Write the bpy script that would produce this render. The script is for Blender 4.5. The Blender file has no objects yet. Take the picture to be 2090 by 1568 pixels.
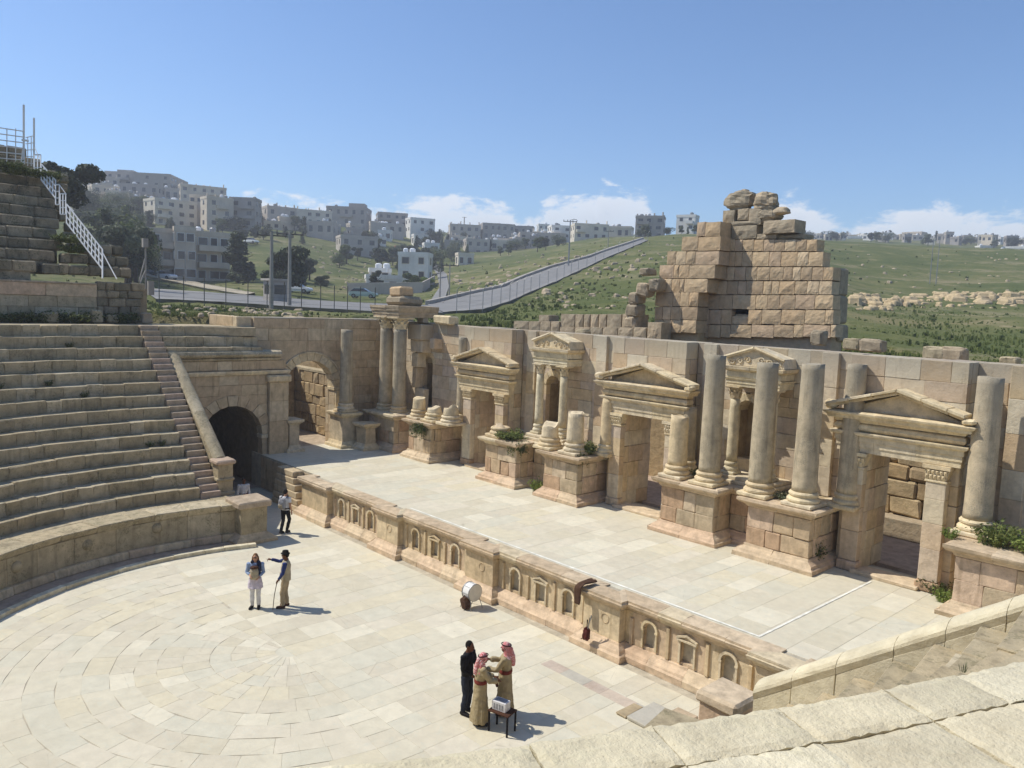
import bpy, math, random
import numpy as np
from mathutils import Vector, Matrix

SC = bpy.context.scene
COL = SC.collection
PI = math.pi
# ---------------------------------------------------------------- camera
CAM = np.array([0.0, 0.0, 9.5]); FPX = 1604.0; PW, PH = 2090.0, 1568.0
_p, _r, _a = math.radians(5.76), math.radians(2.16), math.radians(47.2)
FW = np.array([-math.sin(_a)*math.cos(_p), math.cos(_a)*math.cos(_p), -math.sin(_p)])
_rt = np.array([math.cos(_a), math.sin(_a), 0.0]); _up = np.cross(_rt, FW)
RT = math.cos(_r)*_rt + math.sin(_r)*_up
UP = math.cos(_r)*_up - math.sin(_r)*_rt
cam_d = bpy.data.cameras.new('camera'); cam = bpy.data.objects.new('camera', cam_d); COL.objects.link(cam)
cam.matrix_world = Matrix(((RT[0], UP[0], -FW[0], CAM[0]), (RT[1], UP[1], -FW[1], CAM[1]), (RT[2], UP[2], -FW[2], CAM[2]), (0, 0, 0, 1)))
cam_d.sensor_width = 36.0; cam_d.lens = FPX/PW*36.0; cam_d.clip_start = 0.05; cam_d.clip_end = 6000
SC.camera = cam
def ray(px, py): return FW + RT*((px-PW/2)/FPX) - UP*((py-PH/2)/FPX)
def at_dist(px, py, d):
    r = ray(px, py); return CAM + r*(d/math.hypot(r[0], r[1]))
def on_z(px, py, z):
    r = ray(px, py); return CAM + r*((z-CAM[2])/r[2])
def on_y(px, py, y):
    r = ray(px, py); return CAM + r*((y-CAM[1])/r[1])
def on_x(px, py, x):
    r = ray(px, py); return CAM + r*((x-CAM[0])/r[0])
def project(P):
    d = np.asarray(P, float)-CAM; z = d@FW
    return PW/2+FPX*(d@RT)/z, PH/2-FPX*(d@UP)/z, z
# ---------------------------------------------------------------- sky, sun, exposure
SUN_EL, SUN_AZ = math.radians(51), math.radians(35)       # shadows run 35 degrees off +X
sun_dir = Vector((math.cos(SUN_AZ)*math.cos(SUN_EL), math.sin(SUN_AZ)*math.cos(SUN_EL), -math.sin(SUN_EL)))
sl = bpy.data.lights.new('sun', 'SUN'); sl.energy = 4.3; sl.angle = math.radians(0.53); sl.color = (1.0, 0.955, 0.88)
sun = bpy.data.objects.new('sun', sl); COL.objects.link(sun); sun.rotation_euler = sun_dir.to_track_quat('-Z', 'Y').to_euler()
world = bpy.data.worlds.new('World'); SC.world = world; world.use_nodes = True
SC.view_settings.view_transform = 'Standard'; SC.view_settings.look = 'None'; SC.view_settings.gamma = 1.0
SC.view_settings.use_curve_mapping = False
SC.view_settings.exposure = 0.14
SC.cycles.max_bounces = 6; SC.cycles.diffuse_bounces = 3; SC.cycles.glossy_bounces = 2; SC.cycles.transmission_bounces = 2; SC.cycles.volume_bounces = 0
def build_world():
    nt = world.node_tree; nt.nodes.clear(); N = nt.nodes.new; L = nt.links.new
    out = N('ShaderNodeOutputWorld'); bg = N('ShaderNodeBackground'); sky = N('ShaderNodeTexSky')
    sky.sky_type = 'NISHITA'; sky.sun_disc = False; sky.sun_elevation = SUN_EL
    sky.sun_rotation = math.atan2(-sun_dir.x, -sun_dir.y); sky.altitude = 600
    sky.air_density = 1.0; sky.dust_density = 0.6; sky.ozone_density = 2.2
    bg.inputs['Strength'].default_value = 0.138
    tc = N('ShaderNodeTexCoord'); sep = N('ShaderNodeSeparateXYZ'); L(tc.outputs['Generated'], sep.inputs[0])
    def M(op, a, b=None, c=None):
        n = N('ShaderNodeMath'); n.operation = op
        for i, v in enumerate((a, b, c)):
            if v is None: continue
            if isinstance(v, (int, float)): n.inputs[i].default_value = v
            else: L(v, n.inputs[i])
        return n.outputs[0]
    # cumulus banks low over the hills: azimuth/elevation space with noise-broken edges
    az = M('ARCTAN2', sep.outputs[0], sep.outputs[1]); el = M('ARCSINE', sep.outputs[2])
    cv = N('ShaderNodeCombineXYZ'); L(M('MULTIPLY', az, 9.0), cv.inputs[0]); L(M('MULTIPLY', el, 20.0), cv.inputs[1])
    n1 = N('ShaderNodeTexNoise'); n1.inputs['Scale'].default_value = 1.9; n1.inputs['Detail'].default_value = 9; n1.inputs['Roughness'].default_value = 0.62
    n1.inputs['Distortion'].default_value = 0.25
    L(cv.outputs[0], n1.inputs['Vector'])
    cv2 = N('ShaderNodeCombineXYZ'); L(M('MULTIPLY', az, 3.2), cv2.inputs[0]); cv2.inputs[1].default_value = 4.7
    n2 = N('ShaderNodeTexNoise'); n2.inputs['Scale'].default_value = 1.3; n2.inputs['Detail'].default_value = 3; L(cv2.outputs[0], n2.inputs['Vector'])
    # bank top height over azimuth
    def lobe(a0, w, h):
        d = M('DIVIDE', M('SUBTRACT', az, a0), w); d2 = M('MULTIPLY', d, d); return M('MULTIPLY', M('EXPONENT', M('MULTIPLY', M('MULTIPLY', d2, d2), -1.0)), h)
    lobes = None
    for (px, py, w, h) in CLOUDS:
        r = ray(px, py); a0 = math.atan2(r[0], r[1]); e = math.atan2(r[2], math.hypot(r[0], r[1]))
        l = lobe(a0, w, e*h)
        lobes = l if lobes is None else M('MAXIMUM', lobes, l)
    top = M('MAXIMUM', lobes, M('MULTIPLY', M('SUBTRACT', n2.outputs[0], 0.36), 0.28))
    top = M('ADD', top, M('MULTIPLY', M('SUBTRACT', n1.outputs[0], 0.5), 0.13))
    d = M('SUBTRACT', top, el)
    mask = N('ShaderNodeMapRange'); mask.interpolation_type = 'SMOOTHSTEP'; L(d, mask.inputs[0]); mask.inputs[1].default_value = -0.006; mask.inputs[2].default_value = 0.014
    nz = N('ShaderNodeMapRange'); L(n1.outputs[0], nz.inputs[0]); nz.inputs[1].default_value = 0.30; nz.inputs[2].default_value = 0.60; nz.inputs[3].default_value = 0.72
    fac = M('MULTIPLY', M('MULTIPLY', mask.outputs[0], nz.outputs[0]), 0.80)
    sh = N('ShaderNodeMapRange'); L(d, sh.inputs[0]); sh.inputs[1].default_value = 0.0; sh.inputs[2].default_value = 0.075
    cr = N('ShaderNodeMix'); cr.data_type = 'RGBA'; L(sh.outputs[0], cr.inputs['Factor'])
    cr.inputs['A'].default_value = (7.2, 7.3, 7.5, 1); cr.inputs['B'].default_value = (4.9, 5.3, 6.0, 1)
    tn = N('ShaderNodeMix'); tn.data_type = 'RGBA'; tn.blend_type = 'MULTIPLY'; tn.inputs['Factor'].default_value = 1.0; L(sky.outputs[0], tn.inputs['A']); tn.inputs['B'].default_value = (.72, .88, 1.05, 1)
    mx = N('ShaderNodeMix'); mx.data_type = 'RGBA'; L(fac, mx.inputs['Factor']); L(tn.outputs['Result'], mx.inputs['A']); L(cr.outputs['Result'], mx.inputs['B'])
    L(mx.outputs['Result'], bg.inputs['Color']); L(bg.outputs[0], out.inputs['Surface'])
CLOUDS = [(850, 425, .10, 1.0), (960, 405, .09, 1.0), (1190, 400, .10, 1.0), (1270, 385, .06, 1.0), (1640, 425, .09, 1.0), (1760, 452, .10, 1.0), (1930, 424, .08, 1.0), (2090, 436, .10, 1.0), (590, 402, .09, 1.0)]
build_world()

# ---------------------------------------------------------------- mesh helpers
RNG = random.Random(11)
WLOC = {}
MATS = {}
def wl(o): return WLOC[o.name] if o is not None else Vector((0, 0, 0))
def reg(o, parent, w):
    COL.objects.link(o); w = Vector(w); WLOC[o.name] = w
    if parent is not None:
        o.parent = parent; o.location = w - wl(parent)
    else: o.location = w
    return o
def mesh_obj(name, verts, faces, mat, parent=None, origin=None, smooth=False, fmat=None):
    v = np.asarray(verts, float)
    if origin is None:
        lo, hi = v.min(0), v.max(0); origin = ((lo+hi)/2); origin = (origin[0], origin[1], lo[2])
    v = v - np.asarray(origin, float)
    me = bpy.data.meshes.new(name); me.from_pydata(v.tolist(), [], faces); 
    for m in (mat if isinstance(mat, (list, tuple)) else [mat]): me.materials.append(MATS[m])
    if fmat is not None: me.polygons.foreach_set('material_index', fmat)
    if smooth: me.polygons.foreach_set('use_smooth', [True]*len(me.polygons))
    me.update()
    o = bpy.data.objects.new(name, me)
    return reg(o, parent, origin)
def tag(o, label, cat, group=None):
    o['label'] = label; o['category'] = cat
    if group: o['group'] = group
    return o
def thing(name, loc, label, cat, group=None):
    o = bpy.data.objects.new(name, None); o.empty_display_size = 0.2; reg(o, None, loc); o['kind'] = 'thing'
    return tag(o, label, cat, group)
def structure(o): o['kind'] = 'structure'; return o
def stuff(o): o['kind'] = 'stuff'; return o

class MB:
    def __init__(s): s.v = []; s.f = []; s.m = []; s.mi = 0
    def add(s, vs, fs):
        b = len(s.v); s.v.extend([tuple(p) for p in vs])
        for f in fs: s.f.append([b+i for i in f]); s.m.append(s.mi)
        return s
    def box(s, x0, x1, y0, y1, z0, z1):
        return s.add([(x, y, z) for z in (z0, z1) for y in (y0, y1) for x in (x0, x1)], [(0, 2, 3, 1), (4, 5, 7, 6), (0, 1, 5, 4), (2, 6, 7, 3), (0, 4, 6, 2), (1, 3, 7, 5)])
    def prism(s, poly, fn, a, b):
        n = len(poly); vs = [fn(p, a) for p in poly]+[fn(p, b) for p in poly]
        return s.add(vs, [list(range(n))[::-1], list(range(n, 2*n))]+[(i, (i+1) % n, n+(i+1) % n, n+i) for i in range(n)])
    def lathe(s, prof, c, n=20, caps=True, jit=0.0, rng=None, sq=None):
        vs = []; fs = []
        for (r, z) in prof:
            for k in range(n):
                a = 2*PI*k/n; rr = r*(1+(rng.uniform(-jit, jit) if rng else 0))
                vs.append((c[0]+rr*math.cos(a), c[1]+rr*math.sin(a), c[2]+z))
        m = len(prof)
        for i in range(m-1):
            for k in range(n):
                k2 = (k+1) % n; fs.append((i*n+k, i*n+k2, (i+1)*n+k2, (i+1)*n+k))
        if caps: fs.append(list(range(n))[::-1]); fs.append([(m-1)*n+k for k in range(n)])
        return s.add(vs, fs)
    def tube(s, pts, r, n=6, caps=True):
        pts = [Vector(p) for p in pts]; rs = r if isinstance(r, (list, tuple)) else [r]*len(pts)
        vs = []; fs = []; prev = None
        for i, p in enumerate(pts):
            t = (pts[min(i+1, len(pts)-1)]-pts[max(i-1, 0)])
            if t.length < 1e-9: t = Vector((0, 0, 1))
            t.normalize()
            if prev is None:
                ref = Vector((0, 0, 1)) if abs(t.z) < 0.9 else Vector((1, 0, 0)); u = t.cross(ref).normalized()
            else: u = (prev-t*prev.dot(t)).normalized()
            prev = u; w = t.cross(u)
            for k in range(n):
                a = 2*PI*k/n; vs.append(p+(u*math.cos(a)+w*math.sin(a))*rs[i])
        for i in range(len(pts)-1):
            for k in range(n):
                k2 = (k+1) % n; fs.append((i*n+k, i*n+k2, (i+1)*n+k2, (i+1)*n+k))
        if caps: fs.append(list(range(n))[::-1]); fs.append([(len(pts)-1)*n+k for k in range(n)])
        return s.add(vs, fs)
    def hexa(s, P8, b, jit=0.0):
        v, f = hexblock(P8, b, jit); return s.add(v, f)
    def obj(s, name, mat, parent=None, origin=None, smooth=False):
        return mesh_obj(name, s.v, s.f, mat, parent, origin, smooth, s.m if isinstance(mat, (list, tuple)) else None)

# chamfered hexahedron from any 8 corners (index = ix + 2*iy + 4*iz)
_C = []; _N1 = []; _N2 = []; _IDX = {}
for c in range(8):
    for ax in range(3):
        o1, o2 = [k for k in range(3) if k != ax]
        _IDX[(c, ax)] = len(_C); _C.append(c); _N1.append(c ^ (1 << o1)); _N2.append(c ^ (1 << o2))
_HF = []
def _mk():
    P = np.array([[(c & 1)*2-1, (c >> 1 & 1)*2-1, (c >> 2)*2-1] for c in range(8)], float)
    V = P[_C]+0.2*(P[_N1]-P[_C])/2+0.2*(P[_N2]-P[_C])/2
    F = []
    for ax in range(3):
        o1, o2 = [k for k in range(3) if k != ax]
        for sgn in (0, 1):
            loop = [(0, 0), (1, 0), (1, 1), (0, 1)]; F.append([_IDX[((sgn << ax) | (a << o1) | (b << o2), ax)] for a, b in loop])
        for a in (0, 1):
            for b in (0, 1):
                c0 = (a << o1) | (b << o2); c1 = c0 | (1 << ax)
                F.append([_IDX[(c0, o1)], _IDX[(c1, o1)], _IDX[(c1, o2)], _IDX[(c0, o2)]])
    for c in range(8): F.append([_IDX[(c, 0)], _IDX[(c, 1)], _IDX[(c, 2)]])
    for f in F:
        p = V[f]; n = np.cross(p[1]-p[0], p[2]-p[0])
        if n@p.mean(0) < 0: f.reverse()
        _HF.append(tuple(f))
_mk()
_HR = [tuple(reversed(f)) for f in _HF]
NPR = np.random.RandomState(5)
def hexblock(P8, b, jit=0.0):
    P = np.asarray(P8, float)
    if jit: P = P+NPR.uniform(-jit, jit, (8, 3))
    A = P[_N1]-P[_C]; B = P[_N2]-P[_C]
    la = np.linalg.norm(A, axis=1, keepdims=True); lb = np.linalg.norm(B, axis=1, keepdims=True)
    V = P[_C]+A*np.minimum(b/np.maximum(la, 1e-6), .3)+B*np.minimum(b/np.maximum(lb, 1e-6), .3)
    det = np.dot(np.cross(P[1]-P[0], P[2]-P[0]), P[4]-P[0])
    return V.tolist(), (_HF if det > 0 else _HR)
def block(name, P8, mat, parent, b=0.012, jit=0.006):
    v, f = hexblock(P8, b, jit); o = np.mean(np.asarray(P8), axis=0)
    return mesh_obj(name, v, f, mat, parent, origin=o)
def box8(x0, x1, y0, y1, z0, z1): return [(x, y, z) for z in (z0, z1) for y in (y0, y1) for x in (x0, x1)]
def wallmap(axis, base):
    # u along the wall, d depth behind the face, z up
    if axis == 'y': return lambda u, d, z: (u, base+d, z)      # faces -Y
    if axis == 'x': return lambda u, d, z: (base-d, u, z)      # faces +X
    if axis == 'xn': return lambda u, d, z: (base+d, u, z)     # faces -X
def quad8(fm, ub0, ub1, ut0, ut1, z0, z1, d0, d1):
    return [fm(ub0, d0, z0), fm(ub1, d0, z0), fm(ub0, d1, z0), fm(ub1, d1, z0), fm(ut0, d0, z1), fm(ut1, d0, z1), fm(ut0, d1, z1), fm(ut1, d1, z1)]

def courses(z0, z1, h, rng, var=0.15):
    n = max(1, round((z1-z0)/h)); w = [1+rng.uniform(-var, var) for _ in range(n)]; s = sum(w); out = [z0]
    for k in w: out.append(out[-1]+k/s*(z1-z0))
    return out
def ashlar(parent, axis, base, u0, u1, z0, z1, h, mat, rng, lens=(.55, 1.15), depth=.32, openings=(), zlist=None, name='stone_block', proud=0.012, b=.009, jit=.005, gap=.0028):
    """openings: (uc, half, ztop_straight, radius or None, zbottom)"""
    fm = wallmap(axis, base); zs = zlist or courses(z0, z1, h, rng); out = []
    for i in range(len(zs)-1):
        a, c = zs[i], zs[i+1]; cuts = []
        for (uc, half, zst, rad, zb) in openings:
            def hw(z):
                if z < zb-1e-4: return 0
                if z <= zst+1e-4: return half
                if rad is None or z >= zst+rad: return 0
                return math.sqrt(max(0, rad*rad-(z-zst)**2))
            ha, hc = hw(a+1e-3), hw(c-1e-3)
            if ha <= 0 and hc <= 0: continue
            cuts.append((uc-ha, uc-hc, uc+ha, uc+hc))
        cuts.sort(); segs = []; cb, ct = u0, u0
        for (lb, lt, rb, rt_) in cuts: segs.append((cb, ct, lb, lt)); cb, ct = rb, rt_
        segs.append((cb, ct, u1, u1))
        for (lb, lt, rb, rt_) in segs:
            if max(rb, rt_)-min(lb, lt) < .06 or (rb-lb < .03 and rt_-lt < .03): continue
            mid0, mid1 = max(lb, lt), min(rb, rt_); pos = [None]
            length = mid1-mid0; cutsu = []
            u = mid0+rng.uniform(.35, 1)*lens[1]
            while u < mid1-.3*lens[1]: cutsu.append(u); u += rng.uniform(*lens)
            eb = [lb]+cutsu+[rb]; et = [lt]+cutsu+[rt_]
            for k in range(len(eb)-1):
                if eb[k+1]-eb[k] < .02 and et[k+1]-et[k] < .02: continue
                d = rng.uniform(-proud, proud)
                P = quad8(fm, eb[k]+gap, max(eb[k+1]-gap, eb[k]+gap+.005), et[k]+gap, max(et[k+1]-gap, et[k]+gap+.005), a+gap, c-gap, d, depth)
                out.append(block(name, P, mat, parent, b*rng.choice((.7, .8, 1, 1.2, 2.2)), jit*rng.choice((.8, 1, 1, 2.2))))
    return out
def voussoirs(parent, axis, base, uc, zs, ri, ro, n, mat, depth=.4, proud=.02, name='voussoir', a0=0.0, a1=PI):
    fm = wallmap(axis, base)
    for k in range(n):
        t0 = a0+(a1-a0)*k/n+.006; t1 = a0+(a1-a0)*(k+1)/n-.006; d0 = -proud+RNG.uniform(-.008, .008)
        def pt(r, t, d): return fm(uc+r*math.cos(t), d, zs+r*math.sin(t))
        P = [pt(ri, t0, d0), pt(ro, t0, d0), pt(ri, t0, depth), pt(ro, t0, depth), pt(ri, t1, d0), pt(ro, t1, d0), pt(ri, t1, depth), pt(ro, t1, depth)]
        block(name, P, mat, parent, .010, .003)
def moulding(parent, path, prof, mat, name, step=1.0, rng=RNG, jit=.004, closed=False, gap=.006):
    """path: XY polyline, outward is to the right of travel; prof: closed polygon of (out, z)"""
    n = len(path); out = []
    for i in range(n-1):
        A = Vector(path[i]); B = Vector(path[i+1]); t = (B-A); Ls = t.length; t.normalize(); o = Vector((t.y, -t.x))
        def turn(P, Q, S):
            a = (Q-P).normalized(); b = (S-Q).normalized(); cr = a.x*b.y-a.y*b.x
            return 1 if cr > .3 else (-1 if cr < -.3 else 0)
        k0 = turn(Vector(path[i-1]), A, B) if i > 0 else 0
        k1 = turn(A, B, Vector(path[i+2])) if i < n-2 else 0
        m = max(1, round(Ls/step)); cuts = [0]+sorted((j+rng.uniform(-.18, .18))/m*Ls for j in range(1, m))+[Ls]
        for j in range(m):
            vs = []; np_ = len(prof)
            for e, tt in ((0, cuts[j]), (1, cuts[j+1])):
                for (po, pz) in prof:
                    s = tt
                    if e == 0: s += (-k0*po if j == 0 else gap/2)
                    else: s += (k1*po if j == m-1 else -gap/2)
                    q = A+t*s+o*po; vs.append((q.x+rng.uniform(-jit, jit), q.y+rng.uniform(-jit, jit), pz+rng.uniform(-jit, jit)))
            fs = [list(range(np_))[::-1], list(range(np_, 2*np_))]+[(q, (q+1) % np_, np_+(q+1) % np_, np_+q) for q in range(np_)]
            out.append(mesh_obj(name, vs, fs, mat, parent))
    return out
def circle_x(px, py, r, O):
    d = ray(px, py); c = CAM[:2]-O; a = d[:2]@d[:2]; b = 2*c@d[:2]; cc = c@c-r*r; t = (-b+math.sqrt(max(0, b*b-4*a*cc)))/2/a
    return CAM+d*t
# ---------------------------------------------------------------- materials
def new_mat(name):
    m = bpy.data.materials.new(name); m.use_nodes = True; nt = m.node_tree; nt.nodes.clear(); MATS[name] = m
    return m, nt
def lin(c): return tuple((x/12.92 if x <= .04045 else ((x+.055)/1.055)**2.4) for x in [k/255 for k in c])+(1,)
class NB:
    def __init__(s, name):
        s.m, s.nt = new_mat(name); s.N = s.nt.nodes.new; s.L = s.nt.links.new
        s.out = s.N('ShaderNodeOutputMaterial'); s.bs = s.N('ShaderNodeBsdfPrincipled'); s.L(s.bs.outputs[0], s.out.inputs['Surface'])
        s.geo = s.N('ShaderNodeNewGeometry'); s.pos = s.geo.outputs['Position']
    def math(s, op, a, b=0.0, c=None):
        n = s.N('ShaderNodeMath'); n.operation = op
        for i, v in enumerate((a, b, c)):
            if v is None: continue
            if isinstance(v, (int, float)): n.inputs[i].default_value = v
            else: s.L(v, n.inputs[i])
        return n.outputs[0]
    def noise(s, scale, detail=4, rough=.55, vec=None, stretch=None, off=0.0):
        n = s.N('ShaderNodeTexNoise'); n.inputs['Scale'].default_value = scale; n.inputs['Detail'].default_value = detail; n.inputs['Roughness'].default_value = rough
        v = vec or s.pos
        if stretch or off:
            mp = s.N('ShaderNodeMapping'); s.L(v, mp.inputs[0]); mp.inputs['Scale'].default_value = stretch or (1, 1, 1); mp.inputs['Location'].default_value = (off, off*.7, off*1.3); v = mp.outputs[0]
        s.L(v, n.inputs['Vector']); return n.outputs[0]
    def vor(s, scale, feat='F1', out='Distance', vec=None):
        n = s.N('ShaderNodeTexVoronoi'); n.inputs['Scale'].default_value = scale; n.feature = feat; s.L(vec or s.pos, n.inputs['Vector']); return n.outputs[out]
    def map(s, v, a, b, c=0.0, d=1.0, smooth=True):
        n = s.N('ShaderNodeMapRange'); n.interpolation_type = 'SMOOTHSTEP' if smooth else 'LINEAR'; s.L(v, n.inputs[0])
        for i, k in enumerate((a, b, c, d)): n.inputs[i+1].default_value = k
        return n.outputs[0]
    def mix(s, f, a, b, mode='MIX'):
        n = s.N('ShaderNodeMix'); n.data_type = 'RGBA'; n.blend_type = mode
        for k, v in (('Factor', f), ('A', a), ('B', b)):
            if isinstance(v, (int, float)): n.inputs[k].default_value = v
            elif isinstance(v, tuple): n.inputs[k].default_value = v
            else: s.L(v, n.inputs[k])
        return n.outputs['Result']
    def ramp(s, v, stops, const=False):
        n = s.N('ShaderNodeValToRGB'); n.color_ramp.interpolation = 'CONSTANT' if const else 'LINEAR'; e = n.color_ramp.elements
        while len(e) < len(stops): e.new(0.5)
        for k, (p, c) in enumerate(stops): e[k].position = p; e[k].color = c
        s.L(v, n.inputs[0]); return n.outputs[0]
    def rnd(s):
        oi = s.N('ShaderNodeObjectInfo'); at = s.N('ShaderNodeAttribute'); at.attribute_name = 'rnd'
        return s.math('FRACT', s.math('ADD', oi.outputs['Random'], at.outputs['Fac']))
    def bump(s, h, strength=.4, dist=.02):
        n = s.N('ShaderNodeBump'); n.inputs['Strength'].default_value = strength; n.inputs['Distance'].default_value = dist; s.L(h, n.inputs['Height']); s.L(n.outputs[0], s.bs.inputs['Normal'])
    def fin(s, col, rough=.85, spec=.25):
        if isinstance(col, tuple): s.bs.inputs['Base Color'].default_value = col
        else: s.L(col, s.bs.inputs['Base Color'])
        if isinstance(rough, (int, float)): s.bs.inputs['Roughness'].default_value = rough
        else: s.L(rough, s.bs.inputs['Roughness'])
        s.bs.inputs['Specular IOR Level'].default_value = spec; return s.m
def stone(name, tints, stain=(.12, .10, .08, 1), stain_amt=.5, stain_at=(.55, .75), lichen=None, lichen_amt=0.0, streak=0.0, bump=.5, fine=14.0, contrast=.35, blotch=1.1, crown=None, specks=0):
    b = NB(name); r = b.rnd(); n = len(tints)
    base = b.ramp(r, [(i/max(1, n), t) for i, t in enumerate(tints)], True)
    big = b.noise(.9*blotch, 3, .6); med = b.noise(3.4, 4, .62, off=3.0); fin = b.noise(fine, 5, .68); gr = b.noise(75, 1, .6)
    # tonal mottling on the stone itself
    val = b.math('ADD', b.map(med, .25, .75, 1-contrast, 1+contrast*.55, False), b.math('MULTIPLY', b.math('SUBTRACT', fin, .5), contrast*1.3))
    vc = b.N('ShaderNodeCombineColor')
    for i in range(3): b.L(val, vc.inputs[i])
    col = b.mix(1.0, base, vc.outputs[0], 'MULTIPLY')
    m1 = b.math('MULTIPLY', b.map(b.math('ADD', b.math('MULTIPLY', big, .6), b.math('MULTIPLY', fin, .4)), stain_at[0], stain_at[1]), stain_amt)
    col = b.mix(m1, col, stain)
    if streak:
        st = b.noise(5.0, 3, .6, stretch=(1, 1, .12), off=9.0); col = b.mix(b.math('MULTIPLY', b.map(st, .52, .72), streak), col, stain)
    if crown:
        sp = b.N('ShaderNodeSeparateXYZ'); b.L(b.pos, sp.inputs[0]); cw = b.math('MULTIPLY', b.map(b.math('ADD', sp.outputs[2], b.math('MULTIPLY', b.math('SUBTRACT', med, .5), 1.6)), crown[0], crown[1]), .55); col = b.mix(cw, col, L3(132, 126, 116))
    if lichen:
        li = b.math('MULTIPLY', b.map(b.math('MULTIPLY', b.noise(2.2, 4, .7, off=21.0), b.map(fin, .3, .7, .6, 1.2)), .50, .64), lichen_amt); col = b.mix(li, col, lichen)
    if specks:
        v1 = b.map(b.vor(1.3), .012, .045, 1, 0); v2 = b.map(b.vor(.55, 'DISTANCE_TO_EDGE'), .0, .006, 1, 0); msk = b.map(big, .5, .62)
        col = b.mix(b.math('MULTIPLY', v1, specks), col, stain); col = b.mix(b.math('MULTIPLY', b.math('MULTIPLY', v2, msk), specks*.7), col, stain)
        col = b.mix(b.math('MULTIPLY', b.map(b.noise(.35, 3, .6, off=31.0), .48, .68), .30), col, L3(188, 178, 156))
    pits = b.map(b.vor(38), .0, .22, 0, 1)
    h = b.math('ADD', b.math('ADD', b.math('MULTIPLY', med, .8), b.math('MULTIPLY', fin, .55)), b.math('ADD', b.math('MULTIPLY', gr, .12), b.math('MULTIPLY', pits, .10)))
    b.bump(h, bump, .05)
    return b.fin(col, b.map(fin, .3, .7, .78, .95), .2)
def L3(r, g, b_):
    g += 1.6; b_ -= 1; m = .3*r+.59*g+.11*b_; k = .96; return lin(tuple(min(246, 1.03*(m+(q-m)*k)) for q in (r, g, b_)))
# seats: grey-brown weathered limestone
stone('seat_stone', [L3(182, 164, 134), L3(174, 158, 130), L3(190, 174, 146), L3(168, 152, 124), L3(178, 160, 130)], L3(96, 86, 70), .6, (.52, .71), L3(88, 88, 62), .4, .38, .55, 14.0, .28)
stone('seat_worn', [L3(150, 134, 112), L3(138, 126, 106), L3(160, 144, 120), L3(128, 117, 98)], L3(66, 62, 52), .65, (.48, .66), L3(66, 72, 44), .55, .2, .7)
stone('step_stone', [L3(176, 156, 134), L3(182, 158, 138), L3(170, 150, 126)], L3(96, 86, 70), .4, (.56, .75), None, 0, 0, .5)
stone('wall_stone', [L3(200, 180, 152), L3(206, 188, 162), L3(196, 170, 138), L3(202, 178, 150), L3(210, 196, 172), L3(192, 170, 146), L3(204, 180, 144), L3(198, 178, 156), L3(207, 190, 162)], L3(136, 114, 90), .40, (.55, .75), None, 0, .28, .5, 14.0, .26, crown=(7.3, 8.6))
stone('versura_stone', [L3(194, 172, 140), L3(200, 180, 150), L3(190, 166, 134), L3(194, 170, 138), L3(188, 164, 134)], L3(112, 94, 74), .45, (.53, .73), None, 0, .4, .45, 14.0, .28)
stone('carved_stone', [L3(216, 196, 160), L3(208, 186, 150), L3(212, 194, 164)], L3(126, 102, 76), .45, (.54, .74), None, 0, .25, .45)
stone('pink_stone', [L3(204, 174, 145), L3(209, 182, 153), L3(202, 178, 148), L3(209, 186, 156)], L3(134, 100, 78), .45, (.54, .74), None, 0, .1, .55)
stone('podium_stone', [L3(198, 172, 140), L3(206, 184, 156), L3(190, 158, 128), L3(204, 176, 150), L3(186, 166, 138)], L3(112, 90, 68), .5, (.52, .72), None, 0, .35, .6)
stone('granite', [L3(188, 170, 142), L3(182, 166, 140), L3(192, 174, 146)], L3(112, 102, 88), .5, (.48, .70), L3(120, 116, 106), .4, .5, .6, 30.0, .3, crown=(6.2, 8.3))
stone('marble', [L3(216, 202, 172), L3(208, 192, 160)], L3(140, 118, 92), .35, (.56, .75), None, 0, .2, .35)
stone('paving', [L3(204, 193, 171), L3(208, 197, 176), L3(200, 189, 168), L3(205, 195, 173), L3(202, 194, 174), L3(207, 195, 169), L3(200, 189, 166), L3(206, 196, 174), L3(214, 204, 182)], L3(150, 138, 118), .25, (.56, .80), L3(188, 188, 174), .30, 0, .3, 10.0, .11, specks=.6)
stone('paving_grey', [L3(180, 172, 158)], L3(150, 140, 124), .3, (.5, .7), None, 0, 0, .4, 14.0, .15)
stone('paving_rose', [L3(192, 170, 152), L3(188, 170, 154), L3(194, 176, 158)], L3(140, 110, 96), .35, (.5, .7), None, 0, 0, .4, 14.0, .2)
stone('front_stone', [L3(206, 182, 146), L3(200, 176, 142), L3(212, 190, 156), L3(204, 178, 148)], L3(118, 94, 68), .5, (.54, .73), None, 0, .35, .5)
stone('coping_stone', [L3(194, 170, 141), L3(202, 180, 152), L3(190, 167, 139), L3(203, 185, 155)], L3(112, 90, 70), .45, (.54, .73), None, 0, 0, .6)
stone('ruin_stone', [L3(196, 166, 130), L3(186, 160, 128), L3(202, 174, 138), L3(180, 154, 124), L3(194, 166, 136), L3(206, 180, 146)], L3(136, 116, 94), .40, (.52, .70), L3(160, 150, 128), .3, .1, .7, 8.0, .26)
stone('ruin_grey', [L3(168, 150, 126), L3(158, 142, 120), L3(176, 156, 130)], L3(106, 96, 80), .45, (.5, .7), L3(164, 158, 140), .3, .1, .8, 8.0, .32)
stone('rubble', [L3(182, 156, 120), L3(172, 148, 116), L3(188, 164, 128), L3(176, 148, 110)], L3(112, 96, 74), .45, (.5, .7), L3(90, 92, 66), .25, .15, .9, 8.0, .3)
stone('slab_near', [L3(210, 196, 166), L3(206, 193, 164), L3(214, 202, 174), L3(205, 192, 164)], L3(166, 150, 122), .42, (.47, .66), L3(198, 188, 158), .4, 0, .5, 26.0, .22, 3.0, specks=.4)
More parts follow.
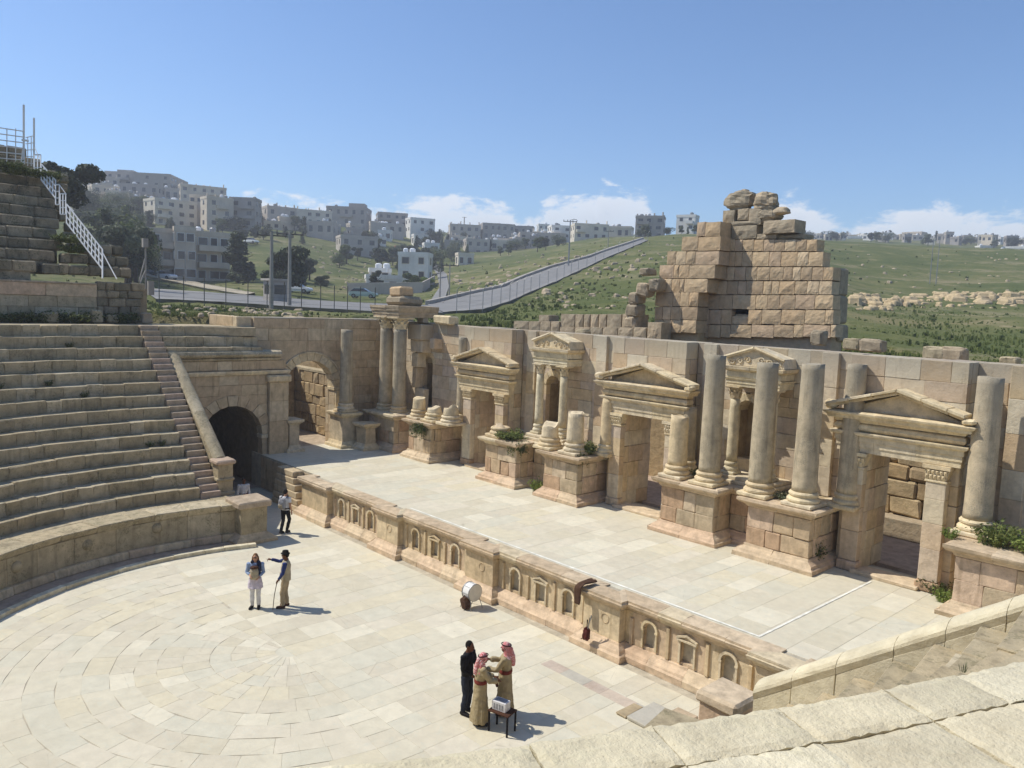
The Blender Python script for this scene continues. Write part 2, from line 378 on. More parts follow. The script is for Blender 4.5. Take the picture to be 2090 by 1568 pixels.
stone('dirt', [L3(178, 160, 130), L3(172, 152, 122)], L3(120, 104, 80), .4, (.5, .7), None, 0, 0, .5)
stone('joint', [L3(184, 172, 152)], L3(150, 138, 116), .4, (.5, .7))
stone('core', [L3(156, 136, 110)], L3(116, 100, 80), .4, (.5, .7))
# ================================================================ THEATRE
OX, OY = -18.8, 10.3
OC = np.array([OX, OY])
ZS, ZP, ZT = 1.65, 3.60, 8.36          # stage floor, podium top, wall top
def in_view(P, m=30):
    x, y, z = project(P); return z > .3 and -m < x < PW+m and -m < y < PH+m
def arc8(r0b, r0t, r1, a0, a1, z0, z1, c=(OX, OY)):
    def p(r, a, z): return (c[0]+r*math.cos(a), c[1]+r*math.sin(a), z)
    return [p(r0b, a0, z0), p(r1, a0, z0), p(r0b, a1, z0), p(r1, a1, z0), p(r0t, a0, z1), p(r1, a0, z1), p(r0t, a1, z1), p(r1, a1, z1)]
def arc_core(mb, r0, r1, a0, a1, z0, z1, n, c=(OX, OY)):
    vs = []; fs = []
    for i in range(n+1):
        a = a0+(a1-a0)*i/n; ca, sa = math.cos(a), math.sin(a)
        for (r, z) in ((r0, z0), (r1, z0), (r1, z1), (r0, z1)): vs.append((c[0]+r*ca, c[1]+r*sa, z))
    for i in range(n):
        b = i*4
        for k in range(4): fs.append((b+k, b+(k+1) % 4, b+4+(k+1) % 4, b+4+k))
    fs += [(0, 1, 2, 3), (n*4+3, n*4+2, n*4+1, n*4)]
    mb.add(vs, fs)

# ---------------- orchestra floor
def floor_base():
    mb = MB(); mb.add([(-46, -8, -.009), (6, -8, -.009), (6, 27, -.009), (-46, 27, -.009)], [(0, 1, 2, 3)])
    return structure(mb.obj('orchestra_floor', 'joint'))
orch = floor_base()
def lay_slabs(parent, hexes, mat, limit=300, b=.003, jit=.0012, rest_name='small_paving'):
    """largest in the picture become parts, the rest one joined part"""
    sc = []
    for P in hexes:
        top = np.asarray(P)[4:]; q = [project(p) for p in top]
        if min(k[2] for k in q) < .2: sc.append(0); continue
        xs = [k[0] for k in q]; ys = [k[1] for k in q]
        if max(xs) < 0 or min(xs) > PW or min(ys) > PH: sc.append(0); continue
        o = [0, 1, 3, 2]; sc.append(abs(sum(xs[o[i]]*ys[o[(i+1) % 4]]-xs[o[(i+1) % 4]]*ys[o[i]] for i in range(4))))
    order = sorted(range(len(hexes)), key=lambda i: -sc[i]); big = order[:limit]; small = order[limit:]
    for i in big: block('paving_slab', hexes[i], mat if isinstance(mat, str) else mat(hexes[i]), parent, b, jit)
    if small:
        mb = MB(); rn = []
        for i in small:
            n0 = len(mb.f); mb.hexa(hexes[i], b, jit); rn += [RNG.random()]*(len(mb.f)-n0)
        o = mb.obj(rest_name, mat if isinstance(mat, str) else 'paving', parent); stuff(o)
        at = o.data.attributes.new('rnd', 'FLOAT', 'FACE'); at.data.foreach_set('value', rn)
hx = []
rr = random.Random(3)
PC = (OX, 9.6)
r = .35
while r < 9.15:
    w = rr.uniform(.46, .66); r1 = min(r+w, 9.16)
    if 9.16-r1 < .3: r1 = 9.16
    n = max(4, round(PI*(r+r1)/2/rr.uniform(.85, 1.1))); a = PI; off = rr.random()
    ed = sorted([PI]+[PI+PI*min(.995, max(.005, (k+off+rr.uniform(-.22, .22))/n)) for k in range(n)]+[2*PI])
    for k in range(len(ed)-1):
        if (ed[k+1]-ed[k])*r1 < .12: continue
        g = .0016/max(r, .5); dz = rr.uniform(-.0015, .0015); nn = max(1, math.ceil((ed[k+1]-ed[k])/.32))
        for q in range(nn):
            e0 = ed[k]+(ed[k+1]-ed[k])*q/nn; e1 = ed[k]+(ed[k+1]-ed[k])*(q+1)/nn
            hx.append(arc8(r+.0016, r+.0016, r1-.0016, e0+g, e1-g, -.06, dz, PC))
    r = r1
hx.append(box8(OX-.36, OX+.36, 9.24, 9.6, -.06, -.004))
x = -28.02
while x < -9.6:
    w = min(rr.uniform(.55, .95), -9.58-x)
    if -9.58-x-w < .3: w = -9.58-x
    y = 9.6
    while y < 16.02:
        l = rr.uniform(.7, 1.5); y1 = min(y+l, 16.04)
        if 16.04-y1 < .35: y1 = 16.04
        dz = rr.uniform(-.0015, .0015); hx.append(box8(x+.0016, x+w-.0016, y+.0016, y1-.0016, -.06, dz)); y = y1
    x += w
for (xa, xb) in ((-36.4, -28.02), (-9.58, -2.0)):
    x = xa
    while x < xb-.05:
        w = min(rr.uniform(.6, 1.0), xb-x); w = xb-x if xb-x-w < .3 else w; y = 13.55 if xa < -20 or x > -8.5 else 13.0
        ye = 16.9 if (xa < -20 and x < -31) else 16.04
        while y < ye-.02:
            y1 = min(y+rr.uniform(.7, 1.4), ye); y1 = ye if ye-y1 < .35 else y1
            hx.append(box8(x+.0016, x+w-.0016, y+.0016, y1-.0016, -.06, rr.uniform(-.0015, .0015))); y = y1
        x += w
lay_slabs(orch, hx, 'paving')
qa, qb = on_z(1112, 1352, 0), on_z(1338, 1462, 0); yr = (qa[1]+qb[1])/2; xr = qa[0]; kk = 0
while xr < qb[0]:      # a single course of rose and grey slabs
    w = rr.uniform(.5, .95); block('paving_slab', box8(xr, xr+w-.004, yr-.2, yr+.2, -.05, .005), 'paving_grey' if kk % 3 == 1 else 'paving_rose', orch, .003, .001); xr += w; kk += 1

# ---------------- orchestra podium wall
A_L = PI-math.asin((13.0-OY)/10.35); A_R = 2*PI+math.asin((12.9-OY)/10.35)
pod = thing('orchestra_podium', (OX, OY, 0), 'curved low podium wall with round bosses around the paved orchestra', 'podium wall')
def ring(parent, name, r0b, r0t, r1, z0, z1, a0, a1, step, mat, b=.015, jit=.008, seed=1, core=True, dz=.008):
    g = random.Random(seed); a = a0; rm = r0t
    if core:
        mb = MB(); arc_core(mb, max(r0b, r0t)+.04, r1-.01, a0+.002, a1-.002, z0+.01, z1-.03, 64); mb.obj('core', 'core', parent)
    while a < a1-1e-4:
        st = step*g.uniform(.75, 1.3)/rm; e = min(a+st, a1)
        if a1-e < .4*step/rm: e = a1
        P = arc8(r0b, r0t, r1, a+.003/rm, e-.003/rm, z0, z1+g.uniform(-dz, dz))
        vis = any(in_view(p, 320) for p in (P[4], P[6], P[0], P[2]))
        if vis: block(name, P, mat, parent, b, jit)
        a = e
ring(pod, 'curb_stone', 9.2, 9.2, 9.42, -.02, .13, PI-.27, 2*PI+.1, .9, 'marble', .012, .006, 2, False)
mb = MB(); arc_core(mb, 9.4, 10.4, PI-.27, 2*PI+.2, -.05, .03, 60); mb.obj('gutter', 'step_stone', pod)
ring(pod, 'plinth_stone', 10.16, 10.22, 10.8, .03, .30, A_L, A_R, 1.2, 'front_stone', .03, .008, 3, False)
ring(pod, 'wall_slab', 10.36, 10.36, 10.8, .30, 1.18, A_L, A_R, 1.25, 'seat_stone', .010, .006, 4)
ring(pod, 'cornice_stone', 10.34, 10.18, 11.2, 1.18, 1.45, A_L, A_R, 1.0, 'seat_stone', .03, .012, 5, False, .015)
ring(pod, 'ledge_slab', 11.2, 11.2, 11.9, 1.2, 1.43, A_L, A_R, 1.1, 'seat_stone', .012, .008, 6, False)
for (px, py) in ((33, 1157), (178, 1112), (320, 1078)):
    q = circle_x(px, py, 10.36, OC); mb = MB(); d = (OC-q[:2]); d = d/np.linalg.norm(d); c = q+np.array([-d[0]*.03, -d[1]*.03, 0])
    vs = []; fs = []; n = 14
    for i in range(8):
        t = PI/2*i/7
        for k in range(n):
            a = 2*PI*k/n; rad = .2*math.cos(t); h = .17*math.sin(t)
            vs.append((c[0]+d[0]*h-d[1]*rad*math.cos(a), c[1]+d[1]*h+d[0]*rad*math.cos(a), c[2]+rad*math.sin(a)))
    for i in range(7):
        for k in range(n): fs.append((i*n+k, i*n+(k+1) % n, (i+1)*n+(k+1) % n, (i+1)*n+k))
    mb.add(vs, fs); mb.obj('boss', 'seat_stone', pod, smooth=True)
def end_pier(sx):
    X0, X1 = (-29.35, -28.35) if sx < 0 else (-9.25, -8.25)
    p = pod
    moulding(p, [(X0, 13.5), (X0, 12.45), (X1, 12.45), (X1, 13.5), (X0, 13.5)], [(.30, 0), (.30, .12), (.12, .26), (.0, .34), (-.3, .34), (-.3, 0)], 'front_stone', 'pier_base', 2.0)
    block('pier', box8(X0, X1, 12.45, 13.5, .05, 1.36), 'seat_stone', p, .02, .006)
    block('pier_cap', box8(X0-.14, X1+.14, 12.3, 13.64, 1.36, 1.62), 'step_stone', p, .05, .01)
end_pier(-1)
# right end pier is broken, its top knocked off
block('pier', box8(-8.75, -7.9, 13.75, 14.6, 0, 1.42), 'pink_stone', pod, .04, .03)
block('pier_cap', box8(-8.82, -7.82, 13.7, 14.68, 1.42, 1.64), 'coping_stone', pod, .06, .05)

# ---------------- lower seating
low = thing('lower_seating', (OX, OY, 0), 'lower curved stone seating tiers around the orchestra, fourteen rows', 'seating')
ROWS = [(11.75+.546*i, 1.87+.466*i) for i in range(14)]
def row_angles(r, yl, yr): return PI-math.asin((yl-OY)/r), 2*PI+math.asin((yr-OY)/r)
for i, (r, z) in enumerate(ROWS):
    a0, a1 = row_angles(r, 11.72, 12.52); last = i == 13; r1 = r+.60 if not last else 19.12
    mb = MB(); arc_core(mb, r+.05, r1+(.1 if not last else 3.2), a0+.001, a1-.001, z-.75, z-(.02 if not last else .12), 110); row = mb.obj('seat_row', 'seat_stone', low)
    g = random.Random(40+i); a = a0
    while a < a1-1e-4:
        st = g.uniform(.5, 1.1)/r; e = min(a+st, a1); 
        if a1-e < .3/r: e = a1
        h = .47
        P = arc8(r+.045, r+g.uniform(-.025, .02), r1, a+g.choice((.003, .004, .006, .016))/r, e-g.choice((.003, .004, .006, .016))/r, z-h, z+g.choice((-.03, -.012, -.005, 0, .006, .012)))
        if any(in_view(p, 260) for p in (P[4], P[6], P[0], P[2])) and not last: block('seat_block', P, 'seat_stone', row, g.uniform(.007, .02), g.choice((.010, .014, .022)))
        elif last and any(in_view(p, 260) for p in (P[4], P[6])) and a < 1.5*PI: block('seat_block', P, 'seat_stone', row, .025, .01)
        a = e
    if i >= 11:       # upper rows run on over the vault to the side wall
        y = 12.56
        while y < 17.05:
            y1 = min(y+g.uniform(.8, 1.3), 17.08); y1 = 17.08 if 17.08-y1 < .4 else y1
            X = -(18.8+math.sqrt(18.85**2-1.45**2)-37.65)-37.62+(13-i)*.546
            block('seat_block', box8(X-.6, X, y+.004, y1-.004, z-.47, z+g.uniform(-.01, .01)), 'seat_stone', row, .025, .01); y = y1
# near ledge under the viewpoint: lip stones, then a ring of broad slabs
row14 = [o for o in low.children][-1]
ANG = [math.radians(k) for k in (-60, -50, -43, -38, -34, -31, -28.4, -26.4, -24.9, -23.18, -21.5, -20.2, -18.2, -16.0, -13, -9, -4, 1)]
for k in range(len(ANG)-1):
    for (ra, rb, dz) in ((18.86, 19.116, 0), (19.119, 20.1, -.006), (20.11, 21.2, -.01), (21.21, 22.3, -.01)):
        off = 0 if ra < 19.5 else .006*(k % 3)
        t0, t1 = 2*PI+ANG[k]+off, 2*PI+ANG[k+1]+off
        n = 1 if (t1-t0)*ra < 1.0 else 2
        for q in range(n):
            u0 = t0+(t1-t0)*q/n; u1 = t0+(t1-t0)*(q+1)/n; rough_near = True
            low_near = (k, ra)
            NEAR = globals().setdefault('NEAR_SLABS', []); NEAR.append((ra, rb, u0+.0002, u1-.0002, 7.93+dz+RNG.uniform(-.006, .006)))
def rough_slab(ra, rb, a0, a1, ztop, parent):
    """worn slab: gridded top with chipped, uneven edges"""
    L = (a1-a0)*ra; nx = max(4, min(26, int(L/.035))); ny = max(4, min(24, int((rb-ra)/.035)))
    g = np.random.RandomState(int(abs(a0*1000+ra*77)) % 99991); vs = []; fs = []
    ea = np.cumsum(g.uniform(-.004, .004, nx+1)); ea -= np.linspace(ea[0], ea[-1], nx+1); ea += g.uniform(-.003, .003, nx+1)
    eb = g.uniform(-.002, .002, nx+1); la = g.uniform(-.003, .003, ny+1); lb = g.uniform(-.003, .003, ny+1)
    for j in range(ny+1):
        for i in range(nx+1):
            u, v = i/nx, j/ny; r = ra+(rb-ra)*v+(ea[i] if j == 0 else 0)+(eb[i] if j == ny else 0)
            a = a0+(a1-a0)*u+(la[j]/ra if i == 0 else 0)+(lb[j]/ra if i == nx else 0)
            ed = min(u*L, (1-u)*L, v*(rb-ra), (1-v)*(rb-ra)); z = ztop-.008*math.exp(-ed/.008)*g.uniform(.3, 1.6)+g.uniform(-.0012, .0012)
            vs.append((OX+r*math.cos(a), OY+r*math.sin(a), z))
    n = (nx+1)*(ny+1)
    for j in range(ny):
        for i in range(nx): k = j*(nx+1)+i; fs.append((k, k+1, k+nx+2, k+nx+1))
    per = [i for i in range(nx+1)]+[j*(nx+1)+nx for j in range(1, ny+1)]+[ny*(nx+1)+i for i in range(nx-1, -1, -1)]+[j*(nx+1) for j in range(ny-1, 0, -1)]
    for k in per: vs.append((vs[k][0], vs[k][1], ztop-.4))
    for q in range(len(per)): q2 = (q+1) % len(per); fs.append((per[q], per[q2], n+q2, n+q))
    return mesh_obj('ledge_slab', vs, fs, 'slab_near', parent)
for s in NEAR_SLABS: rough_slab(*s, row14)
# stairway beside the left parapet
stw = thing('stairway', (-30.6, 12.1, 1.43), 'narrow stone stairs climbing beside the sloping parapet', 'stairs')
g = random.Random(8)
for k in range(28):
    z = 1.43+.2325*(k+1); X = -(30.42+.2625*k)
    block('step', box8(X-.55, X, 11.74+g.uniform(-.02, .02), 12.52, z-.25, z), 'step_stone', stw, .014, .007)

# ---------------- sloping parapets at both cavea ends
def parapet(sx, label):
    mx = (lambda X: X) if sx < 0 else (lambda X: 2*OX-X)
    t = thing('sloping_parapet', (mx(-33.5), 12.8, 0), label, 'parapet')
    X0, Z0, X1, Z1 = (-31.15, 2.72, -36.5, 6.72) if sx < 0 else (-30.75, 2.72, -38.6, 8.3)
    n = 7 if sx < 0 else 10; sl = (Z1-Z0)/(X1-X0); g = random.Random(3+sx)
    cuts = [0]+[(k+g.uniform(-.2, .2))/n for k in range(1, n)]+[1]
    for k in range(n):
        xa, xb = X0+(X1-X0)*cuts[k]-.004, X0+(X1-X0)*cuts[k+1]+.004
        vs = []; fs = []; m = 11; st = 5
        for s in range(st):
            xx = xa+(xb-xa)*s/(st-1); zz = Z0+(xx-X0)*sl
            for q in range(m):
                th = PI*q/(m-1); yy = 12.8+.27*math.cos(th); hh = zz-.02+.20*math.sin(th)
                vs.append((mx(xx), yy+g.uniform(-.006, .006), hh+g.uniform(-.006, .006)))
            vs.append((mx(xx), 12.8-.24, zz-.14)); vs.append((mx(xx), 12.8+.24, zz-.14))
        M = m+2
        for s in range(st-1):
            for q in range(M): fs.append((s*M+q, s*M+(q+1) % M, (s+1)*M+(q+1) % M, (s+1)*M+q))
        fs += [list(range(M))[::-1], [(st-1)*M+q for q in range(M)]]
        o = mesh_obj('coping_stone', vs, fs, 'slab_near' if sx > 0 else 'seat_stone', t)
        # stones of the wall below, following the slope
        for (d0, d1) in ((.14, .72), (.73, 1.5)):
            za, zb = Z0+(xa-X0)*sl, Z0+(xb-X0)*sl
            P = [(mx(xa), 12.56, za-d1), (mx(xb), 12.56, zb-d1), (mx(xa), 13.02, za-d1), (mx(xb), 13.02, zb-d1), (mx(xa), 12.56, za-d0), (mx(xb), 12.56, zb-d0), (mx(xa), 13.02, za-d0), (mx(xb), 13.02, zb-d0)]
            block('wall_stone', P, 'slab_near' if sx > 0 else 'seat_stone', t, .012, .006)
    mb = MB(); mb.prism([(mx(X0), 0.0), (mx(X1), 0.0), (mx(X1), Z1-1.4), (mx(X0), Z0-1.4 if Z0-1.4 > .1 else .1)], lambda p, y: (p[0], y, p[1]), 12.58, 13.0); mb.obj('wall_core', 'seat_stone', t)
    if sx < 0:
        pl = box8(-31.2, -30.62, 12.5, 13.1, 1.43, 2.66)
        block('pillar_shaft', pl, 'seat_stone', t, .015, .005)
        block('pillar_band', box8(-31.26, -30.56, 12.44, 13.16, 1.98, 2.12), 'seat_stone', t, .04, .006)
        block('pillar_cap', box8(-31.32, -30.5, 12.4, 13.2, 2.66, 2.84), 'step_stone', t, .05, .008)
        block('pillar_base', box8(-31.26, -30.54, 12.44, 13.16, 1.40, 1.55), 'seat_stone', t, .03, .006)
    return t
parapet(-1, 'sloping stone parapet with rounded coping beside the arched passage')
parapet(1, 'sunlit sloping parapet with rounded coping in the right foreground')
# retaining walls under the seating ends, toward the passages
for sx in (-1, 1):
    mb = MB(); mx = (lambda X: X) if sx < 0 else (lambda X: 2*OX-X)
    mb.prism([(mx(-29.3), 0), (mx(-40), 0), (mx(-40), 7.8), (mx(-37.6), 7.4), (mx(-30.6), 1.4), (mx(-29.3), 1.4)], lambda p, y: (p[0], y, p[1]), 11.8 if sx < 0 else 12.4, 12.57)
    structure(mb.obj('retaining_wall', 'seat_stone'))

# ---------------- vaulted passage on the left: arch wall facing the orchestra
XA = -36.5
arch = thing('passage_arch_wall', (XA, 15.6, 0), 'stone wall with a dark round-arched passage beside the stage', 'arch wall')
AY, AH, ASP = 15.6, 1.5, 2.66
g = random.Random(21)
ashlar(arch, 'x', XA, 13.05, 17.35, 0, 5.62, .52, 'versura_stone', g, b=.006, lens=(.7, 1.3), openings=[(AY, AH, ASP, AH+.5, 0)], zlist=courses(0, ASP, .53, g)[:-1]+courses(ASP, ASP+AH+.5, .48, g)[:-1]+courses(ASP+AH+.5, 5.62, .52, g), depth=.5)
voussoirs(arch, 'x', XA, AY, ASP, AH, AH+.5, 11, 'versura_stone', .6, .03)
for s in (-1, 1): block('impost', box8(XA-.5, XA+.06, AY+s*(AH+.2)-.26, AY+s*(AH+.2)+.26, ASP-.2, ASP-.005), 'carved_stone', arch, .02, .004)
moulding(arch, [(XA, 13.05), (XA, 18.42)], [(0, 5.62), (.10, 5.64), (.16, 5.76), (.16, 5.84), (-.4, 5.86), (-.4, 5.62)], 'carved_stone', 'string_course', 1.1)
ashlar(arch, 'x', XA+.02, 13.05, 18.3, 5.87, 6.32, .45, 'versura_stone', g, depth=.5)
moulding(arch, [(XA, 12.55), (XA, 18.0)], [(0, 6.33), (.08, 6.36), (.12, 6.44), (.02, 6.46), (.06, 6.5), (.20, 6.54), (.26, 6.64), (.20, 6.76), (.0, 6.82), (-.55, 6.82), (-.55, 6.33)], 'seat_stone', 'rolled_cornice', 1.2, jit=.008)
# pilaster at the stage side of the arch
zc = 0.0
for h in (1.15, 1.1, 1.05, 1.0, .95):
    block('pilaster_block', box8(XA-.5, XA+.22, 17.37, 18.38, zc+.003, zc+h-.003), 'versura_stone', arch, .012, .004); zc += h
block('pilaster_capital', box8(XA-.5, XA+.34, 17.25, 18.5, 5.255, 5.60), 'carved_stone', arch, .06, .006)
mb = MB(); mb.prism([(13.0, 0), (14.1, 0), (14.1, 2.66)]+[(AY-1.5*math.cos(t), 2.66+1.5*math.sin(t)) for t in np.linspace(.15, PI-.15, 12)]+[(17.1, 2.66), (17.1, 0), (18.6, 0), (18.6, 5.8), (13.0, 5.8)], lambda p, x: (x, p[0], p[1]), XA-.48, XA-9); mb.obj('vault', 'core', arch)
mb = MB(); mb.box(XA-9.4, XA-9, 13.2, 18.4, 0, 5.5); mb.obj('vault_end', 'core', arch)
mb = MB(); mb.box(XA-9, XA-.1, 13.6, 17.2, -.2, -.005); mb.obj('passage_floor', 'step_stone', arch)
mb = MB(); mb.box(-46, XA-.5, 12.6, 17.1, 5.7, 6.55); mb.obj('vault_top', 'core', arch)

# ---------------- stage
stage = structure(MB().box(-37.6, -1.5, 17.05, 25.3, .0, ZS-.010).box(-31.0, -1.5, 16.7, 17.06, .0, ZS-.012).obj('stage_floor', 'joint'))
hx = []; rr = random.Random(17); x = -37.45
while x < -1.6:
    w = min(rr.uniform(.6, 1.0), -1.5-x); y = 17.05 if x < -30.9 else 16.95
    while y < 25.1:
        y1 = min(y+rr.uniform(.75, 1.6), 25.12); y1 = 25.12 if 25.12-y1 < .4 else y1
        hx.append(box8(x+.0016, x+w-.0016, y+.0016, y1-.0016, ZS-.08, ZS+rr.uniform(-.002, .002))); y = y1
    x += w
lay_slabs(stage, hx, 'paving', 300)
# white painted border lines
stone('white_line', [L3(230, 225, 212)], L3(205, 197, 182), .4, (.5, .7), None, 0, 0, .2)
def line_quad(A, B, w, z, name):
    A = Vector(A); B = Vector(B); t = (B-A).normalized(); o = Vector((-t.y, t.x))*w/2; n = 40; vs = []; fs = []; g = random.Random(9)
    for i in range(n+1):
        p = A+(B-A)*i/n; k = g.uniform(.8, 1.15); vs += [(p.x-o.x*k, p.y-o.y*k, z), (p.x+o.x*k, p.y+o.y*k, z)]
    for i in range(n): fs.append((2*i, 2*i+1, 2*i+3, 2*i+2))
    return mesh_obj(name, vs, fs, 'white_line', stage)
line_quad((-24.0, 17.19), (-9.3, 17.19), .085, ZS+.012, 'painted_line'); line_quad((-9.33, 17.23), (-9.33, 23.6), .07, ZS+.012, 'painted_line')

# ---------------- decorated stage front
sf = thing('proscenium', (OX, 16.4, 0), 'carved low stage front with small arched and gabled niches', 'stage front')
PIERS = [(-30.95, -28.72), (-24.95, -23.55), (-19.6, -18.2), (-14.3, -12.97), (-8.9, -7.5)]
YP, YB = 16.33, 16.58          # pier face, bay face
path = [(-30.95, 17.0)]
for (a, b_) in PIERS:
    path += [(a, YB), (a, YP), (b_, YP), (b_, YB)] if a > -30 else [(a, YP), (b_, YP), (b_, YB)]
path += [(-5.5, YB)]
pl = [(.26, 0), (.26, .16), (.20, .20), (.16, .27), (.05, .38), (.02, .44), (-.2, .44), (-.2, 0)]
moulding(sf, path, pl, 'pink_stone', 'plinth_stone', 1.15, random.Random(5), .010)
co = [(0, 1.34), (.04, 1.38), (.06, 1.44), (.16, 1.50), (.18, 1.58), (.15, 1.60), (.15, 1.66), (-.15, 1.69), (-.40, 1.69), (-.40, 1.34)]
moulding(sf, [(p[0], p[1]) for p in path], [(a, z) for (a, z) in co], 'coping_stone', 'cornice_stone', .95, random.Random(6), .008)
g = random.Random(33)
for (a, b_) in PIERS:
    block('pier', box8(a, b_, YP, YB+.4, .44, 1.34), 'front_stone', sf, .012, .004)
    if a > -30:       # medallion ring on the pier
        mb = MB(); c = ((a+b_)/2+.15, YP, .98); mb.tube([(c[0]+.13*math.cos(t), c[1]-.004, c[2]+.13*math.sin(t)) for t in np.linspace(0, 2*PI, 22)], .014, 5, False); mb.obj('medallion', 'front_stone', sf)
def niche_panel(u0, u1, cu, arched):
    """one panel with a real recess, its jambs and hood"""
    w = .20; zs = .52; fm = wallmap('y', YB); top = .98 if arched else 1.06; mb = MB()
    if arched: edge = [(cu-w, zs), (cu-w, top)]+[(cu-w*math.cos(t), top+w*math.sin(t)) for t in np.linspace(.2, PI-.2, 9)]+[(cu+w, top), (cu+w, zs)]
    else: edge = [(cu-w, zs), (cu-w, top), (cu+w, top), (cu+w, zs)]
    poly = [(u0, .44), (u0, 1.34), (u1, 1.34), (u1, .44), (cu+w, .44)]+edge[::-1]+[(cu-w, .44)]
    mb.prism(poly, lambda p, d: fm(p[0], d, p[1]), 0, .34)
    mb.box(cu-w, cu+w, YB+.01, YB+.34, .44, .52)
    mb.box(u0+.01, u1-.01, YB+.341, YB+.42, .44, 1.34)
    o = mb.obj('niche_panel', 'front_stone', sf)
    fr = MB()
    for s in (-1, 1):
        xa, xb = sorted((cu+s*w, cu+s*(w+.055))); fr.box(xa, xb, YB-.05, YB+.02, .50, top); fr.box(xa-.015, xb+.015, YB-.065, YB+.02, top-.01, top+.045)
    if arched:
        m = 10
        for k in range(m):
            t0, t1 = PI*k/m, PI*(k+1)/m
            def pt(r, t, d): return fm(cu+r*math.cos(t), d, top+.045+r*math.sin(t))
            fr.add([pt(w+.005, t0, -.06), pt(w+.075, t0, -.06), pt(w+.075, t1, -.06), pt(w+.005, t1, -.06), pt(w+.005, t0, .02), pt(w+.075, t0, .02), pt(w+.075, t1, .02), pt(w+.005, t1, .02)], [(0, 1, 2, 3), (1, 5, 6, 2), (0, 3, 7, 4), (4, 7, 6, 5)])
        fr.obj('arch_frame', 'carved_stone', o)
    else:
        fr.box(cu-.30, cu+.30, YB-.09, YB+.02, top+.045, top+.09)
        for s in (-1, 1):
            fr.prism([(cu+s*.31, top+.09), (cu+s*.31, top+.135), (cu, top+.25), (cu, top+.20)], lambda p, y: (p[0], y, p[1]), YB-.09, YB+.02)
        fr.prism([(cu-.27, top+.09), (cu+.27, top+.09), (cu, top+.20)], lambda p, y: (p[0], y, p[1]), YB-.03, YB+.02)
        fr.obj('gable_frame', 'carved_stone', o)
    return o
for i in range(4):
    a, b_ = PIERS[i][1], PIERS[i+1][0]; L = b_-a; e = [a+.24, a+.24+(L-.48)/3, a+.24+2*(L-.48)/3, b_-.24]
    for (xa, xb) in ((a, a+.24), (b_-.24, b_)): block('end_panel', box8(xa, xb, YB, YB+.4, .44, 1.34), 'front_stone', sf, .006, .002)
    for k in range(3): niche_panel(e[k], e[k+1], (e[k]+e[k+1])/2, k != 1)
    for k, u in enumerate(e):
        zt = 1.30 if (i+k) % 3 else 1.18
        block('pilaster_strip', box8(u-.055, u+.055, YB-.055, YB+.06, .44, zt), 'front_stone', sf, .012, .004)
mb = MB(); mb.box(-7.5, -5.6, YB, YB+.4, .44, 1.34); mb.obj('end_panel', 'front_stone', sf)
mb = MB(); mb.box(-30.9, -5.6, YB+.43, 17.04, .0, 1.6); mb.obj('backing', 'core', sf)
# left end of the stage and its rough steps
ste = thing('stage_steps', (-31.9, 16.6, 0), 'worn stone steps in shade at the left end of the stage', 'steps')
for k in range(6):
    z = .275*(k+1); block('step', box8(-33.6, -31.05-.2*k, 16.22+.05*k, 17.0, z-.27, z), 'versura_stone', ste, .03, .02)
g = random.Random(12); ew = thing('stage_end_wall', (-34.5, 17.0, 0), 'shaded rough stone wall below the left end of the stage', 'wall')
ashlar(ew, 'y', 17.02, -36.5, -31.0, 0, ZS-.09, .5, 'versura_stone', g, depth=.03)
def vnoise(p, s):
    from mathutils import noise
    return noise.noise(Vector(p)*s)
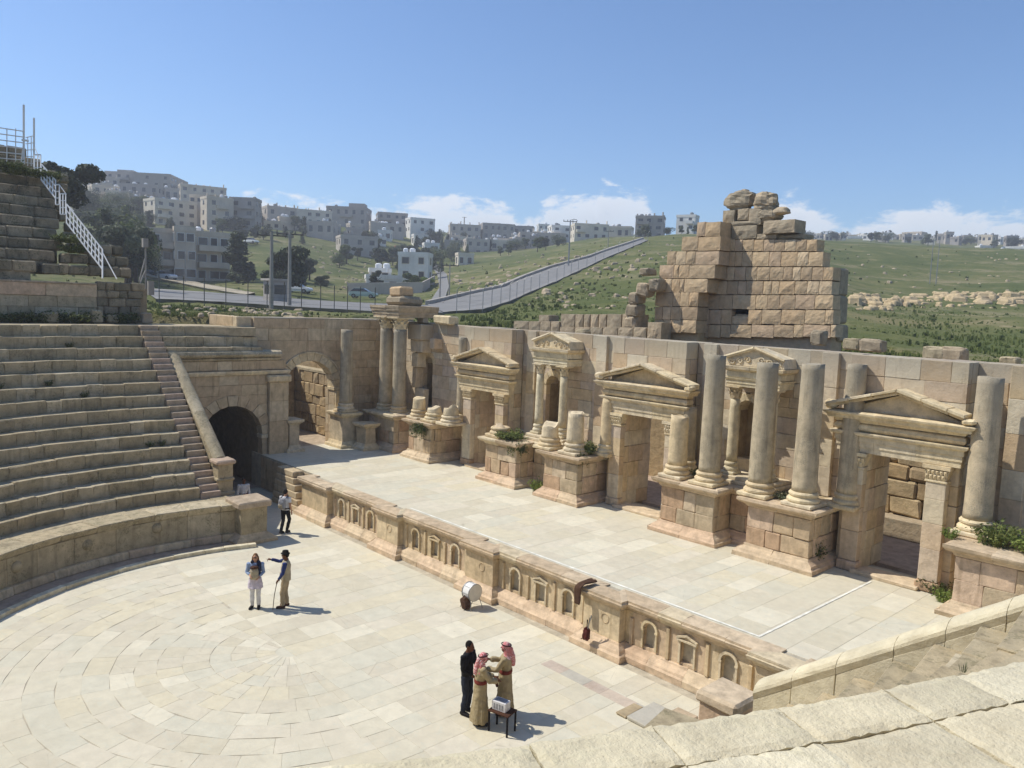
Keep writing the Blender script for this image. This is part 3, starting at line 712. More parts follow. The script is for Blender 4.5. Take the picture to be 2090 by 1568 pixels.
# ================================================================ STAGE BUILDING
YW, YD, YBK = 25.1, 24.35, 26.0
DOORS = [(-27.95, .88, 1.46), (-18.5, 1.06, 1.60), (-9.12, .90, 1.45)]
sw = thing('stage_wall', (OX, YW, ZS), 'long ruined stage building wall of pale ashlar with three doorways', 'stage wall')
g = random.Random(51)
AED = [-23.72, -14.02]
SEGS = [(-37.5, -29.85, YW), (-29.85, -26.42, YD), (-26.42, -20.4, YW), (-20.4, -16.9, YD), (-16.9, -10.8, YW), (-10.8, -7.45, YD), (-7.45, -1.5, YW)]
for (a, b_, Y) in SEGS:
    door = [d for d in DOORS if a < d[0] < b_ and Y == YD]; nich = [c-.68 for c in AED if a < c < b_ and Y == YW]
    mb = MB(); y0 = Y+.26
    if door:
        c, h, o = door[0]; mb.box(a+.02, c-h-.02, y0, YBK, .2, ZT-.05); mb.box(c+h+.02, b_-.02, y0, YBK, .2, ZT-.05); mb.box(c-h-.02, c+h+.02, y0, YBK, 5.42, ZT-.05)
        ops = [(c, h, 5.4, None, ZS)]; zl = courses(ZS, 5.4, .62, g)[:-1]+courses(5.4, ZT, .58, g)
    elif nich:
        c = nich[0]; mb.box(a, c-.42, y0, YBK, .2, ZT-.05); mb.box(c+.42, b_, y0, YBK, .2, ZT-.05); mb.box(c-.42, c+.42, y0, YBK, 6.62, ZT-.05); mb.box(c-.42, c+.42, y0, YBK, .2, 4.3); mb.box(c-.42, c+.42, y0+.5, YBK, 4.3, 6.62)
        ops = [(c, .42, 6.0, .70, 4.3)]; zl = courses(ZS, 4.3, .52, g)[:-1]+courses(4.3, 6.0, .56, g)[:-1]+courses(6.0, 6.7, .35, g)[:-1]+courses(6.7, ZT, .55, g)
    elif a < -37:
        c = -33.75; mb.box(a-.6, c-.42, y0, YBK, .2, ZT-.05); mb.box(c+.42, b_, y0, YBK, .2, ZT-.05); mb.box(c-.42, c+.42, y0, YBK, 6.75, ZT-.05); mb.box(c-.42, c+.42, y0, YBK, .2, 3.9); mb.box(c-.42, c+.42, y0+.5, YBK, 3.9, 6.75)
        ops = [(c, .40, 6.2, .66, 3.9)]; zl = courses(ZS, 3.9, .56, g)[:-1]+courses(3.9, 6.2, .56, g)[:-1]+courses(6.2, 6.86, .33, g)[:-1]+courses(6.86, ZT, .5, g)
    else:
        mb.box(a, b_, y0, YBK, .2, ZT-.05); ops = []; zl = courses(ZS, ZT, .56, g)
    bay = mb.obj('wall_bay', 'core', sw)
    ashlar(bay, 'y', Y, a, b_, ZS, ZT, .56, 'wall_stone', g, lens=(.6, 1.25), depth=.28, openings=ops, zlist=zl, proud=.010)
    if nich or a < -37:
        c = nich[0] if nich else -33.75; zz = 6.0 if nich else 6.2; voussoirs(bay, 'y', Y, c, zz, .42, .68, 7, 'carved_stone', .5, .02)
        mb = MB(); mb.prism([(c-.42, zz)]+[(c-.42*math.cos(t), zz+.42*math.sin(t)) for t in np.linspace(.2, PI-.2, 9)]+[(c+.42, zz), (c+.42, zz+.62), (c-.42, zz+.62)], lambda p, y: (p[0], y, p[1]), Y+.29, Y+.8); mb.obj('niche_head', 'wall_stone', bay)
    # top slabs
    x = a
    while x < b_-.05:
        x1 = min(x+g.uniform(.8, 1.5), b_); x1 = b_ if b_-x1 < .4 else x1
        block('top_slab', box8(x+.003, x1-.003, Y+.27, YBK+.02, ZT-.06, ZT+g.uniform(-.03, .0)), 'wall_stone', bay, .02, .01); x = x1
    if Y == YD:
        ashlar(bay, 'x', b_, Y+.285, YW-.01, ZS, ZT, .56, 'wall_stone', g, lens=(.5, .8), depth=.25, zlist=zl)
        ashlar(bay, 'xn', a, Y+.285, YW-.01, ZS, ZT, .56, 'wall_stone', g, lens=(.5, .8), depth=.25, zlist=zl)
        c, h, o = door[0]
        for s, ax in ((-1, 'x'), (1, 'xn')): ashlar(bay, ax, c+s*h, Y+.285, YBK, ZS, 5.4, .62, 'wall_stone', g, lens=(.6, .9), depth=.1, zlist=[z for z in zl if z <= 5.41])
# pilaster strips on the recessed bays
for X in (-25.75, -21.55, -16.3, -11.75, -6.3):
    z = ZP
    while z < ZT-.1:
        z1 = min(z+g.uniform(.7, 1.1), ZT-.02); z1 = ZT-.02 if ZT-z1 < .4 else z1
        block('pilaster_block', box8(X-.28, X+.28, YW-.14, YW+.1, z+.003, z1-.003), 'wall_stone', sw, .012, .005); z = z1
# overhanging remains at the left end
for (x0, x1, y0, z0, z1) in ((-34.55, -33.35, 24.3, 7.5, 8.3), (-34.5, -33.45, 24.45, 6.8, 7.48), (-34.45, -33.9, 24.5, 6.0, 6.78), (-34.5, -34.1, 24.6, 4.9, 5.98), (-32.95, -32.55, 24.55, 7.05, 7.6), (-34.4, -33.6, 24.7, 3.6, 4.88)):
    block('corbel_block', box8(x0, x1, y0, YW-.005, z0, z1), 'wall_stone', sw, .03, .03)
block('carved_fragment', box8(-33.0, -31.6, 24.75, 25.4, ZT-.45+.47, ZT+.42), 'carved_stone', sw, .08, .05)

# ---------------- doorways with pediments
def doorway(c, h, o, label, wear):
    t = thing('pedimented_doorway', (c, YD, ZS), label, 'doorway'); g = random.Random(int(abs(c)*10))
    for s in (-1, 1):
        xa, xb = sorted((c+s*h, c+s*o)); z = ZS
        block('jamb_base', box8(xa-.06, xb+.06, YD-.36, YD-.01, ZS, ZS+.32), 'podium_stone', t, .04, .015); z = ZS+.325
        for k, q in enumerate((.95, .75, .72, .42)):
            z1 = min(z+q, 4.88) if k < 3 else 4.88
            block('jamb_block', box8(xa, xb, YD-.30, YD-.01, z+.003, z1-.003), 'wall_stone', t, .012, .005); z = z1
        block('jamb_collar', box8(xa-.03, xb+.03, YD-.33, YD-.01, 4.88, 4.95), 'carved_stone', t, .015, .003)
        # capital: bell, two rows of leaves, abacus
        mb = MB(); n = 5
        mb.prism([(xa+.02, 4.95), (xb-.02, 4.95), (xb+.07, 5.28), (xa-.07, 5.28)], lambda p, y: (p[0], y, p[1]), YD-.31, YD-.01)
        for row, (zb, hh) in enumerate(((4.95, .16), (5.06, .18))):
            for k in range(n):
                u = xa+(xb-xa)*(k+.5*(row % 2)+.25)/n
                mb.add([(u-.05, YD-.315, zb), (u+.05, YD-.315, zb), (u+.045, YD-.36-.02*row, zb+hh), (u-.045, YD-.36-.02*row, zb+hh), (u, YD-.385-.02*row, zb+hh-.03)], [(0, 1, 4), (1, 2, 4), (2, 3, 4), (3, 0, 4)])
        mb.box(xa-.10, xb+.10, YD-.40, YD-.01, 5.28, 5.39); mb.obj('capital', 'carved_stone', t)
    W = o+.16
    ar = [(.16, 5.40), (.16, 5.57), (.19, 5.575), (.19, 5.74), (.23, 5.745), (.23, 5.90), (.33, 5.94), (.36, 6.0), (.36, 6.03), (-.2, 6.03), (-.2, 5.40)]
    p3 = [(c-W, YD+.0), (c-W, YD-.14), (c+W, YD-.14), (c+W, YD+.0)]
    moulding(t, p3, ar, 'carved_stone', 'architrave_stone', 1.15, g, .003)
    fr = [(.16, 6.035), (.24, 6.09), (.27, 6.17), (.24, 6.26), (.16, 6.30), (-.2, 6.30), (-.2, 6.035)]
    moulding(t, p3, fr, 'carved_stone', 'frieze_stone', 1.4, g, .004)
    cn = [(.18, 6.305), (.24, 6.33), (.27, 6.40), (.42, 6.43), (.45, 6.52), (.52, 6.56), (.54, 6.62), (.3, 6.66), (-.2, 6.66), (-.2, 6.305)]
    moulding(t, p3, cn, 'carved_stone', 'cornice_stone', 1.1, g, .006)
    E = W+.50; ap = 7.28; y0 = YD-.66
    for s in (-1, 1):
        n = 3
        for k in range(n):
            f0, f1 = k/n+.003, (k+1)/n-.003
            if wear and s > 0 and k == 0: f0 = .12
            def P(f, off): return (c+s*E*(1-f), 6.66+(ap-6.66)*f+off)
            for (oa, ob, yy) in ((.02, .11, y0+.12), (.112, .20, y0)):
                v = []
                for yv in (yy+g.uniform(-.01, .01), YD-.005):
                    for (f, of) in ((f0, oa), (f1, oa), (f0, ob), (f1, ob)): q = P(f, of); v.append((q[0], yv, q[1]))
                v = [v[0], v[1], v[4], v[5], v[2], v[3], v[6], v[7]]; block('raking_cornice', v, 'carved_stone', t, .015, .008)
    mb = MB(); mb.prism([(c-W-.1, 6.665), (c+W+.1, 6.665), (c, ap+.0)], lambda p, y: (p[0], y, p[1]), YD-.20, YD-.01); mb.obj('tympanum', 'carved_stone', t)
    block('corner_ornament', box8(c-E-.04, c-E+.34, y0+.02, YD-.3, 6.66, 6.95), 'carved_stone', t, .10, .04)
    block('corner_ornament', box8(c+E-.32, c+E+.05, y0+.02, YD-.3, 6.66, 6.84), 'carved_stone', t, .08, .05)
    block('threshold', box8(c-h-.1, c+h+.1, YD-.5, YD+.3, ZS-.02, ZS+.12), 'pink_stone', t, .03, .02)
    return t
doorway(*DOORS[0], 'left pedimented doorway of the stage wall, the farthest of three', 0)
doorway(*DOORS[1], 'central pedimented doorway of the stage wall between the column podiums', 0)
doorway(*DOORS[2], 'right pedimented doorway with rubble wall seen through it', 1)

# ---------------- columns
def base_profile(r): return [(r*1.30, 0), (r*1.36, .035), (r*1.36, .09), (r*1.26, .13), (r*1.12, .16), (r*1.12, .20), (r*1.22, .22), (r*1.24, .27), (r*1.16, .31), (r*1.03, .33)]
def corinthian(mb, c, r, h):
    n = 16; mb.lathe([(r*.98, 0), (r*1.0, .05), (r*.98, h*.45), (r*1.12, h*.75), (r*1.35, h*.86)], c, 16)
    for row, (zb, hh, cnt, out) in enumerate(((.02, h*.42, 8, 1.28), (h*.22, h*.46, 8, 1.42), (h*.5, h*.36, 4, 1.75))):
        for k in range(cnt):
            a = 2*PI*(k+.5*(row % 2))/cnt+(PI/4 if row == 2 else 0); ca, sa = math.cos(a), math.sin(a); w = r*(.36 if row < 2 else .2)
            def q(rad, lat, z): return (c[0]+ca*rad-sa*lat, c[1]+sa*rad+ca*lat, c[2]+z)
            mb.add([q(r*1.0, -w, zb), q(r*1.0, w, zb), q(r*1.12, w*.9, zb+hh*.6), q(r*1.12, -w*.9, zb+hh*.6), q(r*out, w*.6, zb+hh), q(r*out, -w*.6, zb+hh), q(r*(out+.06), 0, zb+hh*.86)], [(0, 1, 2, 3), (3, 2, 4, 5), (5, 4, 6)])
    for (hw, z0, z1) in ((r*1.45, h*.86, h*.93), (r*1.55, h*.93, h)):
        k = hw; mb.box(c[0]-k, c[0]+k, c[1]-k, c[1]+k, c[2]+z0, c[2]+z1)
def column(x, y, z0, r, ztop, mat, label, plinth=.14, cap=0, broken=.05, base=True, seed=1, tilt=0, group=None, name='column'):
    g = random.Random(seed); t = thing(name, (x, y, z0), label, 'column', group); z = z0
    if base:
        block('plinth', box8(x-r*1.42, x+r*1.42, y-r*1.42, y+r*1.42, z, z+plinth), 'carved_stone', t, .03, .015); z += plinth
        mb = MB(); mb.lathe(base_profile(r), (x, y, z), 24, jit=.012, rng=g); mb.obj('base', 'carved_stone', t, smooth=False); z += .325
    n = 32; prof = []; H = ztop-cap-z; m = max(6, min(26, int(H/.18))); vs = []; fs = []
    for i in range(m+1):
        f = i/m; rr_ = r*(1.0+.035*math.exp(-f*20)-.10*f**1.6)
        for k in range(n):
            a = 2*PI*k/n; zz = z+H*f
            if i == m and broken: zz += broken*(math.sin(a*1.0+seed)+.6*math.sin(3*a+seed*2)+g.uniform(-.4, .4))
            from_n = vnoise((math.cos(a)*1.5+seed*7, math.sin(a)*1.5, zz*1.1), 1.6); q = rr_*(1+.016*from_n-.05*max(0, from_n-.32)+g.uniform(-.004, .004)); vs.append((x+q*math.cos(a)+tilt*f, y+q*math.sin(a), zz))
    for i in range(m):
        for k in range(n): k2 = (k+1) % n; fs.append((i*n+k, i*n+k2, (i+1)*n+k2, (i+1)*n+k))
    fs.append([m*n+k for k in range(n)]); fs.append(list(range(n))[::-1])
    o = mesh_obj('shaft', vs, fs, mat, t)
    for i, p in enumerate(o.data.polygons): p.use_smooth = i < m*n
    if cap:
        mb = MB(); corinthian(mb, (x, y, ztop-cap), r*.92, cap); mb.obj('capital', 'carved_stone', t)
    return t
def col_at(px, pyb, Y, ptop, r, mat, label, **k):
    q = on_y(px, pyb, Y); d = ray(px, ptop); tt = math.hypot(*(q[:2]))/math.hypot(d[0], d[1]); zt = 9.5+tt*d[2]
    return column(q[0], q[1], k.pop('z0', ZP), r, zt, mat, label, **k)
col_at(1639, 1030, 23.15, 742, .37, 'granite', 'tall grey granite column, right of the two on the right podium', seed=1, broken=.015)
col_at(1549, 1010, 23.15, 740, .37, 'granite', 'tall grey granite column, left of the two on the right podium', seed=2, broken=.015)
col_at(1446, 985, 23.15, 724, .36, 'granite', 'tall grey granite column beside a broken one on the middle podium', seed=3, broken=.02)
col_at(1381, 968, 23.15, 850, .34, 'carved_stone', 'broken half-height column next to the central doorway', seed=4, broken=.05)
col_at(1173, 915, 23.2, 842, .35, 'carved_stone', 'taller broken column drum on the podium left of the central doorway', seed=5, broken=.04)
col_at(1122, 903, 23.2, 866, .36, 'carved_stone', 'short slanting column stump beside the small niche shrine', seed=6, broken=.09)
col_at(1237, 925, 24.1, 812, .27, 'carved_stone', 'slim broken column against the wall left of the central doorway', seed=7, broken=.05)
col_at(1402, 945, 24.2, 832, .27, 'granite', 'slim broken column against the wall right of the central doorway', seed=8, broken=.03)
col_at(1727, 1030, 24.1, 742, .31, 'granite', 'tall slim column left of the right doorway', seed=9, broken=.02)
col_at(1992, 1085, 24.15, 768, .36, 'granite', 'tall column at the right edge standing over green weeds', seed=10, broken=.02)
col_at(941, 852, 24.3, 688, .25, 'granite', 'tall slim pale column left of the left doorway', seed=11, broken=.02)
col_at(855, 850, 23.35, 812, .33, 'carved_stone', 'leftmost column stump on the left end podium', seed=12, broken=.03)
col_at(886, 862, 23.35, 832, .36, 'carved_stone', 'middle weathered column base on the left end podium', seed=13, broken=.06)
col_at(920, 860, 23.5, 832, .38, 'coping_stone', 'crumbling column base, rightmost on the left end podium', seed=14, broken=.12)
col_at(1021, 896, 23.3, 872, .36, 'coping_stone', 'crumbling column base overgrown with grass left of the niche shrine', seed=15, broken=.15)
# column before the side wall and the pair of full columns with capitals at the corner
column(-36.45, 21.75, 3.5, .34, 7.85, 'granite', 'stained grey column before the shaded side wall, right of its arch', seed=16, broken=.02)
PR = [column(-35.5, 23.6, 3.5, .36, 8.62, 'granite', 'left one of the paired tall columns with carved capitals', cap=.62, seed=17, broken=0),
      column(-34.22, 23.6, 3.5, .36, 8.62, 'granite', 'right one of the paired tall columns with carved capitals', cap=.62, seed=18, broken=0)]
en = thing('corner_entablature', (-34.9, 23.9, 8.62), 'heavy broken entablature block bridging the paired columns', 'entablature')
moulding(en, [(-36.15, 25.6), (-36.15, 23.15), (-33.7, 23.15), (-33.7, 25.6)], [(0, 8.63), (0, 8.76), (.04, 8.77), (.04, 8.92), (.08, 8.93), (.10, 9.02), (.13, 9.10), (.14, 9.22), (-.9, 9.24), (-.9, 8.63)], 'ruin_grey', 'architrave_stone', 1.25, random.Random(2), .012)
MB().box(-35.6, -34.2, 23.7, 25.6, 8.65, 9.2).obj('core', 'core', en)
block('corner_pier', box8(-34.3, -33.75, 24.7, 25.05, 8.37, 8.62), 'wall_stone', en, .02, .01)
fb = thing('fallen_block', (-34.9, 23.9, 9.25), 'rough flat boulder lying on the corner entablature', 'stone'); block('boulder', box8(-35.7, -34.0, 23.5, 24.8, 9.25, 9.70), 'ruin_grey', fb, .16, .09)
fb = thing('fallen_block', (-34.7, 23.9, 9.74), 'pale square block, topmost on the corner entablature', 'stone'); block('boulder', box8(-35.35, -34.3, 23.6, 24.5, 9.71, 10.22), 'ruin_stone', fb, .10, .05)

# ---------------- column podiums
def podium(segs, label, seed, back=YW):
    """segs: list of (x0, x1, yfront) left to right"""
    g = random.Random(seed); t = thing('column_podium', ((segs[0][0]+segs[-1][1])/2, segs[0][2], ZS), label, 'podium')
    path = [(segs[0][0], back)]
    for (a, b_, y) in segs: path += [(a, y), (b_, y)]
    path += [(segs[-1][1], back)]
    moulding(t, path, [(.30, ZS), (.30, ZS+.13), (.24, ZS+.17), (.20, ZS+.24), (.06, ZS+.34), (.03, ZS+.40), (-.25, ZS+.40), (-.25, ZS)], 'pink_stone', 'plinth_stone', 1.05, g, .016)
    moulding(t, path, [(0, 3.28), (.05, 3.32), (.08, 3.38), (.22, 3.44), (.27, 3.50), (.27, 3.58), (.18, 3.60), (-.5, 3.60), (-.5, 3.28)], 'coping_stone', 'cornice_stone', .95, g, .014)
    for i, (a, b_, y) in enumerate(segs):
        ashlar(t, 'y', y, a, b_, ZS+.40, 3.28, .6, 'podium_stone', g, lens=(.45, 1.0), depth=.3, proud=.02, b=.018, jit=.014)
        ya = y+.31
        left = segs[i-1][2] if i else back; right = segs[i+1][2] if i < len(segs)-1 else back
        if left > ya+.05: ashlar(t, 'xn', a, ya, left, ZS+.40, 3.28, .6, 'podium_stone', g, lens=(.45, .9), depth=.3, b=.018, jit=.012)
        if right > ya+.05: ashlar(t, 'x', b_, ya, right, ZS+.40, 3.28, .6, 'podium_stone', g, lens=(.45, .9), depth=.3, b=.018, jit=.012)
        MB().box(a+.28, b_-.28, y+.28, back, ZS, 3.585).obj('core', 'dirt', t)
    return t
podium([(-32.35, -30.5, 22.95)], 'left end podium carrying three column stumps', 1)
podium([(-26.25, -24.25, 22.85), (-24.25, -22.55, 23.9), (-22.55, -20.65, 22.85)], 'podium with recessed middle between the left and central doorways', 2)
podium([(-16.55, -14.35, 22.8), (-14.35, -13.1, 23.8), (-13.1, -10.95, 22.8)], 'podium with recessed middle between the central and right doorways', 3)
podium([(-6.85, -1.6, 22.75)], 'podium at the right edge, partly hidden by the sloping parapet', 4)
podium([(-36.05, -33.65, 22.95)], 'corner podium in shade under the paired columns', 5)
# pedestals before the side wall
def pedestal(x0, x1, y0, y1, ztop, label, mat='versura_stone', brk=0.01):
    t = thing('pedestal', ((x0+x1)/2, (y0+y1)/2, ZS), label, 'pedestal')
    p = [(x0, y1), (x0, y0), (x1, y0), (x1, y1), (x0, y1)]
    moulding(t, p, [(.2, ZS), (.2, ZS+.13), (.1, ZS+.2), (.04, ZS+.34), (-.2, ZS+.34), (-.2, ZS)], 'carved_stone', 'base_stone', 1.4, RNG, .01)
    block('shaft', box8(x0, x1, y0, y1, ZS+.3, ztop-.25), mat, t, .012, brk)
    moulding(t, p, [(0, ztop-.26), (.05, ztop-.2), (.16, ztop-.12), (.18, ztop), (-.6, ztop), (-.6, ztop-.26)], 'carved_stone', 'cornice_stone', 1.4, RNG, .012)
    return t
pedestal(-37.2, -35.9, 21.25, 22.2, 3.5, 'tall pedestal carrying the stained column before the side wall')
pedestal(-35.55, -34.75, 21.9, 22.55, 3.05, 'broken waist-high pedestal right of the arch, half in shade', brk=.05)
pedestal(-37.2, -36.3, 18.45, 19.0, 3.3, 'shaded pedestal left of the side wall arch')
# ---------------- niche shrines
def aedicule(c, label, seed):
    t = thing('niche_shrine', (c, 24.4, ZP), label, 'shrine'); g = random.Random(seed); yf = 24.32
    for (e, z0, z1) in ((.34, ZP, ZP+.14), (.27, ZP+.14, ZP+.28)): block('stepped_base', box8(c-1.0-e+.1, c+1.0+e-.1, yf-e-.1, YW-.01, z0, z1), 'carved_stone', t, .03, .01)
    zb = ZP+.28
    for s in (-1, 1):
        x = c+s*.72; block('plinth', box8(x-.27, x+.27, yf-.27, yf+.27, zb, zb+.10), 'marble', t, .02, .004)
        mb = MB(); mb.lathe(base_profile(.19), (x, yf, zb+.10), 20); mb.obj('column_base', 'marble', t)
        mb = MB(); H = 6.55-zb-.42
        mb.lathe([(.185*(1-.13*f**1.6), zb+.42+H*f) for f in np.linspace(0, 1, 8)], (x, yf, 0), 22); mb.obj('column_shaft', 'marble', t, smooth=True)
        mb = MB(); corinthian(mb, (x, yf, 6.55), .18, .42); mb.obj('capital', 'carved_stone', t)
    p = [(c-1.0, YW-.02), (c-1.0, yf-.16), (c+1.0, yf-.16), (c+1.0, YW-.02)]
    moulding(t, p, [(0, 6.98), (0, 7.08), (.025, 7.085), (.025, 7.2), (.06, 7.22), (.08, 7.27), (-.3, 7.28), (-.3, 6.98)], 'marble', 'architrave_stone', 2.2, g, .003)
    moulding(t, p, [(0, 7.285), (.02, 7.30), (.02, 7.5), (-.3, 7.5), (-.3, 7.285)], 'marble', 'frieze_stone', 2.2, g, .003)
    moulding(t, p, [(.03, 7.505), (.1, 7.55), (.16, 7.58), (.18, 7.68), (-.3, 7.69), (-.3, 7.505)], 'carved_stone', 'cornice_stone', 1.2, g, .008)
    # carved gable with scrollwork
    mb = MB(); mb.prism([(c-1.1, 7.7), (c-1.1, 7.95), (c-.05, 8.32), (c+1.0, 8.02), (c+1.1, 7.7)], lambda p, y: (p[0], y, p[1]), yf-.12, YW-.02); gb = mb.obj('gable', 'carved_stone', t)
    for s in (-1, 1):
        mb = MB(); mb.tube([(c+s*(1.12-1.1*f), yf-.2, 7.98+.36*f) for f in np.linspace(0, 1, 5)], .06, 6); mb.obj('raking_cornice', 'carved_stone', gb)
        for k in range(3):
            cx = c+s*(.25+.3*k); cz = 7.92-.05*k; sp = [(cx+(.13-.010*q)*math.cos(q*.75)*s, yf-.14, cz+(.12-.009*q)*math.sin(q*.75)) for q in range(12)]
            mb = MB(); mb.tube(sp, .028, 5); mb.obj('scroll', 'carved_stone', gb)
    return t
aedicule(AED[0], 'small niche shrine with two slender columns, left of the central doorway', 1)
aedicule(AED[1], 'small niche shrine behind the tall granite columns', 2)

# ---------------- shaded side wall with tall arch
XV = -37.5
vs_ = thing('side_wall', (XV, 20.5, ZS), 'shaded end wall of the stage with a tall round arch', 'side wall')
g = random.Random(77); VY, VH, VSP = 20.2, 1.45, 4.72
zl = courses(ZS, VSP, .52, g)[:-1]+courses(VSP, VSP+VH+.48, .46, g)[:-1]+courses(VSP+VH+.48, ZT, .56, g)
ashlar(vs_, 'x', XV, 17.1, 25.1, ZS, ZT, .5, 'versura_stone', g, openings=[(VY, VH, VSP, VH+.48, ZS)], zlist=zl, depth=.6, lens=(.7, 1.3))
voussoirs(vs_, 'x', XV, VY, VSP, VH, VH+.40, 13, 'carved_stone', .75, .05)
voussoirs(vs_, 'x', XV, VY, VSP, VH+.405, VH+.48, 13, 'carved_stone', .3, .10, 'hood_stone')
for s in (-1, 1):
    block('impost', box8(XV-.7, XV+.08, VY+s*(VH+.22)-.27, VY+s*(VH+.22)+.27, VSP-.2, VSP-.005), 'carved_stone', vs_, .02, .004)
    ashlar(vs_, 'y' if s > 0 else 'y', VY+s*VH if s > 0 else VY-VH-.1, XV-.95, XV-.61, ZS, VSP-.2, .52, 'versura_stone', g, depth=.1)
block('door_pilaster', box8(XV, XV+.16, VY+VH+.02, VY+VH+.34, 3.5, VSP-.2), 'carved_stone', vs_, .015, .006)
block('end_return', box8(XV-1.6, XV-.61, 17.1, 17.5, 6.6, ZT-.02), 'versura_stone', vs_, .02, .01)
block('low_parapet', box8(XV-3.6, XV-.7, 16.3, 16.75, 7.9, ZT+.05), 'versura_stone', vs_, .02, .01)
block('low_parapet', box8(XV-.69, XV-.2, 16.3, 17.08, 7.9, ZT+.05), 'versura_stone', vs_, .02, .01)
x = 17.1
while x < 25.6:
    x1 = min(x+g.uniform(.9, 1.5), 25.7); block('top_slab', box8(XV-.95, XV-.02, x+.004, x1-.004, ZT-.02, ZT+.05), 'wall_stone', vs_, .015, .006); x = x1
MB().box(XV-.94, XV-.62, 17.5, VY-VH-.46, ZS, ZT-.03).box(XV-.94, XV-.62, VY+VH+.46, 25.4, ZS, ZT-.03).box(XV-.94, XV-.62, VY-VH-.46, VY+VH+.46, VSP+VH+.46, ZT-.03).obj('core', 'core', vs_)
# rubble walls seen through the arch
rb = thing('rubble_wall', (-40.7, 22.3, ZS), 'sunlit rough block wall seen through the side wall arch', 'wall')
g = random.Random(91)
MB().box(-44.5, XV-.96, 22.45, 23.0, ZS-.1, 5.1).obj('core', 'rubble', rb)
ashlar(rb, 'y', 22.3, -44.5, XV-.97, ZS, 5.2, .55, 'rubble', g, lens=(.5, 1.1), depth=.2, proud=.04, b=.04, jit=.03)
MB().box(-44.5, XV-.97, 22.28, 23.0, 5.21, 5.34).obj('ledge', 'seat_stone', rb)
rb2 = thing('upper_rubble_wall', (-41, 23.8, ZS), 'orange block wall higher behind the side wall arch', 'wall')
ashlar(rb2, 'y', 23.8, -46, -38.6, 4.0, 7.6, .5, 'rubble', g, lens=(.6, 1.2), depth=.4, proud=.02)
MB().box(-46, -38.6, 24.15, 24.6, ZS, 7.55).obj('core', 'core', rb2)
structure(MB().box(-46, XV-.01, 17.5, 26, 1.0, ZS-.02).obj('court_floor', 'step_stone'))
rb3 = thing('court_cross_wall', (-43.6, 20, ZS), 'shaded cross wall glimpsed at the left inside the side wall arch', 'wall')
ashlar(rb3, 'x', -43.2, 16.8, 22.25, ZS, 5.7, .6, 'rubble', g, lens=(.6, 1.2), depth=.5, proud=.03)
# ---------------- back court behind the stage wall
bw = thing('back_court_wall', (OX, 29.8, ZS), 'rough rubble wall of the court behind the stage doorways', 'wall')
g = random.Random(92)
MB().box(-38, 2, 30.0, 30.8, 0, 8.0).obj('core', 'rubble', bw)
for (c, w) in ((-28.3, 3.0), (-16.5, 5.0), (-8.6, 4.5)): ashlar(bw, 'y', 29.75, c-w, c+w, ZS, 7.8, .62, 'rubble', g, lens=(.55, 1.2), depth=.28, proud=.06, b=.05, jit=.035)
block('bench', box8(-20, 1, 29.1, 29.74, ZS, 2.35), 'ruin_grey', bw, .03, .01)
structure(MB().box(-38, 3, YBK-.3, 30.1, 1.0, ZS-.01).obj('back_court_floor', 'step_stone'))

# ---------------- upper seating on the left
UW = 22.0
uw = thing('gallery_wall', (OX-UW, OY, 7.9), 'weathered wall above the walkway below the upper seating', 'wall')
def upx(px, r, z=9.7):
    # angle on circle r seen at pixel column px (at height z)
    best = None
    for k in range(400):
        a = math.radians(150+k*.2); q = project((OX+r*math.cos(a), OY+r*math.sin(a), z))
        if best is None or abs(q[0]-px) < best[0]: best = (abs(q[0]-px), a)
    return best[1]
aE = upx(300, UW); aM = upx(197, UW)
mb = MB(); arc_core(mb, UW+.12, UW+1.2, aE, 2*PI+.35, 7.6, 9.6, 80); mb.obj('core', 'core', uw)
def arc_course(parent, r, d, z0, z1, a0, a1, step, mat, seed, name='stone_block', b=.015, jit=.01, keep=None):
    g = random.Random(seed); a = a0
    while a < a1-1e-4:
        e = min(a+step*g.uniform(.6, 1.35)/r, a1); e = a1 if a1-e < .35*step/r else e
        P = arc8(r+g.uniform(-.015, .015), r, r+d, a+.004/r, e-.004/r, z0+.003, z1+g.uniform(-.012, .004))
        if any(in_view(p, 60) for p in (P[4], P[6])) and (keep is None or g.random() < keep): block(name, P, mat, parent, b, jit)
        a = e
aV = upx(-60, UW)
for (z0, z1, st) in ((7.9, 8.62, 1.1), (8.62, 9.12, 1.4)): arc_course(uw, UW, .3, z0, z1, aM, aV, st, 'seat_stone', int(z0*10))
arc_course(uw, UW-.02, .3, 9.12, 9.68, aM, aV, 2.0, 'pink_stone', 5)
ring_a = aM; arc_course(uw, UW-.08, 1.0, 9.68, 9.78, aM, aV, 1.6, 'step_stone', 9)
for k, (z0, z1) in enumerate(((7.9, 8.3), (8.3, 8.7), (8.7, 9.1), (9.1, 9.46), (9.46, 9.86))): arc_course(uw, UW-.04, .5, z0, z1, aE-.004*k+.02, aM, .55, 'seat_worn', 20+k, b=.05, jit=.03)
for (px, py, w, h) in ((100, 640, .6, .45), (196, 632, .5, .6), (228, 636, .5, .4), (298, 640, .45, .5)):
    q = circle_x(px, py, UW-.6, OC); o = thing('loose_block', (q[0], q[1], 7.93), {100: 'loose block on the walkway among weeds, leftmost', 196: 'upright loose block on the walkway below the pink wall', 228: 'small loose block at the foot of the patched wall', 298: 'pinkish loose block at the end of the walkway'}[px], 'stone'); block('block', box8(q[0]-w/2, q[0]+w/2, q[1]-w/2, q[1]+w/2, 7.93, 7.93+h), 'step_stone' if px == 298 else 'seat_stone', o, .06, .05)
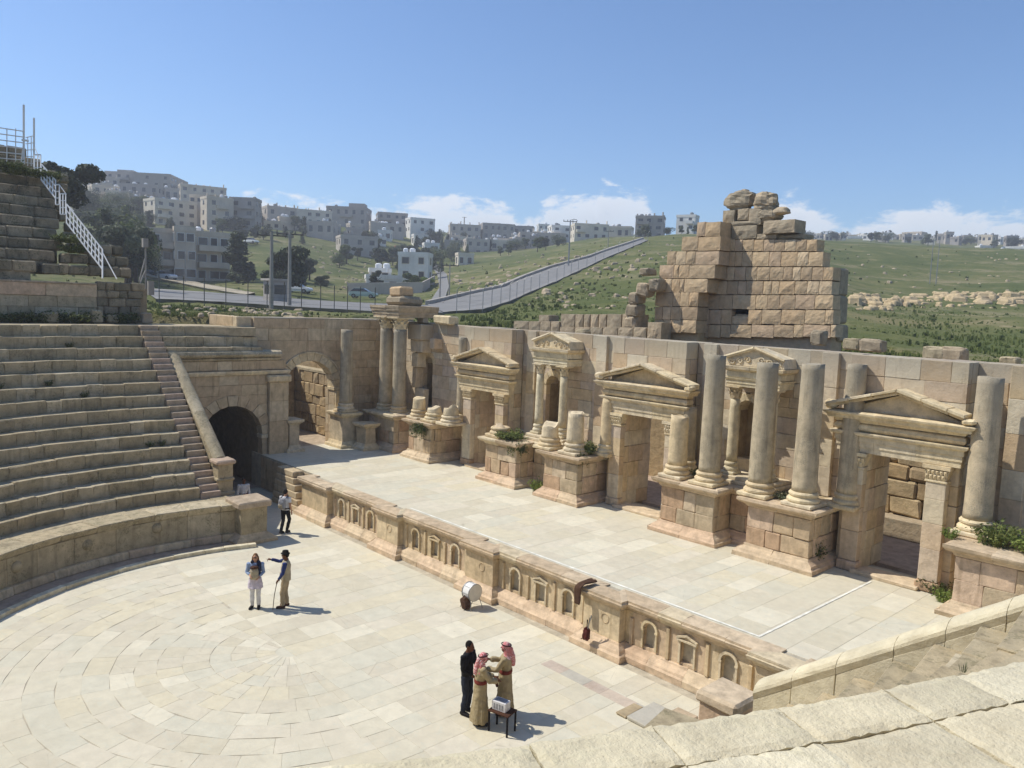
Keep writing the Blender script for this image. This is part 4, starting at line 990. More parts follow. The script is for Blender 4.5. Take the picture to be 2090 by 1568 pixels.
# walkway between the two seating blocks
mb = MB(); arc_core(mb, 19.1, 22.3, PI-.35, 1.66*PI, 7.5, 7.9, 80); structure(mb.obj('walkway', 'dirt'))
up = thing('upper_seating', (OX-UW, OY, 9.7), 'ruined upper seating rows with overgrown broken blocks', 'seating')
PXE = [76, 112, 130, 115, 122, 120, 113, 117, 115, 115, 82, 54]
PXR = [270, 262, 250, 185, 160, 0, 0, 0, 0, 0, 0, 0]
for k in range(12):
    r = UW+.35+.6*k; z = 10.65+.54*k; a0 = upx(PXE[k], r, z); aV = upx(-70, r, z)
    mb = MB(); arc_core(mb, r+.08, r+.8, a0+.01, 2*PI, z-1.1, z-.03, 90); row = mb.obj('seat_row', 'seat_worn', up)
    arc_course(row, r, .66, z-.5, z, a0, aV, 1.1, 'seat_worn', 60+k, 'seat_block', .06, .025)
    if PXR[k]: arc_course(row, r+.05, .6, z-.55, z-.06, upx(PXR[k], r, z), a0-.012, .62, 'seat_worn', 80+k, 'broken_block', .07, .045)
    elif k < 11: arc_course(row, r+.2, .6, z-.55, z-.1, upx(PXE[k]+26, r, z), a0-.004, .5, 'seat_worn', 90+k, 'broken_block', .07, .05, .7)
# earth bank closing the ragged end of the upper seating
ORD = lambda k: '%d%s' % (k, 'th' if 10 <= k % 100 <= 20 else {1: 'st', 2: 'nd', 3: 'rd'}.get(k % 10, 'th'))
# ================================================================ TERRAIN AND TOWN
CTRL = [(-300, 640, 45), (-300, 560, 90), (-300, 470, 160), (-300, 400, 260), (-300, 370, 360), (-300, 400, 600),
 (100, 625, 50), (120, 570, 95), (130, 500, 150), (150, 445, 220), (160, 405, 300), (160, 385, 360), (160, 400, 600),
 (350, 640, 52), (350, 618, 66), (350, 600, 90), (360, 585, 120), (370, 574, 150), (370, 530, 185), (350, 463, 265), (300, 415, 320), (300, 392, 370), (300, 400, 600),
 (550, 643, 55), (550, 628, 68), (550, 612, 92), (560, 585, 130), (560, 555, 165), (560, 505, 220), (560, 468, 275), (560, 452, 330), (560, 445, 400), (560, 450, 600),
 (750, 648, 58), (750, 636, 72), (750, 615, 110), (770, 598, 150), (760, 565, 190), (740, 525, 245), (740, 478, 310), (740, 460, 370), (740, 455, 450), (740, 460, 650),
 (950, 652, 58), (950, 640, 68), (950, 612, 95), (920, 570, 165), (950, 535, 250), (950, 500, 340), (950, 485, 420), (950, 480, 650),
 (1100, 648, 58), (1090, 610, 85), (1090, 560, 125), (1100, 525, 200), (1100, 505, 330), (1100, 485, 400), (1100, 478, 650),
 (1200, 642, 60), (1190, 565, 110), (1200, 525, 145), (1200, 500, 220), (1200, 488, 300), (1200, 484, 420), (1200, 475, 650),
 (1300, 655, 55), (1300, 605, 78), (1300, 540, 115), (1300, 492, 190), (1300, 484, 270), (1300, 484, 420), (1300, 478, 650),
 (1500, 690, 44), (1500, 620, 75), (1500, 550, 115), (1450, 490, 190), (1450, 478, 245), (1450, 490, 420), (1500, 484, 650),
 (1800, 712, 46), (1800, 665, 70), (1800, 630, 95), (1800, 606, 118), (1800, 550, 170), (1800, 500, 240), (1800, 503, 330), (1800, 492, 460), (1800, 484, 600), (1800, 500, 1000),
 (2090, 738, 46), (2090, 685, 70), (2090, 630, 110), (2090, 570, 170), (2090, 512, 245), (2090, 515, 330), (2090, 505, 460), (2090, 494, 600), (2090, 510, 1000),
 (2500, 770, 46), (2500, 700, 75), (2500, 600, 150), (2500, 530, 260), (2500, 510, 480), (2500, 500, 900)]
_c = np.array(CTRL, float)
def _uv(px, d): return np.stack([np.asarray(px, float)/260.0, np.log(np.asarray(d, float))*3.0], -1)
_UV = _uv(_c[:, 0], _c[:, 2])
def _k(A, B):
    r = np.linalg.norm(A[:, None]-B[None], axis=2); return r**2*np.log(r+1e-9)
_n = len(_c); _A = np.zeros((_n+3, _n+3)); _A[:_n, :_n] = _k(_UV, _UV)+np.eye(_n)*.02
_A[:_n, _n] = 1; _A[:_n, _n+1:] = _UV; _A[_n, :_n] = 1; _A[_n+1:, :_n] = _UV.T
_w = np.linalg.solve(_A, np.concatenate([_c[:, 1], np.zeros(3)]))
def elev_py(px, d):
    px = np.clip(np.asarray(px, float), -400, 2600); d = np.clip(np.asarray(d, float), 42, 1100)
    px, d = np.broadcast_arrays(px, d); U = _uv(px.ravel(), d.ravel()); K = _k(U, _UV)
    return (K@_w[:_n]+_w[_n]+U@_w[_n+1:]).reshape(px.shape)
def terrain_hit(px, py):
    ds = np.geomspace(44, 700, 260); e = elev_py(np.full(260, px), ds); i = np.argmax(e <= py)
    if e[i] > py: i = 259
    return at_dist(px, py, ds[i]), ds[i]
def ground_at(px, d):
    e = float(elev_py(np.array([px]), np.array([d]))[0]); return at_dist(px, e, d)
# ground material: spring grass, dry soil, scree
def ground_mat():
    b = NB('grassland'); n1 = b.noise(.035, 5, .6); n2 = b.noise(.22, 5, .65, off=4); n3 = b.noise(1.7, 4, .7, off=8); n4 = b.noise(9, 3, .7)
    col = b.ramp(b.math('ADD', b.math('MULTIPLY', n1, .5), b.math('MULTIPLY', n2, .5)), [(.30, lin((76, 86, 48))), (.45, lin((90, 98, 54))), (.55, lin((108, 110, 66))), (.66, lin((136, 126, 90)))])
    col = b.mix(b.math('MULTIPLY', b.map(n3, .5, .7), .45), col, lin((60, 68, 40)))
    col = b.mix(b.math('MULTIPLY', b.map(b.math('ADD', b.math('MULTIPLY', n2, .6), b.math('MULTIPLY', n3, .4)), .57, .68), .75), col, lin((166, 152, 120)))
    sp = b.N('ShaderNodeSeparateXYZ'); b.L(b.pos, sp.inputs[0]); wv = b.math('SINE', b.math('ADD', b.math('MULTIPLY', sp.outputs[2], 2.1), b.math('MULTIPLY', n2, 9.0)))
    col = b.mix(b.math('MULTIPLY', b.math('MULTIPLY', b.map(wv, .72, .98), b.map(n1, .40, .58)), .55), col, lin((150, 138, 108)))
    b.bump(b.math('ADD', n3, b.math('MULTIPLY', n4, .5)), .6, .4); b.fin(col, .95, .1)
ground_mat()
def build_terrain():
    pxs = np.concatenate([np.linspace(-900, -320, 10), np.linspace(-290, 2380, 230), np.linspace(2420, 3300, 12)]); ds = np.geomspace(30, 1150, 150)
    PX, D = np.meshgrid(pxs, ds); E = elev_py(PX, D)
    rs = np.random.RandomState(4); V = []
    for j in range(len(ds)):
        for i in range(len(pxs)):
            p = at_dist(PX[j, i], E[j, i], D[j, i]); x, y, z = p
            z += .10*math.sin(x*.31+y*.17)+.08*math.sin(y*.53-x*.21)+rs.uniform(-.04, .04)*min(1, D[j, i]/60)
            # the theatre lies in a hollow
            if (x > -47.2 and y < 30.6 and y > 12) or math.hypot(x-OX, y-OY) < 31.2 or (y < 12 and x > -47): z = min(z, -1.5)
            V.append((x, y, min(z, 66+3*math.sin(x*.02)) if D[j, i] > 350 else z))
    W = len(pxs); F = []
    for j in range(len(ds)-1):
        for i in range(W-1): a = j*W+i; F.append((a, a+1, a+W+1, a+W))
    o = mesh_obj('terrain', V, F, 'grassland', origin=(0, 0, 0), smooth=True); structure(o)
    # land all round, out to the horizon behind the viewer
    n = 64; V = []; F = []
    for k in range(n):
        a = 2*PI*k/n
        for (r, z) in ((34, 7.0), (80, 6.0), (300, 2), (640, -6)): V.append((OX+r*math.cos(a), OY+r*math.sin(a), z-2.5))
    for k in range(n):
        for q in range(3): F.append((k*4+q, k*4+q+1, ((k+1) % n)*4+q+1, ((k+1) % n)*4+q))
    structure(mesh_obj('far_land', V, F, 'grassland', origin=(0, 0, 0)))
build_terrain()
ROADPX = []
def on_road(px, py):
    for P in ROADPX:
        c = False; n = len(P)
        for i in range(n):
            (x0, y0), (x1, y1) = P[i], P[i-1]
            if (y0 > py) != (y1 > py) and px < (x1-x0)*(py-y0)/(y1-y0)+x0: c = not c
        if c: return True
    return False
def ribbon(name, left, right, mat, lift=.06, sub=6):
    ROADPX.append([(x, y-3) for x, y in left]+[(x, y+5) for x, y in right[::-1]]); lift += .18
    Lp = []; Rp = []
    def dens(P):
        out = []
        for i in range(len(P)-1):
            for k in range(sub): f = k/sub; out.append((P[i][0]*(1-f)+P[i+1][0]*f, P[i][1]*(1-f)+P[i+1][1]*f))
        out.append(P[-1]); return out
    Lp = [terrain_hit(*p)[0] for p in dens(left)]; Rp = [terrain_hit(*p)[0] for p in dens(right)]
    V = []; F = []; m = 6
    for a, b_ in zip(Lp, Rp):
        for k in range(m+1):
            f = k/m; q = a*(1-f)+b_*f; pr = project(q); g_ = q[2]
            dd = math.hypot(q[0], q[1]); gz = ground_at(pr[0], dd)[2]; V.append((q[0], q[1], max(q[2], gz)+lift))
    for i in range(len(Lp)-1):
        for k in range(m): a = i*(m+1)+k; F.append((a, a+1, a+m+2, a+m+1))
    for e in (0, m):      # earth shoulders
        q0 = len(V); V += [(V[i*(m+1)+e][0], V[i*(m+1)+e][1], V[i*(m+1)+e][2]-1.2) for i in range(len(Lp))]
        for i in range(len(Lp)-1): F.append((i*(m+1)+e, (i+1)*(m+1)+e, q0+i+1, q0+i))
    return structure(mesh_obj(name, V, F, mat, origin=(0, 0, 0), smooth=True)), Lp, Rp
def plain(name, col, rough=.8, var=.12, scale=3.0, metal=0, spec=.3):
    b = NB(name); n = b.noise(scale, 4, .6); c = lin(col); b.bs.inputs['Metallic'].default_value = metal
    d = tuple(k*(1-var*2) for k in c[:3])+(1,); u = tuple(min(1, k*(1+var)) for k in c[:3])+(1,)
    b.bump(b.noise(scale*6, 3), .15, .01); return b.fin(b.ramp(n, [(.3, d), (.7, u)]), rough, spec)
plain('asphalt', (128, 126, 122), .9, .10, .8); plain('concrete', (172, 164, 152), .9, .14, .7); plain('pole_concrete', (160, 154, 144), .9, .1, 2)
plain('steel', (150, 150, 148), .5, .08, 6, .6); plain('dark_steel', (96, 94, 90), .6, .1, 6, .3); plain('white_paint', (224, 222, 214), .6, .05, 3)
plain('lane_dirt', (176, 164, 140), .95, .12, 1.2); plain('bark', (74, 60, 46), .95, .25, 8)
road, RL, RR = ribbon('hill_road', [(872, 626), (952, 606), (1022, 591), (1069, 570), (1120, 551), (1200, 529), (1240, 514), (1312, 490)], [(905, 643), (985, 637), (1040, 620), (1083, 600), (1136, 578), (1180, 557), (1232, 532), (1322, 493)], 'asphalt')
ribbon('flat_road', [(286, 592), (420, 600), (560, 611), (700, 620), (880, 628)], [(318, 616), (450, 622), (600, 632), (760, 641), (905, 645)], 'asphalt', .05)
ribbon('dirt_track', [(262, 552), (330, 563), (420, 583), (520, 602)], [(262, 561), (330, 573), (415, 592), (500, 606)], 'lane_dirt', .07)
ribbon('side_lane', [(880, 543), (893, 563), (897, 590), (876, 622)], [(892, 543), (912, 563), (916, 588), (905, 624)], 'asphalt', .08)
# kerb wall along the upper side of the hill road
kw = thing('road_kerb_wall', RL[0], 'low pale kerb wall along the hill road', 'kerb wall')
for i in range(0, len(RL)-1, 3):
    a, b_ = RL[i], RL[min(i+3, len(RL)-1)]; mb = MB(); t = Vector(b_-a); o = Vector((-t.y, t.x, 0)).normalized()*.25
    P = [Vector(a)-o, Vector(b_)-o, Vector(a)+o, Vector(b_)+o]; P = [(p.x, p.y, p.z-.3) for p in P]+[(p.x, p.y, p.z+.65) for p in P]; block('kerb_section', P, 'concrete', kw, .02, .01)
def fence(pts, h, label, mat, crank=.35, r=.035, wires=5, name='wire_fence', cdir=None):
    t = thing(name, pts[0], label, 'fence'); tops = []
    for i, p in enumerate(pts):
        d = Vector(pts[min(i+1, len(pts)-1)])-Vector(pts[max(i-1, 0)]); o = Vector((d.y, -d.x, 0)).normalized()*crank
        mb = MB(); mb.tube([(p[0], p[1], p[2]-.3), (p[0], p[1], p[2]+h), (p[0]+o.x, p[1]+o.y, p[2]+h+crank*.9)], r, 5); mb.obj('post', mat, t)
    for k in range(wires):
        mb = MB(); mb.tube([(p[0], p[1], p[2]+h*(k+.6)/wires) for p in pts], r*.22, 3, False); mb.obj('wire', mat, t)
    return t
fp = []
for i in range(0, len(RR), 1): fp.append(RR[i])
fence([tuple(p) for p in fp[2::2]], 2.0, 'pale cranked-post fence along the lower side of the hill road', 'steel', wires=5)
fence([tuple(ground_at(px, 63)) for px in (325, 375, 417, 461, 506, 545, 580, 615, 654, 682, 709, 735, 765, 800, 835)], 1.85, 'dark cranked-post wire fence below the flat road', 'dark_steel')

# ---------------- buildings
def facade_mat(name, col):
    b = NB(name); oi = b.N('ShaderNodeObjectInfo'); n = b.noise(.35, 5, .6); n2 = b.noise(2.5, 4, .6, stretch=(1, 1, .2)); c = lin(col)
    base = b.ramp(n, [(.3, tuple(k*.82 for k in c[:3])+(1,)), (.7, tuple(min(1, k*1.08) for k in c[:3])+(1,))])
    base = b.mix(b.math('MULTIPLY', b.map(n2, .5, .75), .35), base, tuple(k*.6 for k in c[:3])+(1,)); b.fin(base, .9, .2)
facade_mat('f_grey', (188, 178, 164)); facade_mat('f_sand', (206, 192, 170)); facade_mat('f_white', (226, 222, 212)); facade_mat('f_bare', (164, 157, 148)); facade_mat('f_brown', (120, 86, 70)); facade_mat('f_cream', (218, 207, 186)); facade_mat('roof_red', (176, 96, 78))
b = NB('window_glass'); b.bs.inputs['Metallic'].default_value = 0; b.fin(lin((46, 48, 52)), .12, .6)
plain('tank_white', (232, 232, 230), .4, .04)
BUILD_N = [0]
def building(px0, px1, ytop, ybase, d, label, mat='f_grey', storeys=None, rot=None, tanks=2, rebar=0, depth=None, bal=False, cols=None, group=None, panes=True, sink=4.0, roofroom=None, name='apartment_building'):
    BUILD_N[0] += 1; g = random.Random(BUILD_N[0]*13); pm = (px0+px1)/2
    base = at_dist(pm, ybase, d); top = at_dist(pm, ytop, d); H = top[2]-base[2]
    wv = (px1-px0)/FPX*d*1.02; rot = g.uniform(-.5, .5) if rot is None else rot
    dep = depth or g.uniform(.6, .95); w = wv/(math.cos(rot)+dep*abs(math.sin(rot))); D = w*dep
    storeys = storeys or max(1, round(H/3.1))
    if not bal and storeys >= 2 and d < 400 and g.random() < .5: xa = g.choice((-.9, -.3, .1)); bal = [(xa, xa+g.uniform(.5, .9))]
    az = math.atan2(base[1], base[0]); vx = Vector((math.sin(az), -math.cos(az), 0)); vy = Vector((math.cos(az), math.sin(az), 0))   # right, away
    ux = vx*math.cos(rot)+vy*math.sin(rot); uy = -vx*math.sin(rot)+vy*math.cos(rot)
    c = Vector(base)+vy*(D*.5)
    def T(a, b_, z): q = c+ux*a+uy*b_; return (q.x, q.y, base[2]+z)
    t = thing(name, (c.x, c.y, base[2]), label, 'building', group)
    def tb(nm, m, x0, x1, y0, y1, z0, z1, par=t): 
        mb = MB(); mb.add([T(x, y, z) for z in (z0, z1) for y in (y0, y1) for x in (x0, x1)], [(0, 2, 3, 1), (4, 5, 7, 6), (0, 1, 5, 4), (2, 6, 7, 3), (0, 4, 6, 2), (1, 3, 7, 5)]); return mb.obj(nm, m, par)
    hw, hd = w/2, D/2
    body = tb('wall', mat, -hw, hw, -hd, hd, -sink, H-.35)
    th = .25
    mb = MB()
    for (x0, x1, y0, y1) in ((-hw-.1, hw+.1, -hd-.1, -hd+th), (-hw-.1, hw+.1, hd-th, hd+.1), (-hw-.1, -hw+th, -hd+th, hd-th), (hw-th, hw+.1, -hd+th, hd-th)):
        mb.add([T(x, y, z) for z in (H-.35, H+.45) for y in (y0, y1) for x in (x0, x1)], [(0, 2, 3, 1), (4, 5, 7, 6), (0, 1, 5, 4), (2, 6, 7, 3), (0, 4, 6, 2), (1, 3, 7, 5)])
    mb.obj('roof_parapet', mat, t)
    sh = H/storeys; far = d > 240
    faces = [('f', w, cols or max(2, round(w/3.4))), ('l', D, max(1, round(D/4))), ('r', D, max(1, round(D/4)))]
    for fc, ln, n in faces:
        if fc == 'l' and rot < -.06: continue
        if fc == 'r' and rot > .06: continue
        for s in range(storeys):
            for k in range(n):
                if g.random() < .12: continue
                u = (k+.5)/n*ln-ln/2+g.uniform(-.25, .25); ww = g.choice((.55, .6, .75)); z0 = s*sh+sh*.32; z1 = s*sh+sh*.76
                def R(u0, u1, za, zb, e0, e1):
                    if fc == 'f': return [T(x, y, z) for z in (za, zb) for y in (-hd-e1, -hd-e0) for x in (u0, u1)]
                    if fc == 'l': return [T(x, y, z) for z in (za, zb) for y in (u0, u1) for x in (-hw-e1, -hw-e0)]
                    return [T(x, y, z) for z in (za, zb) for y in (u0, u1) for x in (hw+e0, hw+e1)]
                BF = [(0, 2, 3, 1), (4, 5, 7, 6), (0, 1, 5, 4), (2, 6, 7, 3), (0, 4, 6, 2), (1, 3, 7, 5)]
                if far or not panes:
                    mb = MB(); mb.add(R(u-ww, u+ww, z0, z1, -.1, .03), BF); mb.obj('window', 'window_glass', t)
                else:
                    mb = MB(); e = .1
                    for (a, b2, c2, d2) in ((u-ww-e, u-ww, z0-e, z1+e), (u+ww, u+ww+e, z0-e, z1+e), (u-ww, u+ww, z0-e, z0), (u-ww, u+ww, z1, z1+e)): mb.add(R(a, b2, c2, d2, -.05, .12), BF)
                    wo = mb.obj('window', 'f_white' if mat != 'f_white' else 'f_sand', t); mb = MB(); mb.add(R(u-ww, u+ww, z0, z1, -.05, .035), BF); mb.obj('pane', 'window_glass', wo)
        if bal and fc == 'f':
            for s in range(1, storeys):
                for (xa, xb) in bal: tb('balcony', mat, xa*hw, xb*hw, -hd-1.3, -hd-.01, s*sh-.15, s*sh+.85)
    for k in range(tanks):
        q = T(g.uniform(-hw*.7, hw*.7), g.uniform(-hd*.7, hd*.5), H-.3); mb = MB(); rr_ = g.uniform(.5, .75); mb.lathe([(rr_, 0), (rr_, 1.1+rr_*.6), (rr_*.5, 1.3+rr_*.6)], q, 10); mb.obj('water_tank', 'tank_white' if g.random() < .7 else 'steel', t)
    for k in range(rebar):
        q = T(-hw*.9+(k % 4)*hw*.6, (-hd if k < 4 else hd)*.8, H-.3); mb = MB(); mb.box(q[0]-.18, q[0]+.18, q[1]-.18, q[1]+.18, q[2], q[2]+g.uniform(1.2, 2.2)); mb.obj('roof_post', mat, t)
    if roofroom: tb('stair_room', mat, roofroom[0]*hw, roofroom[1]*hw, -hd*.2, hd*.8, H-.3, H+2.4)
    return t
HG = 'houses on the hillside'
building(159, 233, 360, 396, 345, 'long grey block at the left end of the hilltop', 'f_grey', rot=.2, rebar=5, group=HG)
building(233, 371, 356, 398, 350, 'widest grey block on the hilltop with a flat roof', 'f_bare', rot=-.35, rebar=0, roofroom=(-.9, -.4), group=HG)
building(186, 256, 382, 414, 315, 'low pale house below the left hilltop block', 'f_sand', rot=.25, tanks=4, group=HG)
building(256, 335, 379, 416, 312, 'grey house with white roof tanks below the widest block', 'f_bare', rot=-.3, tanks=3, group=HG)
building(335, 363, 386, 412, 318, 'narrow grey house squeezed below the widest hilltop block', 'f_grey', rot=.1, tanks=1, group=HG)
building(365, 454, 381, 412, 340, 'long sand-coloured block right of the widest hilltop block', 'f_sand', rot=.15, rebar=6, group=HG)
building(303, 393, 410, 463, 268, 'pale three-storey house with stepped terraces on the left slope', 'f_cream', rot=.42, tanks=1, bal=[(-.9, -.3)], group=HG)
building(390, 418, 400, 452, 275, 'tall narrow sand house between two grey blocks', 'f_sand', rot=-.2, tanks=0, group=HG)
building(414, 472, 405, 466, 262, 'sand-coloured four-storey house mid-left slope', 'f_sand', rot=.35, tanks=2, rebar=2, group=HG)
building(472, 530, 406, 466, 265, 'tall dark grey block at the right of the left cluster', 'f_bare', rot=-.3, tanks=1, bal=[(-.2, .9)], group=HG)
building(532, 601, 424, 463, 285, 'square grey block on the skyline right of the left cluster', 'f_grey', rot=.32, rebar=4, group=HG)
building(601, 674, 431, 460, 300, 'pale block with roof posts on the skyline', 'f_cream', rot=.12, rebar=6, group=HG)
building(628, 688, 454, 482, 270, 'low grey house below the block with roof posts', 'f_grey', rot=-.28, tanks=0, group=HG)
building(669, 756, 424, 462, 335, 'broad dark block with a raised roof room on the skyline', 'f_bare', rot=-.2, roofroom=(.0, .8), tanks=1, group=HG)
building(768, 830, 436, 464, 340, 'dark house at the left of the white cubic house', 'f_bare', rot=.1, tanks=1, group=HG)
building(828, 886, 447, 476, 330, 'white cubic house on the middle skyline', 'f_white', rot=.3, tanks=0, group=HG)
building(760, 822, 458, 478, 315, 'low grey house with white tanks below the skyline', 'f_grey', rot=0, tanks=5, group=HG)
building(687, 768, 484, 528, 245, 'two-storey grey villa among trees on the middle slope', 'f_grey', rot=.2, tanks=0, bal=[(-.9, -.2)], group=HG)
building(862, 896, 498, 516, 270, 'small white house among dark trees', 'f_white', rot=.2, tanks=2, group=HG)
building(915, 979, 460, 492, 370, 'grey house with roof posts right of the white cubic house', 'f_grey', rot=.1, rebar=5, group=HG)
building(977, 1049, 458, 490, 375, 'dark broad block on the middle skyline', 'f_bare', rot=.2, group=HG, tanks=1)
building(1049, 1090, 463, 482, 380, 'small dark block right of the broad one', 'f_bare', rot=-.1, tanks=1, group=HG)
building(945, 998, 490, 524, 300, 'grey two-storey house above the lane', 'f_grey', rot=.2, rebar=2, group=HG)
building(929, 966, 519, 546, 235, 'small pale cubic house at the top of the lane', 'f_cream', rot=.25, tanks=0, group=HG)
building(1012, 1057, 489, 518, 310, 'grey house half hidden below the crest, left', 'f_grey', rot=-.2, group=HG)
building(1056, 1152, 477, 512, 320, 'long grey terrace of flats below the crest', 'f_grey', rot=.1, tanks=3, group=HG, cols=6)
building(1095, 1120, 459, 482, 400, 'small white block far behind the crest', 'f_white', rot=.2, tanks=1, group=HG)
building(1117, 1165, 462, 488, 330, 'white block left of the tall lamp pole on the crest', 'f_white', rot=.25, group=HG)
building(1164, 1240, 459, 490, 300, 'cream house with roof posts on the crest', 'f_cream', rot=.2, rebar=5, tanks=1, group=HG)
building(1240, 1292, 464, 488, 320, 'cream house with white tanks right of the one with roof posts', 'f_sand', rot=-.15, tanks=3, group=HG)
building(1297, 1355, 443, 488, 262, 'unfinished dark concrete building bristling with roof posts', 'f_bare', rot=-.1, rebar=8, tanks=2, storeys=3, group=HG)
building(1381, 1424, 441, 472, 270, 'white two-storey house beside the ruined tower', 'f_white', rot=-.3, tanks=2, group=HG)
building(1425, 1480, 462, 480, 300, 'low white sheds left of the ruined tower', 'f_white', rot=.2, tanks=3, group=HG)
# the nearer buildings
t = building(290, 456, 474, 577, 150, 'three-storey sand apartment house with balconies above the car track', 'f_sand', storeys=3, rot=.12, tanks=3, depth=.5, cols=8, bal=[(-.92, -.12), (.28, .97)])
c = at_dist(372, 577, 149); 
building(358, 396, 468, 577, 148.2, 'projecting stair tower of the sand apartment house', 'f_sand', storeys=3, rot=.12, tanks=0, depth=.5, cols=2, name='stair_tower')
building(813, 881, 519, 576, 172, 'white house with brown roof band and arched windows', 'f_white', storeys=2, rot=-.22, tanks=2, depth=.7)
building(745, 818, 566, 602, 150, 'low pale villa behind a white garden wall', 'f_white', storeys=1, rot=.08, tanks=0, depth=.7)
building(753, 797, 552, 572, 155, 'white upper storey of the villa', 'f_white', storeys=1, rot=.08, tanks=3, depth=.7, name='villa_upper_storey')
building(806, 836, 505, 514, 255, 'red-roofed cottage among trees', 'roof_red', storeys=1, rot=.1, tanks=0)
q0, q1, q2 = ground_at(708, 138), ground_at(860, 138), ground_at(885, 158)
gw = thing('garden_wall', q0, 'long white garden wall round the low villa', 'garden wall')
for a, b_ in ((q0, q1), (q1, q2)):
    n = 6 if a is q0 else 3
    for k in range(n):
        p = a+(b_-a)*k/n; q = a+(b_-a)*(k+1)/n; P = []
        for zz in (-1.0, 1.7):
            for off in (0, .25):
                for s in (p, q): P.append((s[0]+off*.7, s[1]+off*.7, s[2]+zz))
        block('wall_panel', P, 'f_grey', gw, .02, .01)
# more small houses packed up the slopes
g = random.Random(909); XS = []
for (x0, x1, ya, yb, d0, d1, n) in ((165, 300, 398, 425, 300, 340, 8), (300, 540, 400, 470, 270, 330, 10), (540, 760, 452, 492, 270, 340, 12), (760, 960, 466, 505, 280, 350, 12), (960, 1160, 478, 512, 300, 370, 10)):
    for k in range(n): XS.append((g.uniform(x0, x1), g.uniform(d0, d1)))
XS.sort()
for i, (px, d) in enumerate(XS):
    e = float(elev_py(np.array([px]), np.array([d]))[0]); w = g.uniform(20, 40); building(px-w/2, px+w/2, e-g.uniform(11, 24), e+1, d, ORD(i+1)+' from the left of the small houses packed among the hillside blocks', g.choice(('f_grey', 'f_sand', 'f_cream', 'f_bare', 'f_white')), tanks=g.randint(0, 3), rebar=g.choice((0, 0, 3, 5)), group='small houses packed on the hillside', name='small_house')
# far town on the right horizon
g = random.Random(404)
FT = [(1690, 1722, 480, 496, 500), (1790, 1818, 476, 500, 480), (1844, 1884, 475, 505, 500), (1884, 1915, 487, 505, 520), (1994, 2024, 503, 518, 420), (2052, 2092, 505, 520, 420), (1958, 1985, 490, 506, 520), (1730, 1756, 484, 498, 500), (1757, 1786, 478, 497, 520), (1650, 1682, 478, 494, 520), (1930, 1956, 489, 505, 500), (2020, 2050, 492, 508, 500), (2030, 2052, 512, 520, 400)]
FT.sort()
for i, (a, b_, c_, d_, e_) in enumerate(FT): building(a, b_, c_, d_, e_, ORD(i+1)+' from the left of the larger pale houses in the far town', g.choice(('f_white', 'f_cream', 'f_sand', 'f_grey')), group='far town houses', tanks=1, panes=False, name='town_house')
for i in range(34):
    px = 1640+i*13.6+g.uniform(-5, 5); w = g.uniform(10, 22); yb = 486+g.uniform(0, 8)+(px-1640)*.012; d = g.uniform(430, 540)
    building(px, px+w, yb-g.uniform(7, 15), yb+2, d, ORD(i+1)+' from the left of the tiny pale houses along the right horizon', g.choice(('f_white', 'f_cream', 'f_sand', 'f_grey', 'f_bare')), group='far town houses', tanks=1, panes=False, name='town_house', sink=8)

# ---------------- trees and scrub
def leaf_mat(name, a, b_, c):
    b = NB(name); oi = b.N('ShaderNodeObjectInfo'); n = b.noise(.9, 3, .6); at = b.N('ShaderNodeAttribute'); at.attribute_name = 'rnd'
    f = b.math('ADD', b.math('MULTIPLY', n, .6), b.math('MULTIPLY', at.outputs['Fac'], .5)); col = b.ramp(f, [(.2, lin(a)), (.5, lin(b_)), (.8, lin(c))])
    b.bs.inputs['Transmission Weight'].default_value = 0; b.fin(col, .7, .2)
    tr = b.N('ShaderNodeBsdfTranslucent'); b.L(col, tr.inputs['Color']); mx = b.N('ShaderNodeMixShader'); mx.inputs[0].default_value = .25
    b.L(b.bs.outputs[0], mx.inputs[1]); b.L(tr.outputs[0], mx.inputs[2]); b.L(mx.outputs[0], b.out.inputs['Surface'])
leaf_mat('leaf_dark', (40, 48, 32), (54, 62, 40), (72, 80, 52)); leaf_mat('leaf_mid', (60, 70, 40), (82, 92, 52), (106, 114, 66)); leaf_mat('leaf_grey', (78, 84, 62), (98, 104, 78), (120, 124, 96)); leaf_mat('leaf_bright', (84, 104, 48), (112, 130, 62), (146, 156, 84)); leaf_mat('grass_blade', (80, 92, 50), (104, 116, 62), (136, 140, 82))
def crown_mesh(name, blobs, n, size, seed, mat):
    """leaf faces spread through overlapping lobes; unit height tree"""
    g = np.random.RandomState(seed); V = []; F = []; rn = []; vol = np.array([b_[3]**2*b_[4] for b_ in blobs]); vol = vol/vol.sum()
    for bi, (x, y, z, r, h) in enumerate(blobs):
        k = int(n*vol[bi])+4; u = g.normal(size=(k, 3)); u /= np.linalg.norm(u, axis=1, keepdims=True); rad = g.uniform(.45, 1.05, k)**.6
        p = np.array([x, y, z])+u*rad[:, None]*np.array([r, r, h]); tone = g.uniform(-.15, .15)
        for q, nrm in zip(p, u):
            s = size*g.uniform(.6, 1.4); a = g.normal(size=3); a -= nrm*(a@nrm)*.6; a /= np.linalg.norm(a)+1e-9; b_ = np.cross(a, nrm+g.normal(size=3)*.4); b_ /= np.linalg.norm(b_)+1e-9
            i = len(V); V += [tuple(q-a*s), tuple(q+b_*s*.6), tuple(q+a*s), tuple(q-b_*s*.6)]; F.append((i, i+1, i+2, i+3)); rn.append(min(1, max(0, g.uniform(.1, .8)+tone)))
    me = bpy.data.meshes.new(name); me.from_pydata(V, [], F); me.materials.append(MATS[mat]); at = me.attributes.new('rnd', 'FLOAT', 'FACE'); at.data.foreach_set('value', rn); return me
